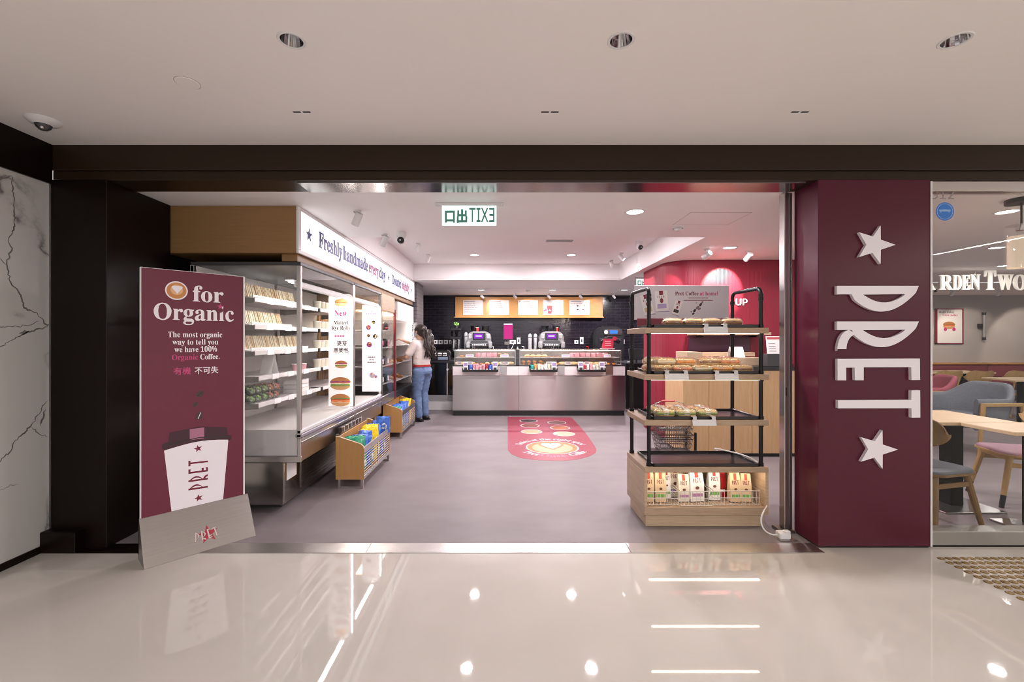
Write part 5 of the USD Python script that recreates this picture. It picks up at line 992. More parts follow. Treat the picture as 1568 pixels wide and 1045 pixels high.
def coffee_machine(x, label):
    t = T('coffee_machine', label, 'coffee machine', (x, 10.22, WT))
    b = G().box(-.25, .25, -.26, .26, .0, .10, .01).box(-.25, -.21, -.25, .26, .10, .40, .01).box(.21, .25, -.25, .26, .10, .40, .01).box(-.21, .21, .05, .26, .10, .40)
    t.p('body', b, 'machine_grey')
    sh = Polygon([(-.27, .40), (.27, .40), (.27, .56), (.23, .64), (.14, .68), (-.14, .68), (-.23, .64), (-.27, .56)])
    t.p('hood', G().ext(sh, .50, frame((0, .26, 0), (1, 0, 0), (0, 0, 1))), 'machine_hood')
    for s in (-1, 1): t.p('shoulder', G().box(s * .205 - .055, s * .205 + .055, -.256, -.20, .50, .62, .02), 'machine_silver')
    for k in range(8): t.p('button', G().box(-.155 + .04 * k, -.130 + .04 * k, -.273, -.266, .355, .385, .003), 'white_plastic')
    t.p('button_bar', G().box(-.19, .19, -.262, -.22, .405, .47, .004), 'dark_plastic')
    t.p('screen_frame', G().box(-.145, .145, -.262, -.240, .475, .645, .006), 'black_plastic')
    t.p('screen', G().box(-.115, .095, -.266, -.262, .515, .620), 'screen_purple', label='purple touch screen')
    t.p('screen_text', G().box(-.08, .06, -.268, -.266, .56, .585), 'screen_white')
    p = t.p('dispenser_bar', G().box(-.20, .20, -.268, -.05, .335, .40, .008), 'dark_plastic')
    for k in range(9): t.p('nozzle', G().cyl((-.16 + .04 * k, -.20, .29), (-.16 + .04 * k, -.20, .336), .008, 10), 'chrome', under=p)
    t.p('drip_grid', G().box(-.19, .19, -.25, .03, .10, .112, .002), 'steel_dark')
    for s in (-1, 1):
        arm = t.p('side_head', G().box(s * .255 - .045, s * .255 + .045, -.275, -.12, .30, .44, .012), 'machine_silver'); t.p('spout', G().cyl((s * .255, -.21, .25), (s * .255, -.21, .30), .016, 12), 'black_plastic', under=arm)
    t.p('steam_wand', G().tube([(-.275, -.2, .31), (-.30, -.24, .24), (-.30, -.25, .12)], .007, 8), 'chrome')
    for k, (xx, m) in enumerate(((-.13, 'dark_glass'), (.13, 'dark_glass'))):
        h = t.p('bean_hopper', G().lathe([(.055, .68), (.075, .70), (.085, .80), (0, .80)], 4 if k == 0 else 20, (xx, .03, 0)), m)
        t.p('hopper_lid', G().lathe([(.09, .80), (.09, .812), (0, .815)], 20, (xx, .03, 0)), 'black_plastic', under=h)
    return t


coffee_machine(-.54, 'silver coffee machine with a purple screen, below the second menu panel')
coffee_machine(1.115, 'silver coffee machine with a purple screen, below the fourth menu panel')
for k, (x, s, lab) in enumerate(((-.375, 'red', 'red cup on top of the coffee machine below the second menu panel'), (1.26, 'red', 'red packet on top of the coffee machine below the fourth menu panel'))):
    t = T('paper_cup', lab, 'cup', (x - .22 if k == 0 else x, 10.2, WT + .682)); t.p('cup', G().lathe([(0, 0), (.026, 0), (.036, .09), (.033, .09), (.024, .004), (0, .004)], 16), 'red_plastic'); t.p('lid', G().lathe([(.038, .09), (.034, .10), (0, .102)], 16), 'white_plastic')


for k, (x, m, lab) in enumerate(((-.69, 'cream_food', 'cream sachet box'), (-.57, 'print_lilac', 'lilac sachet box'), (-.46, 'bag_print_y', 'pale yellow sachet box'), (.97, 'paper', 'white cup box'), (1.09, 'cream_food', 'cream cup box'), (1.22, 'paper', 'pale cup box'))):
    t = T('sachet_box', f'small {lab} in front of the coffee machine below the {("second", "fourth")[k // 3]} menu panel', 'box', (x, 9.925, WT)); t.p('box', G().box(-.05, .05, -.018, .03, .001, .20 + .03 * (k % 2), .003), m); t.p('print', G().box(-.035, .035, -.0195, -.018, .14, .18), 'print_greytext')


def cup_tower(x, y, n, lab, m='clear_cup'):
    t = T('cup_stack', lab, 'cup stack', (x, y, WT))
    for k in range(n):
        t.p('cup', G().lathe([(.0, .0), (.030, 0), (.046, .11), (.049, .112), (.049, .118), (.043, .116), (.028, .006), (0, .006)], 18, (0, 0, .002 + k * .034)) if k < n - 1 else G().lathe([(.049, 0), (.046, .006), (.040, .06), (.018, .085), (0, .09)], 18, (0, 0, .10 + k * .034)), m if k != 3 else 'print_burg')


cup_tower(-.865, 10.25, 15, 'tall stack of clear cups beside the coffee machine below the second menu panel')
cup_tower(.635, 10.25, 14, 'tall stack of clear cups, the nearer to the screen of two beside a coffee machine')
cup_tower(.765, 10.30, 14, 'tall stack of clear cups, the nearer to the coffee machine of two beside it')
t = T('filter_brewer', 'tall black filter coffee brewer with two steel tanks', 'coffee brewer', (-1.09, 10.25, WT))
t.p('frame', G().box(-.13, .13, -.1, .15, 0, .06, .006).box(-.13, -.11, .05, .15, .06, .84, .004).box(.11, .13, .05, .15, .06, .84, .004).box(-.13, .13, -.12, .15, .50, .56, .006).box(-.12, .12, -.12, .15, .70, .76, .006), 'black_plastic')
for s in (-1, 1):
    p = t.p('tank', G().lathe([(0, .22), (.052, .22), (.055, .24), (.055, .48), (.05, .50), (0, .50)], 20, (s * .06, -.03, 0)), 'chrome'); t.p('tap', G().cyl((s * .06, -.09, .25), (s * .06, -.14, .245), .010, 10), 'black_plastic', under=p)
    t.p('filter_basket', G().lathe([(0, .57), (.045, .57), (.058, .68), (0, .68)], 18, (s * .06, -.03, 0)), 'black_plastic')
t = T('herb_pot', 'tiny green plant on top of the black coffee brewer', 'plant', (-1.09, 10.25, WT + .762))
t.p('pot', G().lathe([(0, 0), (.03, 0), (.04, .05), (0, .05)], 16), 'dark_plastic')
g = G(); r = random.Random(8)
for k in range(22): g.sphere((r.uniform(-.05, .05), r.uniform(-.04, .04), .06 + r.uniform(0, .06)), .018, 1, (1, .5, .8))
t.p('foliage', g, 'leaf_green')


def pump(x, lab, m, cap):
    t = T('pump_bottle', lab, 'bottle', (x, 10.2, WT))
    t.p('bottle', G().lathe([(0, 0), (.036, 0), (.038, .02), (.038, .19), (.014, .24), (.014, .26), (0, .26)], 18), m); t.p('pump', G().cyl((0, 0, .26), (0, 0, .32), .006, 8).box(-.05, .008, -.008, .008, .318, .332, .003), cap); t.p('bottle_label', G().lathe([(.0386, .06), (.0386, .15)], 18), 'paper')
pump(-.22, 'clear pump bottle beside the coffee machine below the second menu panel', 'pump_clear', 'white_plastic')
pump(.49, 'pump bottle with a red cap band, beside the white box under the screen', 'red_plastic', 'white_plastic')
pump(1.99, 'clear pump bottle with a red label near the oven', 'pump_clear', 'red_plastic')
t = T('syrup_stand', 'small stack of pale syrup cups beside the first coffee machine', 'syrup cups', (-.215, 10.02, WT))
for k in range(3): t.p('cup', G().lathe([(0, 0), (.034, 0), (.042, .05), (0, .05)], 16, (0, 0, .002 + .06 * k)), 'white_plastic')
t = T('metal_jug', 'small steel milk jug on the back counter left of the pink screen'.replace('left of', 'before'), 'jug', (-.02, 10.1, WT)); t.p('jug', G().lathe([(0, 0), (.045, 0), (.05, .03), (.038, .08), (.042, .10), (.039, .10), (.03, .08)], 20), 'chrome'); t.p('handle', G().tube([(.045, 0, .03), (.08, 0, .05), (.075, 0, .085), (.04, 0, .09)], .005, 8), 'chrome')
t = T('order_screen', 'upright order screen with a pink picture on the back counter', 'screen', (.125, 10.35, WT))
t.p('casing', G().box(-.12, .12, -.02, .02, .48, .885, .006), 'black_plastic'); t.p('display', G().box(-.104, .104, -.022, -.020, .50, .84), 'screen_pink'); t.p('top_bar', G().box(-.104, .104, -.022, -.020, .84, .868), 'screen_white'); t.p('arm', G().box(-.02, .02, 0, .03, 0, .50, .004), 'dark_plastic'); t.p('bracket', G().box(-.09, .03, -.03, .02, .36, .44, .006), 'steel_dark'); t.p('cable', G().tube([(.1, -.01, .48), (.13, -.03, .38), (.08, -.05, .28), (.06, -.08, .05)], .006, 8), 'white_plastic')


def outlet(x, z, w, h, lab, name='socket'):
    t = T(name, lab, 'socket', (x, 10.665, z)); t.p('plate', G().box(-w / 2, w / 2, -.012, .004, -h / 2, h / 2, .003), 'white_plastic'); t.p('hole', G().box(-w * .18, w * .18, -.0135, -.012, -h * .2, h * .2), 'dark_plastic')
outlet(.24, 1.335, .15, .10, 'white double socket on the tiled wall below the pink screen'); outlet(.385, 1.365, .09, .16, 'tall white switch plate on the tiled wall beside the pink screen', 'switch_plate')
outlet(1.79, 1.335, .09, .09, 'small white socket on the tiled wall between coffee machine and oven'); outlet(1.92, 1.37, .085, .17, 'tall white switch plate on the tiled wall near the oven', 'switch_plate'); outlet(2.93, 1.34, .07, .11, 'small white switch on the tiled wall past the oven', 'switch_plate')
for k, x in enumerate((-1.64, -1.515, -1.39, -1.265)):
    outlet(x, 1.335, .10, .10, f'square white wall switch in the row of four near the brewer, {("first", "second", "third", "fourth")[k]} from the customer', 'switch_plate')
t = T('straw_box', 'clear box of straws beside the coffee machine below the fourth menu panel', 'straw box', (1.51, 10.15, WT)); t.p('box', G().box(-.055, .055, -.05, .05, 0, .16), 'pump_clear'); t.p('lid', G().box(-.058, .058, -.053, .053, .16, .20, .006), 'white_plastic')
t = T('oven', 'black high-speed oven with a blue display and arched handle', 'oven', (2.48, 10.3, WT))
sh = Polygon([(-.31, .0), (.31, 0), (.31, .60), (.27, .72), (.16, .79), (-.16, .79), (-.27, .72), (-.31, .60)])
t.p('body', G().ext(sh, .5, frame((0, .28, 0), (1, 0, 0), (0, 0, 1))), 'black_plastic'); t.p('door', G().box(-.27, .27, -.235, -.22, .08, .52, .012), 'oven_door'); t.p('control_panel', G().box(-.14, .26, -.232, -.218, .60, .72, .01), 'steel'); t.p('display', G().box(-.02, .16, -.236, -.232, .625, .70), 'screen_blue'); t.p('knob', G().cyl((-.105, -.25, .66), (-.105, -.22, .66), .042, 20), 'white_plastic')
t.p('handle', G().tube([(-.22 + .44 * k / 12, -.275 if 0 < k < 12 else -.235, .47 + .09 * math.sin(math.pi * k / 12)) for k in range(13)], .013, 10), 'chrome')
t = T('leaflet_stand', 'red leaflet stand with a round sign on top of the longer glass case', 'leaflet stand', (2.0, 8.36, 1.215))
t.p('base', G().box(-.13, .13, -.06, .08, 0, .012, .003), 'white_plastic'); Ml = frame((0, -.02, .012), (1, 0, 0), (0, .35, 1)); t.p('leaflet', G().ext(Polygon([(-.12, 0), (.10, 0), (.13, .19), (-.07, .19)]), .006, Ml), 'leaflet_red'); t.p('print', G().ext(shapely.union_all([sbox(-.05, .05 + .04 * k, .07, .065 + .04 * k) for k in range(3)]), .007, Ml), 'leaflet_pink'); t.p('round_sign', G().ext(disc(.042, .15, .20), .008, Ml), 'leaflet_red')
t = T('cash_till', 'black cash till past the end of the counter', 'till', (2.75, 9.0, 0)); t.p('cabinet', G().box(-.28, .28, -.2, .4, 0, .92, .006), 'black_plastic'); t.p('screen', G().put(G().box(-.15, .15, -.012, .012, 0, .22, .004), rot(rx=-18), (0, 0, .99)), 'dark_plastic'); t.p('foot', G().cyl((0, .05, .92), (0, .03, 1.06), .03, 12), 'dark_plastic')
t.p('keypad', G().box(-.22, -.12, -.18, -.1, .92, .96, .006), 'grey_plastic')
t = T('orange_tin', 'small orange tin past the end of the counter', 'tin', (2.92, 9.05, .921)); t.p('tin', G().lathe([(0, 0), (.04, 0), (.04, .13), (0, .13)], 18), 'orange_food'); t.p('lid', G().lathe([(.042, .13), (.042, .145), (0, .147)], 18), 'white_plastic')

# ---------------------------------------------------------------- condiment station between the tiled wall and the counter
t = T('condiment_station', 'low dark glass-doored cabinet between the customer and the counter', 'cabinet', (-1.27, 8.95, 0))
t.w('plinth', G().box(-1.60, -.935, 8.69, 9.2, 0, .165, .003), 'white_paint'); t.w('body', G().box(-1.60, -.935, 8.72, 9.2, .165, .93, .003), 'black_gap'); t.w('worktop', G().box(-1.60, -.93, 8.68, 9.22, .93, .97, .004), 'black_plastic')
t.w('lower_panel', G().box(-1.59, -.945, 8.712, 8.722, .17, .29, .002), 'grey_plastic')
d = t.w('glass_door', G().box(-1.58, -1.125, 8.705, 8.715, .30, .925, .003), 'dark_glass'); t.w('knob', G().cyl((-1.10, 8.69, .80), (-1.10, 8.70, .80), .022, 16), 'white_plastic', under=d)
t.w('glass_door', G().box(-1.085, -.945, 8.705, 8.715, .30, .925, .003), 'dark_glass'); t.w('stile', G().box(-1.122, -1.09, 8.702, 8.715, .17, .925, .003), 'steel')
t = T('napkin_box', 'black napkin and sachet box on the condiment station', 'napkin box', (-1.25, 8.95, .97)); t.p('box', G().box(-.19, .17, -.12, .12, 0, .09, .006).box(-.19, -.18, -.12, .12, .09, .16).box(-.19, .17, .10, .12, .09, .20, .003), 'black_plastic'); t.p('napkins', G().box(-.06, .14, -.126, -.05, .015, .075, .004), 'blue_napkin')
t.p('front_rail', G().tube([(.17, -.12, .03), (.20, -.14, .16), (.13, -.10, .22)], .006, 8), 'steel')
for k in range(3):
    t = T('sachet_bundle', f'white sachet bundle in the black napkin box, {NUM[k]} from the customer', 'sachets', (-1.39 + .10 * k, 8.95, 1.061)); t.p('sachets', G().box(-.035, .035, -.05, .05, 0, .06, .008), 'paper'); t.p('band', G().box(-.0355, .0355, -.0505, .0505, .02, .035), 'dark_plastic')

# ---------------------------------------------------------------- menu board
t = T('menu_board', 'long wooden menu board with five white panels on the black tiled wall', 'menu board', (.63, 10.6, 1.92))
t.w('backboard', G().box(-1.155, 2.42, 10.60, 10.668, 1.945, 2.43, .003), 'wood_menu'); t.w('ledge', G().box(-1.17, 2.43, 10.52, 10.668, 1.92, 1.945, .004), 'wood_menu')
rnd = random.Random(2)
for k, x in enumerate((-.965, -.335, .365, .975, 1.61)):
    p = t.w('menu_panel', G().box(x, x + .49, 10.592, 10.60, 1.985, 2.35, .002), 'menu_white')
    b = []
    if k != 3:
        b.append(sbox(x + .03, 2.305, x + .03 + .26, 2.322))
        for r in range(5 if k < 3 else 1):
            z = 2.26 - .05 * r; xx = x + .03
            while xx < x + (.30 if k < 3 else .4): w = rnd.uniform(.02, .06); b.append(sbox(xx, z, min(xx + w, x + .44), z + .009)); xx += w + .012
        t.w('small_print', G().ext(shapely.union_all(b), .0006, front(0, 10.592, 0)), 'print_greytext', under=p)
    if k == 3:
        t.w('cup_picture', G().ext(Polygon([(x + .10, 2.19), (x + .22, 2.19), (x + .205, 2.02), (x + .115, 2.02)]), .0007, front(0, 10.592, 0)), 'print_red', under=p); t.w('cup_lid', G().ext(sbox(x + .095, 2.185, x + .225, 2.215), .0008, front(0, 10.592, 0)), 'print_redfill', under=p)
        t.w('cup_star', G().ext(star(.035, x + .16, 2.10), .0009, front(0, 10.592, 0)), 'print_white', under=p)
        t.w('hand_picture', G().ext(Polygon([(x + .01, 2.10), (x + .06, 2.14), (x + .10, 2.11), (x + .06, 2.085), (x + .01, 2.07)]), .0007, front(0, 10.592, 0)), 'print_pink', under=p)
        t.w('small_print', G().ext(shapely.union_all([sbox(x + .30 + .02 * j, 2.05 + .12 * q, x + .315 + .02 * j, 2.062 + .12 * q) for j in range(6) for q in (0, 1)]), .0006, front(0, 10.592, 0)), 'print_greytext', under=p)
    if k == 4:
        for i, (dx, dz, m) in enumerate(((.20, 2.21, 'print_dark'), (.37, 2.21, 'print_crust'), (.20, 2.12, 'print_dark'), (.33, 2.12, 'print_burg'))):
            t.w('bean_picture', G().ext(disc(.022, x + dx, dz, 18, .7), .0007, front(0, 10.592, 0)), m, under=p)

# ---------------------------------------------------------------- floor sticker in front of the counter
def floor_pt(x, y): z = 938 / (y - 520); return ((x - 770) * z / 670, z)
t = T('floor_sticker', 'pink floor sticker with coffee cups in front of the counter', 'floor sticker', (.66, 7.2, 0))
edge = [(777, 639), (777.5, 655), (777.5, 675), (777.8, 690), (783, 696), (796, 701.5), (815, 704.5), (840, 706), (865, 706.2), (885, 704), (902, 699.5), (912, 694), (913.5, 689.5), (911, 684), (903, 672), (893, 659), (875, 639.6)]
t.w('sheet', G().ext(Polygon([floor_pt(*p) for p in edge]), .0012, flat(0, 0, 0)), 'sticker_pink')
cups = [(809.5, 644.8, 14, 'print_dark'), (852.5, 647.6, 14.5, 'cup_mocha'), (811.5, 652.3, 15, 'cup_brown'), (857.5, 655.5, 15.5, 'cup_tan'), (814, 661.5, 16.5, 'cup_cream'), (863.5, 664.8, 17, 'cup_latte')]
for px, py, w, m in cups:
    x, y = floor_pt(px, py); r = w * y / 670
    s = t.w('cup_shadow', G().ext(disc(r * 1.02, x - .03, y), .0014, flat(0, 0, 0)), 'print_plum')
    c = t.w('cup_rim', G().ext(disc(r, x, y), .0017, flat(0, 0, 0)), 'sticker_white'); t.w('coffee', G().ext(disc(r * .87, x, y), .0020, flat(0, 0, 0)), m, under=c)
bx, by = floor_pt(845.5, 685.5); br = 40.5 * by / 670
c = t.w('large_cup_rim', G().ext(disc(br, bx, by, 64), .0017, flat(0, 0, 0)), 'sticker_white'); t.w('coffee', G().ext(disc(br * .94, bx, by, 64), .0020, flat(0, 0, 0)), 'cup_foamring', under=c)
t.w('foam', G().ext(disc(br * .76, bx, by - .02, 64), .0022, flat(0, 0, 0)), 'cup_cream', under=c)
heart = Polygon([(bx + .12 * math.sin(a) ** 3 * 1.1, by + .10 + (.16 * math.cos(a) - .06 * math.cos(2 * a) - .02 * math.cos(3 * a)) * .95) for a in np.linspace(0, 2 * math.pi, 40)[:-1]])
t.w('latte_ring', G().ext(heart.buffer(.035), .0024, flat(0, 0, 0)), 'cup_foamring', under=c); t.w('latte_heart', G().ext(heart.buffer(-.0), .0026, flat(0, 0, 0)), 'sticker_white', under=c)
def arc_text(s, r, a0, a1, cap, m, below=False):
    shapes = []; n = len(s); ad = [glyph(ch, 's')[0] if ch != ' ' else 27 for ch in s]; tot = sum(ad); at = 0
    for ch, w in zip(s, ad):
        a = math.radians(a0 + (a1 - a0) * (at + w / 2) / tot); at += w
        if ch == ' ': continue
        q = text(ch, cap, 's', 0, 0, 'c')
        q = affinity.rotate(q, math.degrees(a) + (-90 if not below else 90), origin=(0, 0)); shapes.append(affinity.translate(q, bx + r * math.cos(a), by + r * math.sin(a)))
    t.w('lettering', G().ext(shapely.union_all(shapes), .0018, flat(0, 0, 0)), m)
arc_text('Soles at the right spot', br * 1.20, 162, 18, .095, 'sticker_white')
arc_text('Pret', br * 1.36, 212, 241, .10, 'sticker_white', True); arc_text('Organic', br * 1.36, 247, 289, .10, 'sticker_lightpink', True); arc_text('Coffee', br * 1.36, 296, 331, .10, 'sticker_white', True)
# ---------------------------------------------------------------- poster stand at the entrance
U, Nn, P0 = np.array([.674, .739, 0]), np.array([.739, -.674, 0]), np.array([-2.328, 2.80, 0])
RZ = math.degrees(math.atan2(.739, .674))
t = T('poster_stand', 'tall burgundy coffee poster standing in a folded steel base at the entrance', 'poster stand', tuple(P0), RZ)
# own axes: x along the sheet, -y towards the concourse, z up
t.p('board', G().box(0, .60, -.036, -.010, .16, 1.862, .002), 'white_plastic', label='white edged foam board')
FR = lambda d=0.: front(0, -.0362 - d, 0)
bg = t.p('print_sheet', G().ext(sbox(.006, .16, .588, 1.858), .0006, FR()), 'burgundy_print', label='burgundy printed face')
def pr(name, shape, m, d=.0006, label=None): return t.p(name, G().ext(shape, d, FR(.0004)), m, under=bg, label=label)
c0 = pr('coffee_picture', disc(.062, .189, 1.725, 48), 'print_white'); pr('coffee_picture', disc(.054, .189, 1.725, 48), 'print_coffee', .0010)
pr('coffee_picture', disc(.034, .190, 1.730, 32), 'print_latte', .0014)
hrt = Polygon([(.192 + .030 * math.sin(a) ** 3, 1.738 + .027 * math.cos(a) - .010 * math.cos(2 * a)) for a in np.linspace(0, 2 * math.pi, 30)[:-1]]); pr('coffee_picture', hrt, 'print_white', .0018)
def line(s, x0, x1, z, cap, m, kind='s'):
    q = text(s, cap, kind); b = q.bounds; k = (x1 - x0) / (b[2] - b[0])
    pr('lettering', affinity.translate(affinity.scale(q, k, 1, origin=(b[0], 0)), x0 - b[0], z), m, .0009)
line('for', .279, .462, 1.660, .104, 'print_white'); line('Organic', .068, .527, 1.530, .104, 'print_white')
pr('star', star(.022, .4425, 1.632), 'print_pink', .0014)
pr('star_ground', disc(.016, .4425, 1.606), 'burgundy_print', .0011)
line('The most organic', .142, .454, 1.415, .035, 'print_white'); line('way to tell you', .166, .430, 1.365, .035, 'print_white'); line('we have 100%', .177, .422, 1.315, .035, 'print_white')
line('Organic', .163, .309, 1.262, .035, 'print_pink'); line('Coffee.', .322, .438, 1.262, .035, 'print_white')
line('有機', .173, .268, 1.168, .048, 'print_pink', 'c'); line('不可失', .290, .430, 1.166, .048, 'print_white', 'c')
for x, z, r, a in ((.320, 1.024, .026, 40), (.294, .954, .019, 50), (.317, .875, .028, 70)):
    q = affinity.rotate(disc(r, x, z, 24, .68), a, origin=(x, z)); pr('bean_picture', q, 'print_bean', .0009)
    pr('bean_crease', affinity.rotate(sbox(x - r * .8, z - r * .07, x + r * .8, z + r * .07), a, origin=(x, z)), 'print_white' if r > .027 else 'print_dark', .0012)
cup = Polygon([(.122, .672)] + [(.122 + .370 * k / 12, .668 + .012 * k / 12 + .024 * math.sin(math.pi * k / 12)) for k in range(13)] + [(.452, .17), (.170, .17)])
pr('cup_picture', cup, 'print_white', .0009)
lid = Polygon([(.110, .690), (.112, .715), (.145, .725), (.150, .785), (.316, .800), (.483, .770), (.488, .716), (.512, .705), (.510, .680), (.49, .672)] + [(.49 - .368 * k / 12, .680 - .010 * k / 12 + .024 * math.sin(math.pi * k / 12)) for k in range(13)])
pr('lid_picture', lid, 'print_lid', .0009); pr('lid_shine', Polygon([(.262, .715), (.262, .79), (.345, .79), (.345, .715)]), 'print_lidshine', .0012)
pr('lid_line', Polygon([(.12, .700), (.316, .722), (.505, .696), (.505, .702), (.316, .728), (.12, .706)]), 'print_black', .0013)
# tall letters reading up the cup
wm = wordmark(.112); at = 0
for q, w in zip(wm, (.305, .305, .265, .33)):
    q = affinity.translate(q, at, 0); at += .112 * w + .022
    q = affinity.rotate(q, 90, origin=(0, 0)); b = q.bounds
    pr('letter', affinity.translate(affinity.skew(q, 0, -4), .366, .372), 'print_burg', .0012)
pr('star', star(.026, .309, .650, 100), 'print_burg', .0012); pr('star', star(.026, .313, .310, 100), 'print_burg', .0012)
tri = Polygon([(.21, 0), (.21, .003), (.043, .262), (.037, .262), (.037, .03), (.0, .03), (0, 0)])
t.p('steel_base', G().ext(tri, .618, frame((-.004, 0, 0), (0, -1, 0), (0, 0, 1))).mesh(trimesh.Trimesh([[0, 0, 0]] * 3, [[0, 1, 2]], process=False)) if False else G().ext(tri, .622, np.array([[0, 0, 1, -.006], [-1, 0, 0, 0], [0, 1, 0, 0], [0, 0, 0, 1.]])), 'steel_sheet', label='folded brushed steel base')
t.p('end_cheek', G().ext(Polygon([(.203, .004), (.04, .255), (.0, .255), (0, .004)]), .003, np.array([[0, 0, 1, -.004], [-1, 0, 0, 0], [0, 1, 0, 0], [0, 0, 0, 1.]])), 'black_gap')  # near-black sheet paints in the shade at the end of the base
sl = np.array([0, .167, .259]); sl = sl / np.linalg.norm(sl)
ME = frame((.339, -.21 + .340 * .167, .340 * .259), (1, 0, 0), sl); ME[:3, 3] += ME[:3, 2] * .0012
em = t.p('emblem', G().ext(star(.062, 0, 0, 92), .0006, ME), 'print_red', label='red star emblem with four pale letters')
at = -.075
for q, w, r in zip(wordmark(.062), (.305, .305, .265, .33), (-9, -3, 4, 9)):
    q2 = affinity.rotate(affinity.translate(affinity.scale(q, 1.35, 1, origin=(0, 0)), at, -.030), r, origin=(at, 0)); at += .062 * w * 1.35 + .011
    t.p('emblem_letter', G().ext(q2.buffer(.0015), .0010, ME), 'print_burg', under=em); t.p('emblem_letter', G().ext(q2, .0014, ME), 'steel_bright', under=em)

# ---------------------------------------------------------------- white letters on the burgundy pillar (reading downwards)
t = T('pillar_lettering', 'tall white raised letters and two stars running down the burgundy pillar', 'sign', (2.49, 2.92, 1.4))
px = lambda x, y: ((x - 770) * 2.91 / 670, 1.4 - (y - 520) * 2.91 / 670)
MP = front(0, 2.929, 0)
def pl(name, pts, holes=()):
    q = Polygon([px(*p) for p in pts], [[px(*p) for p in h] for h in holes]).buffer(0)
    t.w(name, G().ext(q, .022, MP), 'letter_white')
S5 = .1915
def zz(x, y): return (1260 + x * S5, 330 + y * S5)
def z2(x, y): return (1260 + x * S5, 520 + y * S5)
pl('star', [zz(*p) for p in ((288, 136), (398, 170), (459, 82), (461, 195), (579, 236), (461, 276), (459, 390), (394, 301), (286, 334), (345, 236))])
bow = lambda x0, x1, y0, dip, n=22: [(x0 + (x1 - x0) * k / n, y0 + dip * math.sin(math.pi * k / n) ** .82) for k in range(n + 1)]
def letter_p(f, y):
    o = [(110, y), (765, y)] + [(765 - (765 - 228) * k / 22, y + (66 if k else 0) * k / 22 + (204 - 33) * math.sin(math.pi * min(1, (k / 22) * .94 + .03)) ** .8) for k in range(1, 22)] + [(228, y + 68), (110, y + 68)]
    i = [(318, y + 70), (658, y + 66)] + [(658 - 340 * k / 16, y + 67 + 66 * math.sin(math.pi * k / 16) ** .85) for k in range(1, 16)]
    return [f(*p) for p in o], [f(*p) for p in i]
o, i = letter_p(zz, 564); pl('letter', o, [i])
o, i = letter_p(zz, 849)
leg = Polygon([zz(205, 915)] + [zz(205 - 92 * math.sin(a), 1085 - 165 * math.cos(a)) for a in np.linspace(0.1, math.pi / 2, 10)] + [zz(115, 1092 - 25), zz(118, 1070), zz(183, 1070)] + [zz(266 - 80 * math.sin(a), 1070 - 118 * math.cos(a)) for a in np.linspace(math.pi / 2, 0.05, 10)])
q = shapely.union_all([Polygon(o, [i]).buffer(0), leg.buffer(0)]); q = max(getattr(q, 'geoms', [q]), key=lambda g: g.area)
t.w('letter', G().ext(affinity.affine_transform(q, [2.91 / 670, 0, 0, -2.91 / 670, -770 * 2.91 / 670, 1.4 + 520 * 2.91 / 670]), .022, MP), 'letter_white')
pl('letter', [z2(*p) for p in ((115, 156), (773, 154), (775, 324), (706, 325), (704, 222), (324, 224), (324, 327), (254, 327), (252, 226), (184, 226), (184, 328), (116, 328))])
pl('letter', [z2(*p) for p in ((119, 487), (704, 484), (705, 408), (775, 407), (776, 625), (706, 626), (705, 550), (119, 551))])
pl('star', [z2(*p) for p in ((303, 782), (412, 814), (474, 726), (476, 840), (598, 881), (476, 921), (475, 1034), (409, 945), (302, 978), (360, 879))])

# ---------------------------------------------------------------- tall bakery rack
t = T('bakery_rack', 'pale wooden bakery rack on black pipe posts at the entrance', 'display rack', (1.51, 3.475, 0))
X0, X1, Y0, Y1 = 1.05, 1.975, 3.25, 3.70
t.w('plinth', G().box(X0 + .02, X1 - .025, Y0 + .025, Y1 - .025, 0, .092, .002), 'wood_pale')
t.w('top_board', G().box(X0, X1, Y0, Y1, .409, .449, .003), 'wood_shelf'); t.w('bottom_board', G().box(X0, X1, Y0, Y1, .092, .152, .003), 'wood_shelf')
for x in (X0, X1 - .024): t.w('side_board', G().box(x, x + .024, Y0, Y1, .152, .409, .002), 'wood_pale')
t.w('back_board', G().box(X0 + .024, X1 - .024, Y1 - .018, Y1, .152, .409), 'wood_pale')
led = [t.w('led_strip', G().box(X0 + .05, X1 - .05, Y0 + .03, Y0 + .045, .403, .409), 'led_warm')]
for h in (.80, 1.14, 1.487):
    s = t.w('shelf', G().box(X0, X1 + .002, Y0, Y1, h - .042, h, .003), 'wood_shelf'); t.w('led_strip', G().box(X0 + .05, X1 - .05, Y0 + .03, Y0 + .042, h - .047, h - .042), 'led_warm', under=s)
PT = ((1.098, 3.29), (1.08, 3.665), (1.94, 3.29), (1.922, 3.665))
for (xa, ya), (xb, yb) in ((PT[0], PT[1]), (PT[2], PT[3])):
    r, H = .045, 1.785
    pts = [(xa, ya, .449), (xa, ya, H - r)] + [(xa + (xb - xa) * r / (yb - ya) * (1 - math.cos(a)), ya + r * (1 - math.cos(a)), H - r + r * math.sin(a)) for a in np.linspace(.2, math.pi / 2, 6)]
    pts += [(xb - (xb - xa) * r / (yb - ya) * (1 - math.sin(a)), yb - r * (1 - math.sin(a)), H - r + r * math.cos(a)) for a in np.linspace(0, math.pi / 2 - .2, 6)] + [(xb, yb, H - r), (xb, yb, .449)]
    p = t.w('pipe_post', G().tube(pts, .0145, 14), 'black_metal')
    for x, y in ((xa, ya), (xb, yb)):
        for z in (.449, .745, .80, 1.085, 1.14, 1.432, 1.487, 1.69): t.w('pipe_collar', G().cyl((x, y, z if z not in (.745, 1.085, 1.432) else z), (x, y, z + .024), .0195, 14), 'black_metal', under=p)
    t.w('elbow', G().tube([(xa, ya, H - .06), (xa, ya, H - .045)], .0185, 14), 'black_metal', under=p)
disk = 0


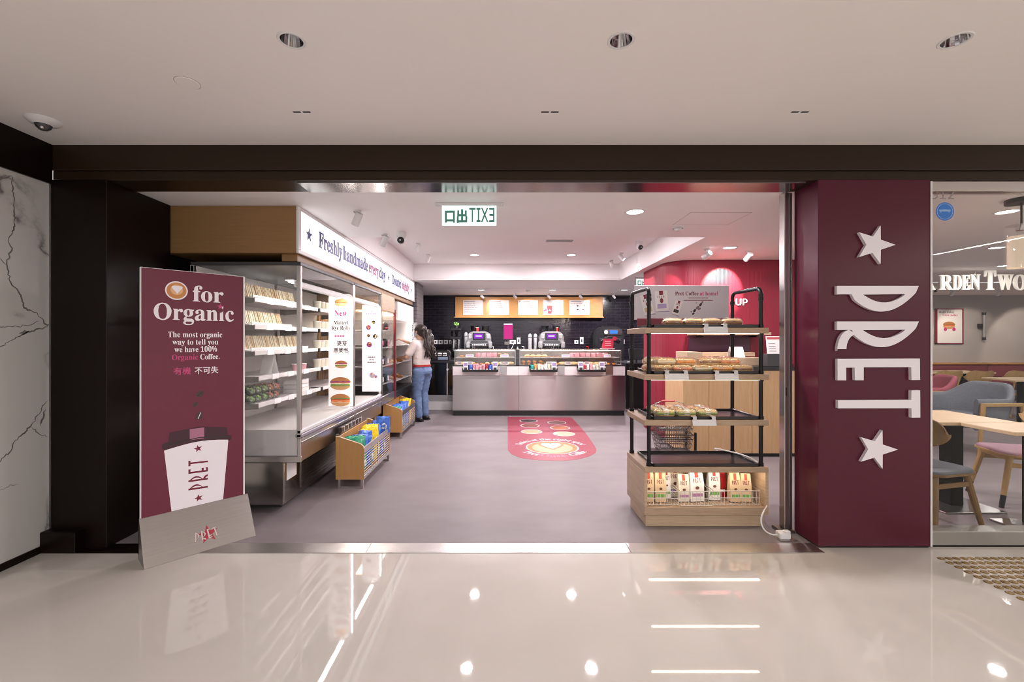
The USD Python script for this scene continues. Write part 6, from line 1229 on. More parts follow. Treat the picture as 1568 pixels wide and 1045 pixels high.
def baker_tray(h, lab):
    t = T('baker_tray', lab, 'tray', (1.51, 3.47, h))
    x0, x1, y0, y1 = 1.119, 1.917, 3.262, 3.642
    t.w('plate', G().box(x0 + .01, x1 - .01, y0 + .01, y1 - .01, h + .001, h + .005), 'tray_black')
    g = G()
    for a in ((x0, x1, y0, y0 + .012), (x0, x1, y1 - .012, y1), (x0, x0 + .012, y0, y1), (x1 - .012, x1, y0, y1)): g.box(*a, h + .001, h + .024, .003)
    t.w('rim', g, 'tray_black')
for h, l in ((1.487, 'black baking tray on the top shelf of the rack'), (1.14, 'black baking tray on the second shelf of the rack'), (.80, 'black baking tray on the third shelf of the rack'), (.449, 'empty black baking tray on the lowest level of the rack')): baker_tray(h, l)
for (x, h, l) in ((1.575, 1.487, 'blank white price holder clipped to the top shelf tray'), (1.285, 1.14, 'blank white price holder on the second shelf tray, nearer the counter'), (1.655, 1.14, 'blank white price holder on the second shelf tray, nearer the pillar'), (1.49, .80, 'blank white price holder clipped to the third shelf tray')):
    t = T('price_holder', l, 'price holder', (x, 3.24, h)); t.p('card', G().put(G().box(-.088, .088, -.002, .002, -.040, .006, .001), rot(rx=-12), (0, -.002, 0)), 'white_plastic')
    for s in (-.07, .07): t.p('clip', G().box(s - .014, s + .014, -.004, .030, .020, .030, .002).box(s - .014, s + .014, -.006, -.002, .0, .03, .001), 'clear_rail')

def baguette(seed, l=.15, r=.030, band=False):
    """a filled baguette in clear film"""
    rnd = random.Random(seed)
    prof = [(.0005, -l / 2), (r * .55, -l / 2 + .006), (r * .9, -l * .36), (r, -l * .1), (r * .98, l * .15), (r * .86, l * .38), (r * .5, l / 2 - .005), (.0005, l / 2)]
    def half(s):
        g = G().lathe(prof, 16, axis='x'); (v, f), = g.parts(); n = (meshkit.fbm(v * 40 + seed, 2)[:, None] - .5)
        v = v * [1, 1.15, .55] + n * [0, .010, .008]; v[:, 2] = np.maximum(v[:, 2], 0) if s > 0 else np.minimum(v[:, 2], 0)
        return G().add(v + [0, 0, .026 + s * .009], f)
    return half(1), half(-1), G().box(-l * .44, l * .44, -r * 1.2, r * 1.1, .018, .036, .006), G().lathe([(float(np.interp(b, [p[1] for p in prof], [p[0] for p in prof])) * 1.13 + .001, b * 1.12) for b in np.linspace(-l / 2, l / 2, 15)], 18, axis='x'), G().lathe([(r * 1.06, -.018), (r * 1.06, .018)], 16, axis='x')
def baguette_pack(seed, x, y, z, rz, lab, group, band=False, sc=1., fill='fill_green'):
    t = T('baguette_pack', lab, 'baguette', (x, y, z), rz, group=group, sc=sc)
    a, b, f, film, bd = baguette(seed, band=band)
    t.p('upper_crust', a, 'crust_gold', smooth=50); t.p('lower_crust', b, 'crust_gold', smooth=50); t.p('filling', f, fill)
    (v, ff), = film.parts(); w = meshkit.fbm(v * 130 + seed, 3)[:, None] - .5
    t.p('wrapper', G().add(v * [1, 1.05, .85] + w * .020 + [0, 0, .028], ff), 'film_wrap', smooth=60)
    if band: (v, ff), = bd.parts(); t.p('paper_band', G().add(v * [1, 1.12, .92] + [0, 0, .028], ff), 'paper')
for k in range(4): baguette_pack(k, 1.32 + .150 * k, 3.40 - .012 * (k % 2), 1.4935, random.Random(k).uniform(-4, 4), f'wrapped baguette on the top shelf, {NUM[k]} of the row from the promotional board', None, fill='fill_brown', sc=(1.03, 1.1, 1.3))
n = 0
for r_, (y, z, xs) in enumerate(((3.33, 1.1465, (1.21, 1.36, 1.51, 1.66, 1.81)), (3.42, 1.1465, (1.17, 1.32, 1.47, 1.62, 1.77)), (3.375, 1.198, (1.25, 1.40, 1.60, 1.74)), (3.52, 1.1465, (1.24, 1.40, 1.56, 1.72)), (3.47, 1.198, (1.20, 1.62, 1.76)))):
    for k, x in enumerate(xs):
        baguette_pack(20 + n, x, y, z, random.Random(n).uniform(-9, 9), f'wrapped baguette on the second shelf, {NUM[k]} from the counter side in the {("front", "middle", "upper front", "rear", "upper rear")[r_]} row', None, fill=('fill_brown', 'tomato_red', 'fill_cream', 'orange_food')[n % 4], sc=(1.08, 1.1, 1.15)); n += 1
for c_ in range(3):
    for r_ in range(3):
        baguette_pack(60 + c_ * 3 + r_, 1.235 + .160 * c_ + .012 * r_ * 0, 3.345 + .085 * r_, .8065, random.Random(c_ * 3 + r_).uniform(-3, 3), f'banded baguette on the third shelf, {("first", "second", "third")[c_]} column from the counter side, {("front", "middle", "rear")[r_]} row', None, True, (1.05, 1.08, 1.2))

t = T('promotional_board', 'pale coffee-at-home board standing behind the top shelf of the rack', 'sign board', (1.49, 3.645, 1.487))
t.w('board', G().box(1.098, 1.888, 3.652, 3.658, 1.565, 1.850, .001), 'board_lilac'); t.w('foot', G().box(1.12, 1.87, 3.648, 3.662, 1.488, 1.575, .002), 'print_burg')
MB = front(0, 3.6518, 0)
q = text('Pret Coffee', .030, 's', 1.437, 1.768, 'l'); b = q.bounds; q = affinity.scale(q, .195 / (b[2] - b[0]), 1, origin=(b[0], 0)); t.w('lettering', G().ext(q, .0005, MB), 'print_burg')
q = text('at home!', .030, 's', 1.643, 1.768, 'l'); b = q.bounds; q = affinity.skew(affinity.scale(q, .150 / (b[2] - b[0]), 1, origin=(b[0], 0)), 0, 0); t.w('lettering', G().ext(q, .0005, MB), 'print_magenta')
for z, a, b_ in ((1.742, 1.55, 1.71), (1.722, 1.51, 1.75)):
    t.w('small_print', G().ext(shapely.union_all([sbox(x, z, x + .008, z + .007) for x in np.arange(a, b_, .011)]), .0005, MB), 'print_burg')
def flat_bag(x, z, w, h, a, low):
    B = lambda s: affinity.rotate(s, a, origin=(x, z))
    p = t.w('bag_picture', G().ext(B(sbox(x - w / 2, z - h / 2, x + w / 2, z + h / 2)), .0005, MB), 'print_paperbag')
    t.w('bag_shade', G().ext(B(Polygon([(x - w / 2, z - h / 2), (x + w / 2, z - h / 2), (x + w / 2 + .012, z - h / 2 - .010), (x - w / 2, z - h / 2 - .004)])), .0004, MB), 'print_violetgrey', under=p)
    for sh, m in ((sbox(x - w * .16, z + h * .30, x + w * .16, z + h * .5), 'print_burg'), (disc(w * .14, x, z + h * .02, 16, 1.4), 'print_burg'), (sbox(x - w * .36, z - h * .36, x + w * .36, z - h * .14), low)): t.w('bag_print', G().ext(B(sh), .0008, MB), m, under=p)
    for j in range(4): t.w('bag_print', G().ext(B(sbox(x - w * .3 + w * .16 * j, z + h * .16, x - w * .3 + w * .16 * j + w * .05, z + h * .27)), .0008, MB), 'print_burg', under=p)
flat_bag(1.205, 1.69, .085, .17, 14, 'print_gold'); flat_bag(1.325, 1.72, .105, .17, 4, 'print_lilac'); flat_bag(1.455, 1.665, .06, .12, -18, 'print_dark')
for k, (x, z, r, a) in enumerate(((1.60, 1.64, .016, 50), (1.625, 1.665, .018, 45), (1.65, 1.69, .016, 60), (1.665, 1.71, .012, 60), (1.59, 1.615, .012, 40), (1.64, 1.655, .014, 30), (1.572, 1.63, .006, 0), (1.615, 1.705, .007, 10))):
    t.w('bean_picture', G().ext(affinity.rotate(disc(r, x, z, 16, .6), a, origin=(x, z)), .0006, MB), ('print_dark', 'print_greytext')[k % 2])

# coffee bags and wire baskets in the lit niche of the rack
def coffee_bag(x, y, w, h, m, stripe, lab, lean=0., rz=0., red=True):
    t = T('coffee_bag', lab, 'coffee bag', (x, y, .160), rz); d = w * .55
    R = rot(rx=lean)
    P = lambda g: G().put(g, R)
    v = [(-w / 2, -d / 2, 0), (w / 2, -d / 2, 0), (w / 2, d / 2, 0), (-w / 2, d / 2, 0), (-w / 2 * 1.03, -d / 2, h * .55), (w / 2 * 1.03, -d / 2, h * .55), (w / 2 * 1.03, d / 2, h * .55), (-w / 2 * 1.03, d / 2, h * .55), (-w / 2 * .96, -.004, h), (w / 2 * .96, -.004, h), (w / 2 * .96, .004, h), (-w / 2 * .96, .004, h)]
    f = [(0, 3, 2, 1), (0, 1, 5, 4), (1, 2, 6, 5), (2, 3, 7, 6), (3, 0, 4, 7), (4, 5, 9, 8), (5, 6, 10, 9), (6, 7, 11, 10), (7, 4, 8, 11), (8, 9, 10, 11)]
    t.p('bag', P(G().add(v, f)), m)
    sl = math.degrees(math.atan2(d / 2 - .004, h * .45)); top = frame((0, -d / 2 - .0006, h * .55), (1, 0, 0), (0, (d / 2 - .004), h * .45))
    if red: t.p('red_seal', P(G().ext(sbox(-w * .13, h * .22, w * .13, h * .44), .0008, top)), 'print_redfill')
    at = -w * .30
    q = []
    for s, ww in zip(wordmark(.030), (.305, .305, .265, .33)): q.append(affinity.translate(affinity.scale(s, 1.1, 1, origin=(0, 0)), at, h * .06)); at += w * .16
    t.p('lettering', P(G().ext(shapely.union_all(q), .0006, top)), 'print_burg'); fr = front(0, -d / 2 - .0004, 0)
    t.p('round_print', P(G().ext(disc(w * .15, 0, h * .44, 20, .8), .0006, fr)), 'print_bean_brown'); t.p('stripe', P(G().ext(sbox(-w * .42, h * .16, w * .42, h * .26), .0006, fr)), stripe)
coffee_bag(1.115, 3.36, .078, .225, 'kraft_bag', 'print_leaf', 'kraft coffee bag with a green stripe, at the counter end of the niche')
coffee_bag(1.205, 3.36, .082, .225, 'kraft_bag', 'print_leaf', 'kraft coffee bag with a green stripe, second from the counter end of the niche')
coffee_bag(1.275, 3.42, .060, .235, 'paper', 'print_leaf', 'white coffee bag with a green stripe beside the middle wire basket', 0, 8)
coffee_bag(1.36, 3.47, .10, .24, 'cream_bag', 'print_lilac', 'cream coffee bag standing at the rear of the middle wire basket', 0, -6)
coffee_bag(1.385, 3.365, .082, .205, 'cream_bag', 'print_mauve', 'small cream coffee bag with a purple band in the middle wire basket')
coffee_bag(1.485, 3.375, .105, .235, 'paper', 'print_mauve', 'large white coffee bag with a purple band in the middle wire basket', 0, 5)
coffee_bag(1.635, 3.40, .085, .24, 'paper', 'print_leaf', 'white coffee bag with a green stripe between middle and last wire baskets')
coffee_bag(1.705, 3.47, .10, .235, 'red_plastic', 'paper', 'bright red packet at the rear of the niche')
coffee_bag(1.775, 3.36, .082, .215, 'kraft_bag', 'print_leaf', 'kraft coffee bag with a green stripe, third from the pillar end of the niche', 0, 4)
coffee_bag(1.86, 3.36, .075, .21, 'kraft_bag', 'print_leaf', 'kraft coffee bag with a green stripe near the pillar end of the niche', 0, -6)
coffee_bag(1.155, 3.50, .085, .245, 'cream_bag', 'print_mauve', 'cream coffee bag at the rear of the counter end wire basket', 0, 5)
coffee_bag(1.255, 3.53, .085, .24, 'kraft_bag', 'print_leaf', 'kraft coffee bag at the rear between the first two wire baskets', 0, -5)
coffee_bag(1.47, 3.52, .095, .245, 'kraft_bag', 'print_mauve', 'kraft coffee bag at the rear of the middle wire basket', 0, 3)
coffee_bag(1.83, 3.50, .085, .24, 'kraft_bag', 'print_leaf', 'tall kraft coffee bag at the rear of the pillar end wire basket', 0, 3)
def wire_basket(x0, x1, y0, y1, z1, lab):
    t = T('wire_basket', lab, 'wire basket', ((x0 + x1) / 2, (y0 + y1) / 2, .153)); z0 = .157
    g = G()
    for z in (z0, (z0 + z1) / 2, z1): g.tube([(x0, y0, z), (x1, y0, z), (x1, y1, z), (x0, y1, z), (x0, y0, z)], .0026 if z < z1 else .0036, 6)
    t.w('rim', g, 'steel_bright'); g = G()
    for k in range(int((x1 - x0) / .026) + 1):
        x = x0 + (x1 - x0) * k / int((x1 - x0) / .026); g.tube([(x, y0, z1), (x, y0, z0), (x, y1, z0), (x, y1, z1)], .0021, 5)
    t.w('wire_grid', g, 'steel_bright')
wire_basket(1.078, 1.318, 3.285, 3.56, .255, 'chrome wire basket at the counter end of the niche'); wire_basket(1.332, 1.565, 3.270, 3.56, .262, 'chrome wire basket in the middle of the niche'); wire_basket(1.585, 1.93, 3.285, 3.56, .262, 'chrome wire basket at the pillar end of the niche')

t = T('floor_socket', 'white plug adaptor on a small steel plate beside the door post', 'socket', (1.97, 3.07, 0)); t.p('plate', G().box(-.05, .07, -.045, .05, 0.0005, .006, .002), 'steel'); t.p('adaptor', G().box(-.042, .035, -.03, .03, .006, .052, .006), 'white_plastic'); t.p('plug', G().box(-.010, .03, -.034, .0, .052, .066, .004), 'white_plastic')
def smooth_curve(pts, n=40):
    from scipy.interpolate import make_interp_spline
    p = np.array(pts, float); return make_interp_spline(np.linspace(0, 1, len(p)), p, k=3)(np.linspace(0, 1, n))
one('power_cable', G().tube(smooth_curve([(2.01, 3.52, .03), (2.01, 3.35, .13), (1.91, 3.18, .175), (1.845, 3.12, .135), (1.838, 3.10, .075), (1.87, 3.08, .035), (1.93, 3.075, .03)]), .0052, 8), 'white_plastic', 'white power cable looping from the rack to the plug adaptor', 'cable')
one('power_cable', G().tube(smooth_curve([(1.86, 3.715, .43), (1.80, 3.70, .475), (1.85, 3.62, .478), (1.90, 3.52, .478), (1.93, 3.42, .474), (1.945, 3.34, .456)]), .006, 8), 'white_plastic', 'white lamp cable lying over the edge of the lowest tray', 'cable')

# ---------------------------------------------------------------- pick-up counter before the red wall
t = T('pickup_counter', 'pale wooden pick-up counter with a black top before the red wall', 'counter', (3.0, 5.45, 0))
for k, (a, b) in enumerate(((2.14, 2.448), (2.452, 2.962), (2.966, 3.60), (3.604, 4.2))): t.w('door_panel', G().box(a, b, 5.20, 5.225, .045, 1.03, .002), 'wood_cabinet')
t.w('body', G().box(2.145, 4.2, 5.225, 5.78, .045, 1.03), 'wood_cabinet'); t.w('kick', G().box(2.16, 4.2, 5.23, 5.76, 0, .045), 'black_plastic'); t.w('worktop', G().box(2.13, 4.2, 5.19, 5.79, 1.03, 1.075, .004), 'black_plastic')
t = T('pickup_shelf', 'pale wooden shelf box standing on the pick-up counter', 'shelf', (2.75, 5.6, 1.075)); t.w('end_box', G().box(2.26, 2.45, 5.36, 5.72, 1.076, 1.245, .003), 'wood_pale'); t.w('long_box', G().box(2.452, 3.20, 5.42, 5.72, 1.076, 1.175, .003), 'wood_pale'); t.w('upper_rail', G().box(2.452, 3.20, 5.55, 5.72, 1.182, 1.235, .003), 'wood_pale'); t.w('shadow_slot', G().box(2.452, 3.20, 5.56, 5.70, 1.175, 1.182), 'print_burg')
t = T('wall_shelf', 'long pale wooden shelf on brackets on the red wall', 'shelf', (2.9, 5.8, 1.45)); t.w('board', G().box(2.48, 3.45, 5.62, 5.895, 1.455, 1.49, .003), 'wood_pale')
for x in (2.6, 3.3): t.w('bracket', G().box(x, x + .02, 5.70, 5.895, 1.43, 1.455, .002), 'black_metal')
one('wall_panel', G().box(2.50, 3.32, 5.870, 5.895, 1.24, 1.452, .002), 'plum_panel', 'dark plum panel on the red wall under the shelf', 'panel')
t = T('leaflet', 'white framed leaflet with a red heading on the pick-up counter', 'leaflet', (3.20, 5.27, 1.075)); t.p('box', G().box(-.05, .16, -.06, .10, .001, .15, .003), 'dark_plastic'); Ml = frame((0, -.07, .152), (1, 0, 0), (0, .25, 1)); t.p('sheet', G().ext(Polygon([(-.06, 0), (.19, 0), (.17, .215), (-.045, .215)]), .006, Ml), 'paper'); t.p('heading', G().ext(Polygon([(-.04, .175), (.165, .175), (.163, .205), (-.04, .205)]), .007, Ml), 'print_red'); t.p('small_print', G().ext(shapely.union_all([sbox(-.03, .03 + .03 * k, .05, .036 + .03 * k) for k in range(4)]), .007, Ml), 'print_greytext'); t.p('picture', G().ext(shapely.union_all([disc(.018, .13, .12), disc(.018, .14, .06)]), .007, Ml), 'print_pink')
t = T('tent_sign', 'small white folded sign on the pick-up shelf', 'sign', (2.93, 5.50, 1.176)); t.p('card', G().ext(Polygon([(-.06, 0), (0, .13), (.06, 0), (.055, 0), (0, .12), (-.055, 0)]), .17, np.array([[0, 0, 1, -.085], [1, 0, 0, 0], [0, 1, 0, 0], [0, 0, 0, 1.]])), 'paper')
t = T('wall_lettering', 'white raised capital letters on the red wall above the pick-up counter', 'sign', (3.2, 5.885, 1.86))
at = 3.127
for ch in 'UP':
    q = text(ch, .088, 'n', at, 1.858); at = q.bounds[2] + .012; t.w('letter', G().ext(q, .016, front(0, 5.897, 0)), 'letter_glow')
# shopping baskets on a wheeled base, behind the rack
t = T('basket_trolley', 'low wheeled base for shopping baskets behind the rack', 'trolley', (1.93, 5.0, 0))
t.p('frame', G().box(-.225, .225, -.14, .14, .10, .125, .004).box(.205, .225, -.14, -.11, .10, .36, .003).box(.205, .225, .11, .14, .10, .36, .003), 'black_metal')
for x in (-.17, .17):
    for y in (-.11, .11): t.p('caster', G().cyl((x - .014, y, .048), (x + .014, y, .048), .048, 18).box(x - .02, x + .02, y - .02, y + .02, .085, .10), 'grey_plastic')
for k in range(3):
    t = T('shopping_basket', f'black wire shopping basket with a red handle, {("lowest", "middle", "topmost")[k]} of the three nested behind the rack', 'shopping basket', (1.93, 5.0, .130 + .12 * k))
    g = G()
    for j in range(5): z = .004 + .05 * j; w = .15 + .045 * j / 4; d = .11 + .03 * j / 4; g.tube([(-w, -d, z), (w, -d, z), (w, d, z), (-w, d, z), (-w, -d, z)], .003 if j < 4 else .0045, 6)
    t.p('rim', g, 'black_metal'); g = G()
    for j in range(15): a = -1 + 2 * j / 14; g.tube([(a * .195, -.14, .204), (a * .15, -.11, .004), (a * .15, .11, .004), (a * .195, .14, .204)], .0022, 5)
    for j in range(9): a = -1 + 2 * j / 8; g.tube([(-.195, a * .14, .204), (-.15, a * .11, .004), (.15, a * .11, .004), (.195, a * .14, .204)], .0022, 5)
    t.p('wire_grid', g, 'steel_dark')
    if k == 2:
        t.p('handle', G().tube([(-.195, 0, .204), (-.19, -.02, .30), (-.13, -.03, .33), (.03, -.03, .33), (.12, -.02, .30), (.195, 0, .204)], .005, 8), 'chrome'); t.p('grip', G().cyl((-.12, -.03, .331), (.02, -.03, .331), .011, 12), 'red_plastic')

# ---------------------------------------------------------------- brass studs of the tactile paving
t = T('tactile_paving', 'block of round brass warning studs set in the concourse floor', 'tactile paving', (3.05, 2.6, 0))
for j in range(11):
    for i in range(14):
        x, y = 2.795 + .0487 * i, 2.790 - .054 * j
        if 770 + 670 * x / y > 1590: break
        t.w('stud', G().lathe([(.0195, 0), (.0195, .002), (.0165, .0045), (.0145, .0045), (.0130, .003), (.008, .003), (.006, .0048), (0, .005)], 14, (x, y, .0)), 'gold_stud')
# ---------------------------------------------------------------- seating area behind the window
def dining_chair(label, loc, rz, seat_m, wood_m='wood_chair', sock=False):
    """own axes: faces +x"""
    t = T('dining_chair', label, 'chair', loc, rz)
    sh = rrect(-.21, .22, -.22, .22, .09)
    t.p('seat_shell', G().ext(sh, .014, flat(0, 0, .425)), wood_m)
    sm = trimesh.creation.extrude_polygon(rrect(-.20, .212, -.21, .21, .085), .012, engine='earcut')
    g = G()
    for k, (ins, z) in enumerate(((0, .439), (.006, .452), (.03, .462))): pass
    cush = G(); rings = []
    for ins, z in ((0, .439), (0, .450), (.008, .459), (.03, .465), (.10, .467)):
        q = rrect(-.20, .212, -.21, .21, .085).buffer(-ins) if ins else rrect(-.20, .212, -.21, .21, .085)
        rings.append([(*q.exterior.interpolate(k / 40, normalized=True).coords[0], z) for k in range(40)])
    v = np.array(rings).reshape(-1, 3); f = [(i * 40 + j, i * 40 + (j + 1) % 40, (i + 1) * 40 + (j + 1) % 40, (i + 1) * 40 + j) for i in range(4) for j in range(40)]
    c = v[160:].mean(0); n0 = len(v); v = np.vstack([v, c]); cush.add(v, f); cush.F.append(np.array([(160 + j, 160 + (j + 1) % 40, n0) for j in range(40)]))
    t.p('cushion', cush, seat_m, smooth=50)
    for sx, sy in ((1, 1), (1, -1), (-1, 1), (-1, -1)):
        top = np.array([sx * .15, sy * .16, .425]); foot = np.array([sx * .235, sy * .215, 0])
        d = foot - top
        leg = t.p('leg', G().tube([top, top + d * .5, foot], [.022, .020, .014], 10), wood_m)
        if sock: t.p('leg_sock', G().tube([top + d * .76, foot], [.0185, .0165], 10), 'black_plastic', under=leg, label='black leg end')
    for sy in (1, -1): t.p('side_rail', G().box(-.18, .18, sy * .172 - .010, sy * .172 + .010, .33, .365, .004), wood_m)
    for sx in (1, -1): t.p('cross_rail', G().box(sx * .165 - .01, sx * .165 + .01, -.165, .165, .385, .425, .004), wood_m)
    for sy in (1, -1): t.p('back_post', G().tube([(-.17, sy * .12, .40), (-.215, sy * .125, .58), (-.245, sy * .13, .74)], [.017, .015, .012], 10), wood_m)
    nu, nv = 22, 9; P = []
    for s in (0, 1):
        for i in range(nu + 1):
            a = math.sin(math.pi / 2 * (-1 + 2 * i / nu))
            for j in range(nv + 1):
                b = -1 + 2 * j / nv
                hgt = .115 * (1 - abs(a) ** 3.2) ** .5 * (1 - .18 * math.cos(math.pi * a) * (b > 0)) + .001
                P.append((-.255 + .10 * a * a + .02 * b * 0 - .02 * b - .014 * s, a * .25, .735 + b * hgt))
    n1 = (nu + 1) * (nv + 1); f = []
    for i in range(nu):
        for j in range(nv):
            q = (i * (nv + 1) + j, (i + 1) * (nv + 1) + j, (i + 1) * (nv + 1) + j + 1, i * (nv + 1) + j + 1); f += [q[::-1], tuple(x + n1 for x in q)]
    for i in range(nu):
        for j in (0, nv): a, b = i * (nv + 1) + j, (i + 1) * (nv + 1) + j; f.append((a, b, b + n1, a + n1) if j == 0 else (b, a, a + n1, b + n1))
    t.p('backrest', G().add(P, f), wood_m, smooth=45)
    return t


def table(label, x0, x1, y0, y1, px_, py_, pw=.105, base=(.25, .20)):
    t = T('cafe_table', label, 'table', (px_, py_, 0))
    t.w('tabletop', G().box(x0, x1, y0, y1, .722, .75, .004), 'wood_table'); t.w('column', G().box(px_ - pw / 2, px_ + pw / 2, py_ - pw / 2, py_ + pw / 2, .014, .722, .004), 'column_black'); t.w('base_plate', G().box(px_ - base[0], px_ + base[0], py_ - base[1], py_ + base[1], 0, .014, .003), 'base_steel')


table('pale wooden cafe table just inside the window, the one farther from the glass', 3.40, 4.05, 3.43, 4.02, 3.79, 3.70)
table('pale wooden cafe table just inside the window, the one against the glass', 3.58, 4.25, 3.06, 3.425, 3.985, 3.27, .10, (.22, .12))
dining_chair('wooden chair with a grey seat pad beside the burgundy pillar', (3.20, 3.32, 0), 13, 'seat_grey', 'wood_brown')
dining_chair('wooden chair with a dusty pink seat pad across the window table', (4.44, 3.76, 0), 160, 'seat_pink', 'wood_chair', True)


def armchair(label, loc, rz, m, sc=(1.0, 1.0, 1.0)):
    """upholstered tub chair on a wooden leg frame; faces +x"""
    t = T('armchair', label, 'armchair', loc, rz, sc=sc)
    n, P, f = 30, [], []
    prof = lambda a: .42 + .17 + .24 * (0.5 - .5 * math.cos(math.pi * np.clip((abs(a) - .0) / 1.0, 0, 1))) if False else None
    rows = []
    for i in range(n + 1):
        u = -1 + 2 * i / n                       # -1 and 1 at the arm ends, 0 behind the back
        w = max(0., min(1., 1.5 * (1 - abs(u) / .66)))
        top = .67 + .17 * (w * w * (3 - 2 * w))
        th = math.pi * (1 + .62 * u) if False else math.pi - u * math.pi * .60
        ex = .36; cx, cy = ex * math.cos(th), .36 * math.sin(th)
        if abs(u) > .80: cx, cy = cx + (abs(u) - .80) * .75, cy
        nx, ny = math.cos(th), math.sin(th)
        ring = []
        for (d, z) in ((-.035, .30), (-.035, .45), (-.03, top - .05), (-.012, top - .008), (.012, top), (.034, top - .012), (.045, top - .06), (.035, .45), (.005, .28)):
            lean = .06 * max(0, z - .45) / .4 * (1 if abs(u) < .7 else .4)
            ring.append((cx + nx * (d + lean), cy + ny * (d + lean), z))
        rows.append(ring)
    k = len(rows[0]); v = np.array(rows).reshape(-1, 3)
    for i in range(n):
        for j in range(k): f.append((i * k + j, i * k + (j + 1) % k, (i + 1) * k + (j + 1) % k, (i + 1) * k + j))
    g = G().add(v, [q[::-1] for q in f]); e = [(0, j, j + 1) for j in range(1, k - 1)] + [(n * k, n * k + j + 1, n * k + j) for j in range(1, k - 1)]; g.F.append(np.array(e))
    t.p('shell', g, m, smooth=60)
    t.p('seat_cushion', G().box(-.30, .34, -.32, .32, .30, .44, .05), m)
    for s in (1, -1):
        p = t.p('leg_frame', G().box(-.26, .28, s * .43 - .018, s * .43 + .018, .585, .625, .005), 'wood_chair')
        for x0, x1 in ((-.25, -.34), (.26, .32)): t.p('leg', G().tube([(x0, s * .43, .61), (x1, s * .43, 0)], [.026, .017], 8), 'wood_chair', under=p)
    return t


armchair('grey upholstered tub armchair behind the window table, wooden leg frame in view', (6.02, 5.72, 0), 184, 'seat_grey_fabric')
armchair('rose pink upholstered tub armchair behind the grey one', (6.62, 7.0, 0), 160, 'seat_rose')
for k, (x, l) in enumerate(((8.02, 'first'), (8.58, 'second'), (9.28, 'third'))): dining_chair(f'pale wooden chair seen from behind before the maroon bench, {l} from the burgundy pillar', (x, 8.05, 0), 90, 'seat_grey')
table('small pale cafe table by the maroon bench, between the first two chairs', 8.0, 8.75, 8.55, 9.15, 8.3, 8.85); table('small pale cafe table by the maroon bench, past the third chair', 9.0, 9.7, 8.6, 9.2, 9.35, 8.9); table('pale cafe table nearer than the row of chairs by the bench', 8.20, 9.0, 7.0, 7.5, 8.62, 7.25)
t = T('banquette', 'long maroon upholstered bench along the grey back wall', 'bench', (8.8, 10.3, 0))
for k in range(6):
    a = 4.4 + 1.45 * k; t.w('seat_pad', G().box(a, a + 1.44, 9.95, 10.5, .36, .47, .03), 'seat_maroon'); t.w('back_pad', G().box(a, a + 1.44, 10.48, 10.60, .48, .80, .03), 'seat_maroon')
t.w('base', G().box(4.4, 13.09, 10.0, 10.6, 0, .36), 'plum_panel'); t.w('top_rail', G().box(4.4, 13.09, 10.46, 10.668, .80, .835, .004), 'wood_menu')
t = T('framed_poster', 'framed poster of a filled roll on wheels on the grey back wall', 'picture', (10.86, 10.65, 1.72)); a, b, c, d = 10.52, 11.20, 1.29, 2.15
t.w('frame', G().box(a, b, 10.635, 10.668, c, c + .02).box(a, b, 10.635, 10.668, d - .02, d).box(a, a + .045, 10.635, 10.668, c, d).box(b - .02, b, 10.635, 10.668, c, d), 'print_burg'); t.w('sheet', G().box(a + .045, b - .02, 10.65, 10.668, c + .02, d - .02), 'paper'); MW = front(0, 10.6496, 0)
t.w('lettering', G().ext(text('Made today', .05, 's', 10.60, 2.04), .0006, MW), 'print_greytext'); t.w('lettering', G().ext(text('Gone today', .05, 's', 10.70, 1.97), .0006, MW), 'print_pink')
roll_picture(t, MW, 10.86, 1.74, .30, 9)
for x in (10.77, 10.98): t.w('wheel_picture', G().ext(disc(.042, x, 1.645), .0009, MW), 'print_magenta')
t = T('wall_bar', 'upright tube light with black ends on the grey back wall', 'wall light', (11.67, 10.64, 1.72)); t.p('tube', G().cyl((0, -.03, -.27), (0, -.03, .27), .028, 14), 'grey_plastic')
for s in (-1, 1): t.p('end_cap', G().cyl((0, -.03, s * .27), (0, -.03, s * .335), .034, 14), 'black_plastic')
t.p('bracket', G().box(-.11, 0, -.03, .025, -.06, .06, .004), 'black_plastic')
t = T('pendant_lamp', 'glass drum pendant lamp with a cream shade over the window table', 'pendant lamp', (3.97, 3.35, S)); t.p('canopy', G().lathe([(0, -.032), (.09, -.032), (.09, 0)], 28), 'dark_plastic'); t.p('rod', G().cyl((0, 0, -.20), (0, 0, -.032), .006, 10), 'dark_plastic')
t.p('glass_drum', G().lathe([(.088, -.53), (.088, -.20), (0, -.198)], 32), 'glass_hazy'); t.p('inner_shade', G().lathe([(.074, -.525), (.074, -.285)], 32), 'shade_cream'); t.p('cap', G().cyl((0, 0, -.24), (0, 0, -.20), .03, 14), 'chrome'); t.p('bulb', G().sphere((0, 0, -.40), .03, 2), 'lamp_dim')
t = T('hanging_letters', 'row of white serif letters standing in for a sign reflected in the window', 'sign', (7.4, 6.84, 2.2)); at = 6.02  # window reflection built as solid glowing letters; rail and hangers are added
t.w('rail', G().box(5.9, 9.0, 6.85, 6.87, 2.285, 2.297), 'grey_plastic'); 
for x in (6.1, 7.4, 8.7): t.w('hanger', G().cyl((x, 6.86, 2.29), (x, 6.86, S), .004, 8), 'steel')
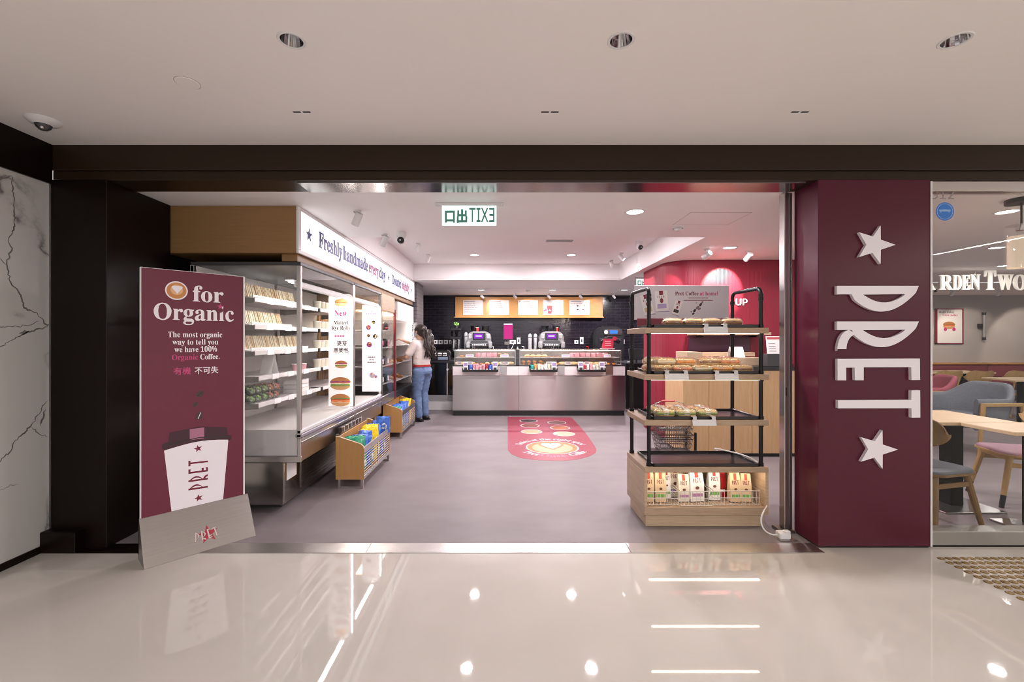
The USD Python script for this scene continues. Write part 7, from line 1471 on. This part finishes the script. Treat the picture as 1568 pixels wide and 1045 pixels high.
for ch, x0, x1, cap in (('G', 6.30, 6.50, .225), ('A', 6.51, 6.755, .225), ('R', 6.82, 7.02, .225), ('D', 7.03, 7.16, .225), ('E', 7.17, 7.29, .225), ('N', 7.30, 7.45, .225), ('T', 7.53, 7.70, .29), ('W', 7.73, 7.97, .225), ('O', 7.98, 8.18, .225)):
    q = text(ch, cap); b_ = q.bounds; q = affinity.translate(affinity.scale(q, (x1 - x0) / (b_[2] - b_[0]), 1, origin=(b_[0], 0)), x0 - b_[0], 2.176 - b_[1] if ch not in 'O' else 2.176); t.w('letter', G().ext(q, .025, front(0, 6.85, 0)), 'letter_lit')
t = T('window_sticker', 'round blue sticker on the shop window', 'sticker', (2.998, 2.967, 2.268)); MS = front(2.998, 2.9679, 2.268); t.w('disc', G().ext(disc(.062), .0006, MS), 'sticker_blue'); t.w('ring', G().ext(disc(.054).difference(disc(.051)), .0009, MS), 'sticker_lightblue'); t.w('print', G().ext(shapely.union_all([sbox(-.038, .000, .038, .012), disc(.03, 0, -.002, 24, .55).difference(disc(.026, 0, -.006, 24, .5))]), .0009, MS), 'sticker_lightblue')
# ---------------------------------------------------------------- the customer
def body_mesh(bones, edge=.012, it=12):
    """one continuous body: hulls between the balls of each bone, joined, refined and smoothed"""
    parts = []
    for b in bones:
        balls = [m3.Manifold.sphere(r, 20).scale(tuple(sc) if sc is not None else (1, 1, 1)).translate(tuple(map(float, p))) for p, r, sc in [(x + (None,))[:3] for x in b]]
        parts.append(m3.Manifold.batch_hull(balls))
    m = m3.Manifold.batch_boolean(parts, m3.OpType.Add).refine_to_length(edge)
    v, f, _ = meshkit.arrays(m); tm = trimesh.Trimesh(v, f, process=True); trimesh.smoothing.filter_taubin(tm, .5, -.52, iterations=it)
    return G().add(tm.vertices, tm.faces)


# own axes: the person faces +x, stands on z = 0, y to her left; 1.66 m tall
t = T('person', 'person with long dark hair, white top, red belt and blue jeans reaching into the cabinet', 'person', (-1.40, 7.56, 0), 152, sc=(1.14, 1.12, 1.0))
J = dict(pel=(0, 0, .90), waist=(.0, 0, 1.02), chest=(.012, 0, 1.20), shL=(.01, .155, 1.325), shR=(.01, -.155, 1.325), neck=(.012, 0, 1.40), head=(.045, 0, 1.525))
elR, wrR = (.235, -.175, 1.285), (.43, -.11, 1.37)
elL, wrL = (.10, .235, 1.10), (.30, .17, 1.08)
hipL, hipR, knL, knR, anL, anR = (0, .085, .86), (0, -.085, .86), (.025, .095, .47), (.035, -.085, .47), (-.02, .10, .075), (.0, -.085, .075)


def hand(w, d, up, curl):
    """palm, four bent fingers of unequal length and a thumb off the side of the palm"""
    w = np.array(w, float); d = np.array(d, float) / np.linalg.norm(d); up = np.array(up, float); side = np.cross(d, up); side /= np.linalg.norm(side); up = np.cross(side, d)
    pc = w + d * .075; out = [[(w, .024), (w + d * .02 , .026)], [(w + d * .015 + side * .016, .015), (w + d * .015 - side * .016, .015), (pc + side * .030, .012), (pc - side * .030, .012)]]
    for k, (o, l) in enumerate(((.030, .068), (.010, .078), (-.011, .072), (-.031, .056))):
        p = pc + side * o; q = p + d * l * .45 - up * curl * .3 * l; r = q + d * l * .33 - up * curl * .55 * l; s = r + d * l * .22 - up * curl * .7 * l
        out += [[(p, .0095), (q, .0090)], [(q, .0090), (r, .0085)], [(r, .0085), (s, .0075)]]
    a = w + d * .025 + side * .026; b = a + d * .030 + side * .022 - up * .008; c = b + d * .028 + side * .006 - up * .012
    return out + [[(a, .012), (b, .010)], [(b, .010), (c, .0085)]]


bones = [[(J['pel'], .125, (.82, 1.18, .8)), (J['waist'], .115, (.80, 1.12, .8))], [(J['waist'], .115, (.80, 1.12, .8)), (J['chest'], .125, (.82, 1.15, .95))],
         [(J['chest'], .12, (.8, 1.1, 1)), (J['shL'], .058), (J['shR'], .058)], [((.012, 0, 1.34), .062), (J['neck'], .048), ((.03, 0, 1.44), .048)],
         [((.035, 0, 1.555), .092, (1.05, .86, 1.0)), ((.06, 0, 1.47), .062, (.95, .9, .9))], [((.085, 0, 1.445), .030), ((.07, 0, 1.49), .05)], [((.128, 0, 1.525), .010), ((.140, 0, 1.498), .013)],
         [((.035, .082, 1.53), .014, (1, .5, 1.5)), ((.035, .080, 1.51), .011)], [((.035, -.082, 1.53), .014, (1, .5, 1.5)), ((.035, -.080, 1.51), .011)]]
for s, e, w_ in ((J['shR'], elR, wrR), (J['shL'], elL, wrL)): bones += [[(s, .052), (e, .040)], [(e, .040), (w_, .025)]]
for h, k, a in ((hipL, knL, anL), (hipR, knR, anR)): bones += [[(h, .080), (k, .055)], [(k, .055), ((k[0] - .02, k[1], .34), .052), (a, .036)], [(a, .036), ((a[0] + .13, a[1], .03), .026), ((a[0] - .03, a[1], .03), .028)]]
dR = np.array(wrR) - np.array(elR); bones += hand(wrR, dR, (0, 0, 1), .5); dL = np.array(wrL) - np.array(elL); bones += hand(wrL, dL, (0, 0, 1), .6)
t.p('body', body_mesh(bones, .011, 8), 'skin', smooth=60)
# clothes follow the body a little outside it
top = [[((0, 0, .955), .128, (.86, 1.2, .5)), ((.002, 0, 1.05), .132, (.86, 1.16, .8))], [((.002, 0, 1.05), .132, (.86, 1.16, .8)), (J['chest'], .142, (.85, 1.16, .95))], [(J['chest'], .138, (.85, 1.12, 1)), (J['shL'], .068), (J['shR'], .068)], [((.012, 0, 1.335), .078, (1, 1.15, .6)), ((.012, 0, 1.37), .062, (1, 1.1, .5))]]
mid = lambda a, b, k: tuple(np.array(a) * (1 - k) + np.array(b) * k)
top += [[(J['shR'], .068), (mid(J['shR'], elR, .75), .062)], [(J['shL'], .068), (mid(J['shL'], elL, .75), .062)]]
g = body_mesh(top, .012, 6); (v, f), = g.parts(); v = v + (meshkit.fbm(v * np.array([9, 9, 16]), 3)[:, None] - .5) * .024 * np.clip((1.36 - v[:, 2:]) / .2, 0, 1) * np.array([1, 1, .2])
t.p('top', G().add(v, f), 'top_white', smooth=70)
je = [[((0, 0, .925), .128, (.86, 1.2, .45)), ((-.012, 0, .85), .135, (.95, 1.2, .8))]]
for h, k, a in ((hipL, knL, anL), (hipR, knR, anR)): je += [[((h[0] - .008, h[1], .85), .104), (k, .070)], [(k, .070), ((k[0] - .018, k[1], .32), .066), ((a[0], a[1], .10), .056)]]
g = body_mesh(je, .012, 6); (v, f), = g.parts(); v = v + (meshkit.fbm(v * np.array([12, 12, 22]), 3)[:, None] - .5) * .020
t.p('jeans', G().add(v, f), 'denim', smooth=70)
g = G(); a = np.linspace(0, 2 * math.pi, 41)[:-1]
ringb = [[(.1145 * 1.0 * math.cos(x) * k - .001, .1585 * math.sin(x) * k, z) for x in a] for k, z in ((1.0, .932), (1.03, .934), (1.03, .966), (1.0, .968))]
v = np.array(ringb).reshape(-1, 3); f = [(i * 40 + j, i * 40 + (j + 1) % 40, ((i + 1) % 4) * 40 + (j + 1) % 40, ((i + 1) % 4) * 40 + j) for i in range(4) for j in range(40)]
b = t.p('belt', G().add(v, f), 'belt_red'); t.p('buckle', G().box(.116, .121, -.022, .022, .931, .969, .002), 'chrome', under=b)
for s, an in (('L', anL), ('R', anR)): 
    sh = t.p('shoe', body_mesh([[((an[0] - .035, an[1], .045), .040, (1, .95, .9)), ((an[0] + .02, an[1], .07), .046, (1, 1, .8)), ((an[0] + .10, an[1], .036), .040, (1.1, 1, .75)), ((an[0] + .165, an[1], .030), .032, (1.1, 1, .75))]], .012, 4), 'shoe_black', smooth=60)
    q = [(an[0] - .07 + .26 * k / 12, an[1] + (.042 - .012 * (k / 12 - .6) ** 2 * 3) * s2) for s2 in (1, -1) for k in (range(13) if s2 == 1 else range(12, -1, -1))]; t.p('sole', G().ext(Polygon(q).buffer(.004), .022, flat(0, 0, 0)), 'black_plastic', under=sh)
# hair: a cap over the skull and long wavy locks down the back, gathered behind the head
cap_ = body_mesh([[((.018, 0, 1.568), .098, (1.05, .92, .98)), ((-.010, 0, 1.53), .090, (.9, .92, 1))], [((-.060, 0, 1.50), .055), ((-.075, 0, 1.44), .05)]], .012, 4); (v, f), = cap_.parts(); v = v + (meshkit.fbm(v * 30, 3)[:, None] - .5) * .012
hp = t.p('hair', G().add(v, f), 'hair_dark', smooth=60)
rnd = random.Random(6); g = G()
for k in range(64):
    y0, y1 = rnd.uniform(-.075, .075), rnd.uniform(-.105, .10); ph, am = rnd.uniform(0, 6.3), rnd.uniform(.005, .016); x0 = rnd.uniform(-.115, -.035); x1 = -.150 - rnd.uniform(-.02, .055); zb = rnd.uniform(1.05, 1.17)
    pts = [(x0 + (x1 - x0) * math.sin(s * 1.57) + am * math.sin(s * 15 + ph), y0 + (y1 - y0) * s + am * math.cos(s * 13 + ph), 1.575 - .06 * (abs(x0 + .07)) * 4 + (zb - 1.56) * s) for s in np.linspace(0, 1, 15)]
    g.tube(pts, [.010, .013, .014, .015, .015, .015, .0145, .014, .0135, .0125, .0115, .010, .008, .005, .002], 6)
t.p('locks', g, 'hair_dark', smooth=60, under=hp)
# face: eyes, brows, mouth under a pale blue mask
for s in (-1, 1):
    e = t.p('eye', G().sphere((.113, s * .033, 1.545), .013, 2), 'eye_white'); t.p('iris', G().sphere((.122, s * .033, 1.545), .006, 2), 'hair_dark', under=e); t.p('brow', G().tube([(.118, s * .018, 1.568), (.116, s * .036, 1.573), (.102, s * .052, 1.567)], .004, 6), 'hair_dark')
mk = body_mesh([[((.108, 0, 1.515), .034, (.8, 1.3, .7)), ((.102, 0, 1.455), .036, (.8, 1.2, .7)), ((.055, .062, 1.49), .016), ((.055, -.062, 1.49), .016)]], .010, 4); mp = t.p('face_mask', mk, 'mask_blue', smooth=60)
for s in (-1, 1): t.p('ear_loop', G().tube([(.06, s * .073, 1.505), (.03, s * .092, 1.515), (.012, s * .094, 1.53)], .002, 6), 'mask_blue', under=mp)
# ---------------------------------------------------------------- concourse ceiling fittings
for k, (x, l) in enumerate(((-.92, 'first'), (.515, 'second'), (1.97, 'third'))):
    t = T('recessed_lamp', f'chrome recessed lamp in the concourse ceiling, {l} from the marble wall', 'ceiling light', (x, 1.906, MC))
    t.p('trim_ring', G().lathe([(.0475, .004), (.0475, -.003), (.056, -.004), (.060, 0)], 32), 'white_plastic')
    t.p('reflector', G().lathe([(.0475, 0), (.044, .02), (.038, .05), (.028, .085)], 16), 'chrome', smooth=False); t.p('lamp_lens', G().lathe([(0.0005, .086), (.030, .085)], 20), 'lamp_dim')
for k, (x, l) in enumerate(((-1.203, 'nearest the marble wall'), (.219, 'over the middle of the entrance'), (1.652, 'nearest the burgundy pillar'))):
    t = T('slot_vent', f'pair of short dark air slots in the concourse ceiling, {l}', 'vent', (x + .05, 2.507, MC))
    for d in (0, .056): t.w('slot', G().ext(rrect(x + d, x + d + .045, 2.498, 2.516, .004), .02, flat(0, 0, MC + .0008)), 'black_gap')
t = T('blank_cover', 'round white blank cover in the concourse ceiling', 'ceiling cover', (-1.60, 2.22, MC)); t.p('disc', G().lathe([(0, -.004), (.052, -.004), (.055, -.001), (.056, 0)], 32), 'mall_ceiling_paint'); t.p('shadow_ring', G().lathe([(.055, -.0012), (.058, -.0008), (.058, 0)], 32), 'grey_paint')
t = T('dome_camera', 'white dome camera on the concourse ceiling near the marble wall', 'security camera', (-2.73, 2.60, MC)); t.p('base', G().lathe([(.040, -.030), (.066, -.022), (.082, -.006), (.084, 0)], 32), 'white_plastic'); t.p('dome', G().lathe([(0, -.062), (.02, -.058), (.034, -.045), (.040, -.028)], 24), 'dark_plastic'); t.p('lens', G().sphere((.012, -.02, -.050), .010, 2), 'chrome')

# ---------------------------------------------------------------- shop ceiling fittings
def turret(x, y, z, label, aim=-90, r=.05):
    t = T('turret_camera', label, 'security camera', (x, y, z)); t.p('base', G().lathe([(r * .8, -.05), (r, -.04), (r, 0)], 24), 'white_plastic'); t.p('ball', G().sphere((0, -.015, -.075), r, 3), 'white_plastic', smooth=60); t.p('face', G().sphere((.004, -.036, -.085), r * .74, 3), 'black_plastic', smooth=60); t.p('lens', G().sphere((.006, -.068, -.093), .009, 2), 'chrome')
turret(-1.02, 4.39, S, 'white ball camera with a black face on the shop ceiling above the lit sign'); turret(1.93, 6.2, CO, 'white ball camera under the raised ceiling near the red wall'); turret(8.75, 8.9, S, 'white ball camera on the seating ceiling')


def track_spot(x, y, z, label, aim, inten=0., group=None, r=.032, l=.11, cone=24.0):
    """white cylinder head on a short stem; aim: direction of its beam"""
    t = T('spot_lamp', label, 'spot light', (x, y, z), group=group); d = np.array(aim, float); d /= np.linalg.norm(d); c = np.array([0, 0, -.075])
    t.p('rose', G().lathe([(.03, -.012), (.032, 0)], 20).cyl((0, 0, -.06), (0, 0, -.01), .007, 8), 'white_plastic'); t.p('head', G().cyl(c - d * l * .55, c + d * l * .45, r, 20), 'white_plastic'); t.p('lens', G().cyl(c + d * l * .452, c + d * l * .458, r * .86, 20), 'lens_white' if inten else 'grey_plastic')
    if inten:
        pitch = math.degrees(math.acos(-d[2])); yaw = math.degrees(math.atan2(d[1], d[0])); lp = c + d * (l * .47)
        li = UsdLux.SphereLight.Define(stage, t.path + '/lamp'); li.AddTranslateOp().Set(tuple(lp)); li.AddRotateXYZOp().Set((0, -pitch, yaw)); li.CreateRadiusAttr(.012); li.CreateIntensityAttr(inten * 4); li.CreateColorAttr((1, .84, .70))
        sp = UsdLux.ShapingAPI.Apply(li.GetPrim()); sp.CreateShapingConeAngleAttr(float(cone)); sp.CreateShapingConeSoftnessAttr(.35)
    return t


track_spot(-1.22, 3.66, S, 'white spot lamp over the cabinets, nearest the entrance', (-.5, .3, -.9), 0)
track_spot(-1.21, 4.47, S, 'white spot lamp over the cabinets, beside the ball camera', (-.5, .3, -.9), 0)
track_spot(-1.22, 6.3, CO, 'white spot lamp under the raised ceiling, nearer one over the cabinets', (-.5, .2, -.9), 0); track_spot(-1.22, 7.14, CO, 'white spot lamp under the raised ceiling, farther one over the cabinets', (-.4, .2, -.9), 0)
track_spot(1.90, 7.0, CO, 'white spot lamp under the raised ceiling by the red wall, nearer one', (.45, -.25, -.50), SPOT * 2.5, cone=24); track_spot(1.90, 7.65, CO, 'white spot lamp under the raised ceiling by the red wall, farther one', (.3, .3, -.9), 0)
track_spot(2.98, 5.32, S, 'white spot lamp lighting the red wall above the pick-up counter', (-.03, .58, -.30), SPOT * 6.0, cone=27); track_spot(2.42, 5.20, S, 'white spot lamp lighting the rounded corner of the red wall', (-.30, .80, -.36), SPOT * 5.0, cone=24)
for k, x in enumerate((-.48, .29, 1.085, 1.83, 2.61)):
    track_spot(x, 10.27, S, f'small white spot lamp along the menu board, {NUM[k]} from the brewer', (.42, .40, -.34), SPOT * .55, cone=34, r=.028, l=.09)
for k, (x, y) in enumerate(((9.75, 9.5), (10.75, 9.5), (12.2, 9.5))): track_spot(x, y, S, f'white spot lamp on the seating ceiling before the back wall, {NUM[k]} from the burgundy pillar', (.3, .6, -.7), SPOT * 2, cone=40, r=.035)


def exit_sign(x, y, z, w, h, label):
    t = T('exit_sign', label, 'exit sign', (x, y, z)); t.p('ceiling_bar', G().box(-w * .62, w * .62, -.02, .02, -.022, 0, .003), 'white_plastic'); t.p('panel', G().box(-w / 2, w / 2, -.004, .004, -.022 - h, -.022, .001), 'exit_light')
    q = shapely.union_all([text('EXIT', h * .70, 'n', 0, 0, 'l', .72), ]); b = q.bounds; q = affinity.translate(affinity.scale(q, w * .46 / (b[2] - b[0]), 1, origin=(b[0], 0)), -b[0] - w * .46, 0)
    c = text('出口', h * .66, 'c', 0, 0, 'l'); b = c.bounds; c = affinity.translate(affinity.scale(c.buffer(.003), w * .40 / (b[2] - b[0]), 1, origin=(b[0], 0)), -b[0] + w * .04, h * .02)
    both = affinity.scale(shapely.union_all([q, c]), -1, 1, origin=(0, 0))       # the lettering faces into the shop and shows through the panel
    t.p('lettering', G().ext(both, .0012, front(0, -.0041, -.022 - h * .82)), 'exit_green'); return t
exit_sign(-.265, 3.45, S, .43, .155, 'lit hanging exit sign seen from behind, over the shop aisle'); exit_sign(2.50, 7.6, S, .36, .13, 'small lit exit sign behind the bakery rack')
t = T('air_diffuser', 'short linear air diffuser in the raised ceiling', 'vent', (.795, 6.15, CO)); t.p('frame', G().box(-.19, .19, -.06, .06, -.006, 0, .002), 'grey_plastic')
for k in range(2): t.p('slot', G().box(-.175, .175, -.045 + .05 * k, -.010 + .05 * k, -.0075, -.006), 'steel_dark')
t = T('access_hatch', 'square access hatch outline in the shop ceiling', 'access hatch', (1.85, 3.9, S)); g = G()
for a in ((-.26, .26, -.20, -.196), (-.26, .26, .196, .20), (-.26, -.256, -.2, .2), (.256, .26, -.2, .2)): g.box(*a, -.0012, 0)
t.p('seam', g, 'grey_plastic'); t.p('cover', G().box(-.256, .256, -.196, .196, -.0006, 0), 'ceiling_paint')
for x, y, z, l in ((1.68, 4.2, S, 'white smoke detector on the shop ceiling near the access hatch'), (.55, 9.55, S, 'white smoke detector on the service area ceiling')):
    t = T('smoke_detector', l, 'smoke detector', (x, y, z)); t.p('base', G().lathe([(.05, -.012), (.054, 0)], 24), 'white_plastic'); t.p('cap', G().lathe([(0, -.035), (.025, -.033), (.036, -.012)], 24), 'white_plastic')
t = T('air_grille', 'long thin air slot in the ceiling before the menu board', 'vent', (.3, 9.15, S)); t.p('slot', G().box(-1.6, 1.5, -.012, .012, -.002, 0), 'grey_plastic'); t.p('edge', G().box(-1.61, 1.51, -.02, -.012, -.004, 0), 'white_plastic')
# ---------------------------------------------------------------- ceiling lamps
def disk_light(path, c, r, inten, color, cone=None, rotd=(0, 0, 0)):
    l = UsdLux.DiskLight.Define(stage, path)
    l.AddTranslateOp().Set(tuple(map(float, c))); l.AddRotateXYZOp().Set(tuple(map(float, rotd)))
    l.CreateRadiusAttr(r); l.CreateIntensityAttr(float(inten)); l.CreateColorAttr(color)
    if cone:
        s = UsdLux.ShapingAPI.Apply(l.GetPrim()); s.CreateShapingConeAngleAttr(cone); s.CreateShapingConeSoftnessAttr(.4)
    return l


def downlight(x, y, z, label, group, inten=DOWN, color=PINK, r=.075):
    t = T('downlight', label, 'ceiling light', (x, y, z), group=group)
    t.p('trim_ring', G().lathe([(r * .88, -.002), (r * .95, -.007), (r * 1.12, -.005), (r * 1.16, 0)], 28), 'white_plastic')
    t.p('lens', G().lathe([(0.0005, -.004), (r * .9, -.003)], 28), 'lens_white')
    disk_light(t.path + '/lamp', (0, 0, -.012), r * .85, inten, color)
    return t


downlight(1.11, 3.675, S, 'round lit downlight in the shop ceiling near the entrance', 'shop downlights', DOWN * 1.3)
downlight(2.65, 5.11, S, 'round lit downlight in front of the red wall', 'shop downlights')
for x, n in ((-.46, 'nearer the lit sign'), (1.12, 'nearer the red wall')):
    downlight(x, 7.16, CO, f'round lit downlight in the raised ceiling, {n}', 'raised ceiling downlights', COFFER)
    downlight(x, 5.55, CO, f'round lit downlight near the front edge of the raised ceiling, {n}', 'raised ceiling downlights', COFFER)
for x, n in ((-.47, 'above the first menu panel'), (1.08, 'above the fourth menu panel'), (2.64, 'past the end of the menu board')):
    downlight(x, 9.5, S, f'small lit downlight over the service area, {n}', 'service area downlights', DOWN * 2.0)
for x, y, n in ((4.235, 3.675, 'nearest the shop window'), (5.77, 5.11, 'second from the window'), (7.30, 6.37, 'third from the window'), (6.2, 8.6, 'behind the burgundy pillar'), (9.2, 8.2, 'above the chairs at the maroon bench'), (7.4, 4.0, 'farther along the window'), (11.6, 7.2, 'toward the grey end wall')):  # those called added are extra light sources with no lamp seen there
    downlight(x, y, S, f'bright round downlight in the seating ceiling, {n}', 'seating downlights', DOWN * .52, NEUT)
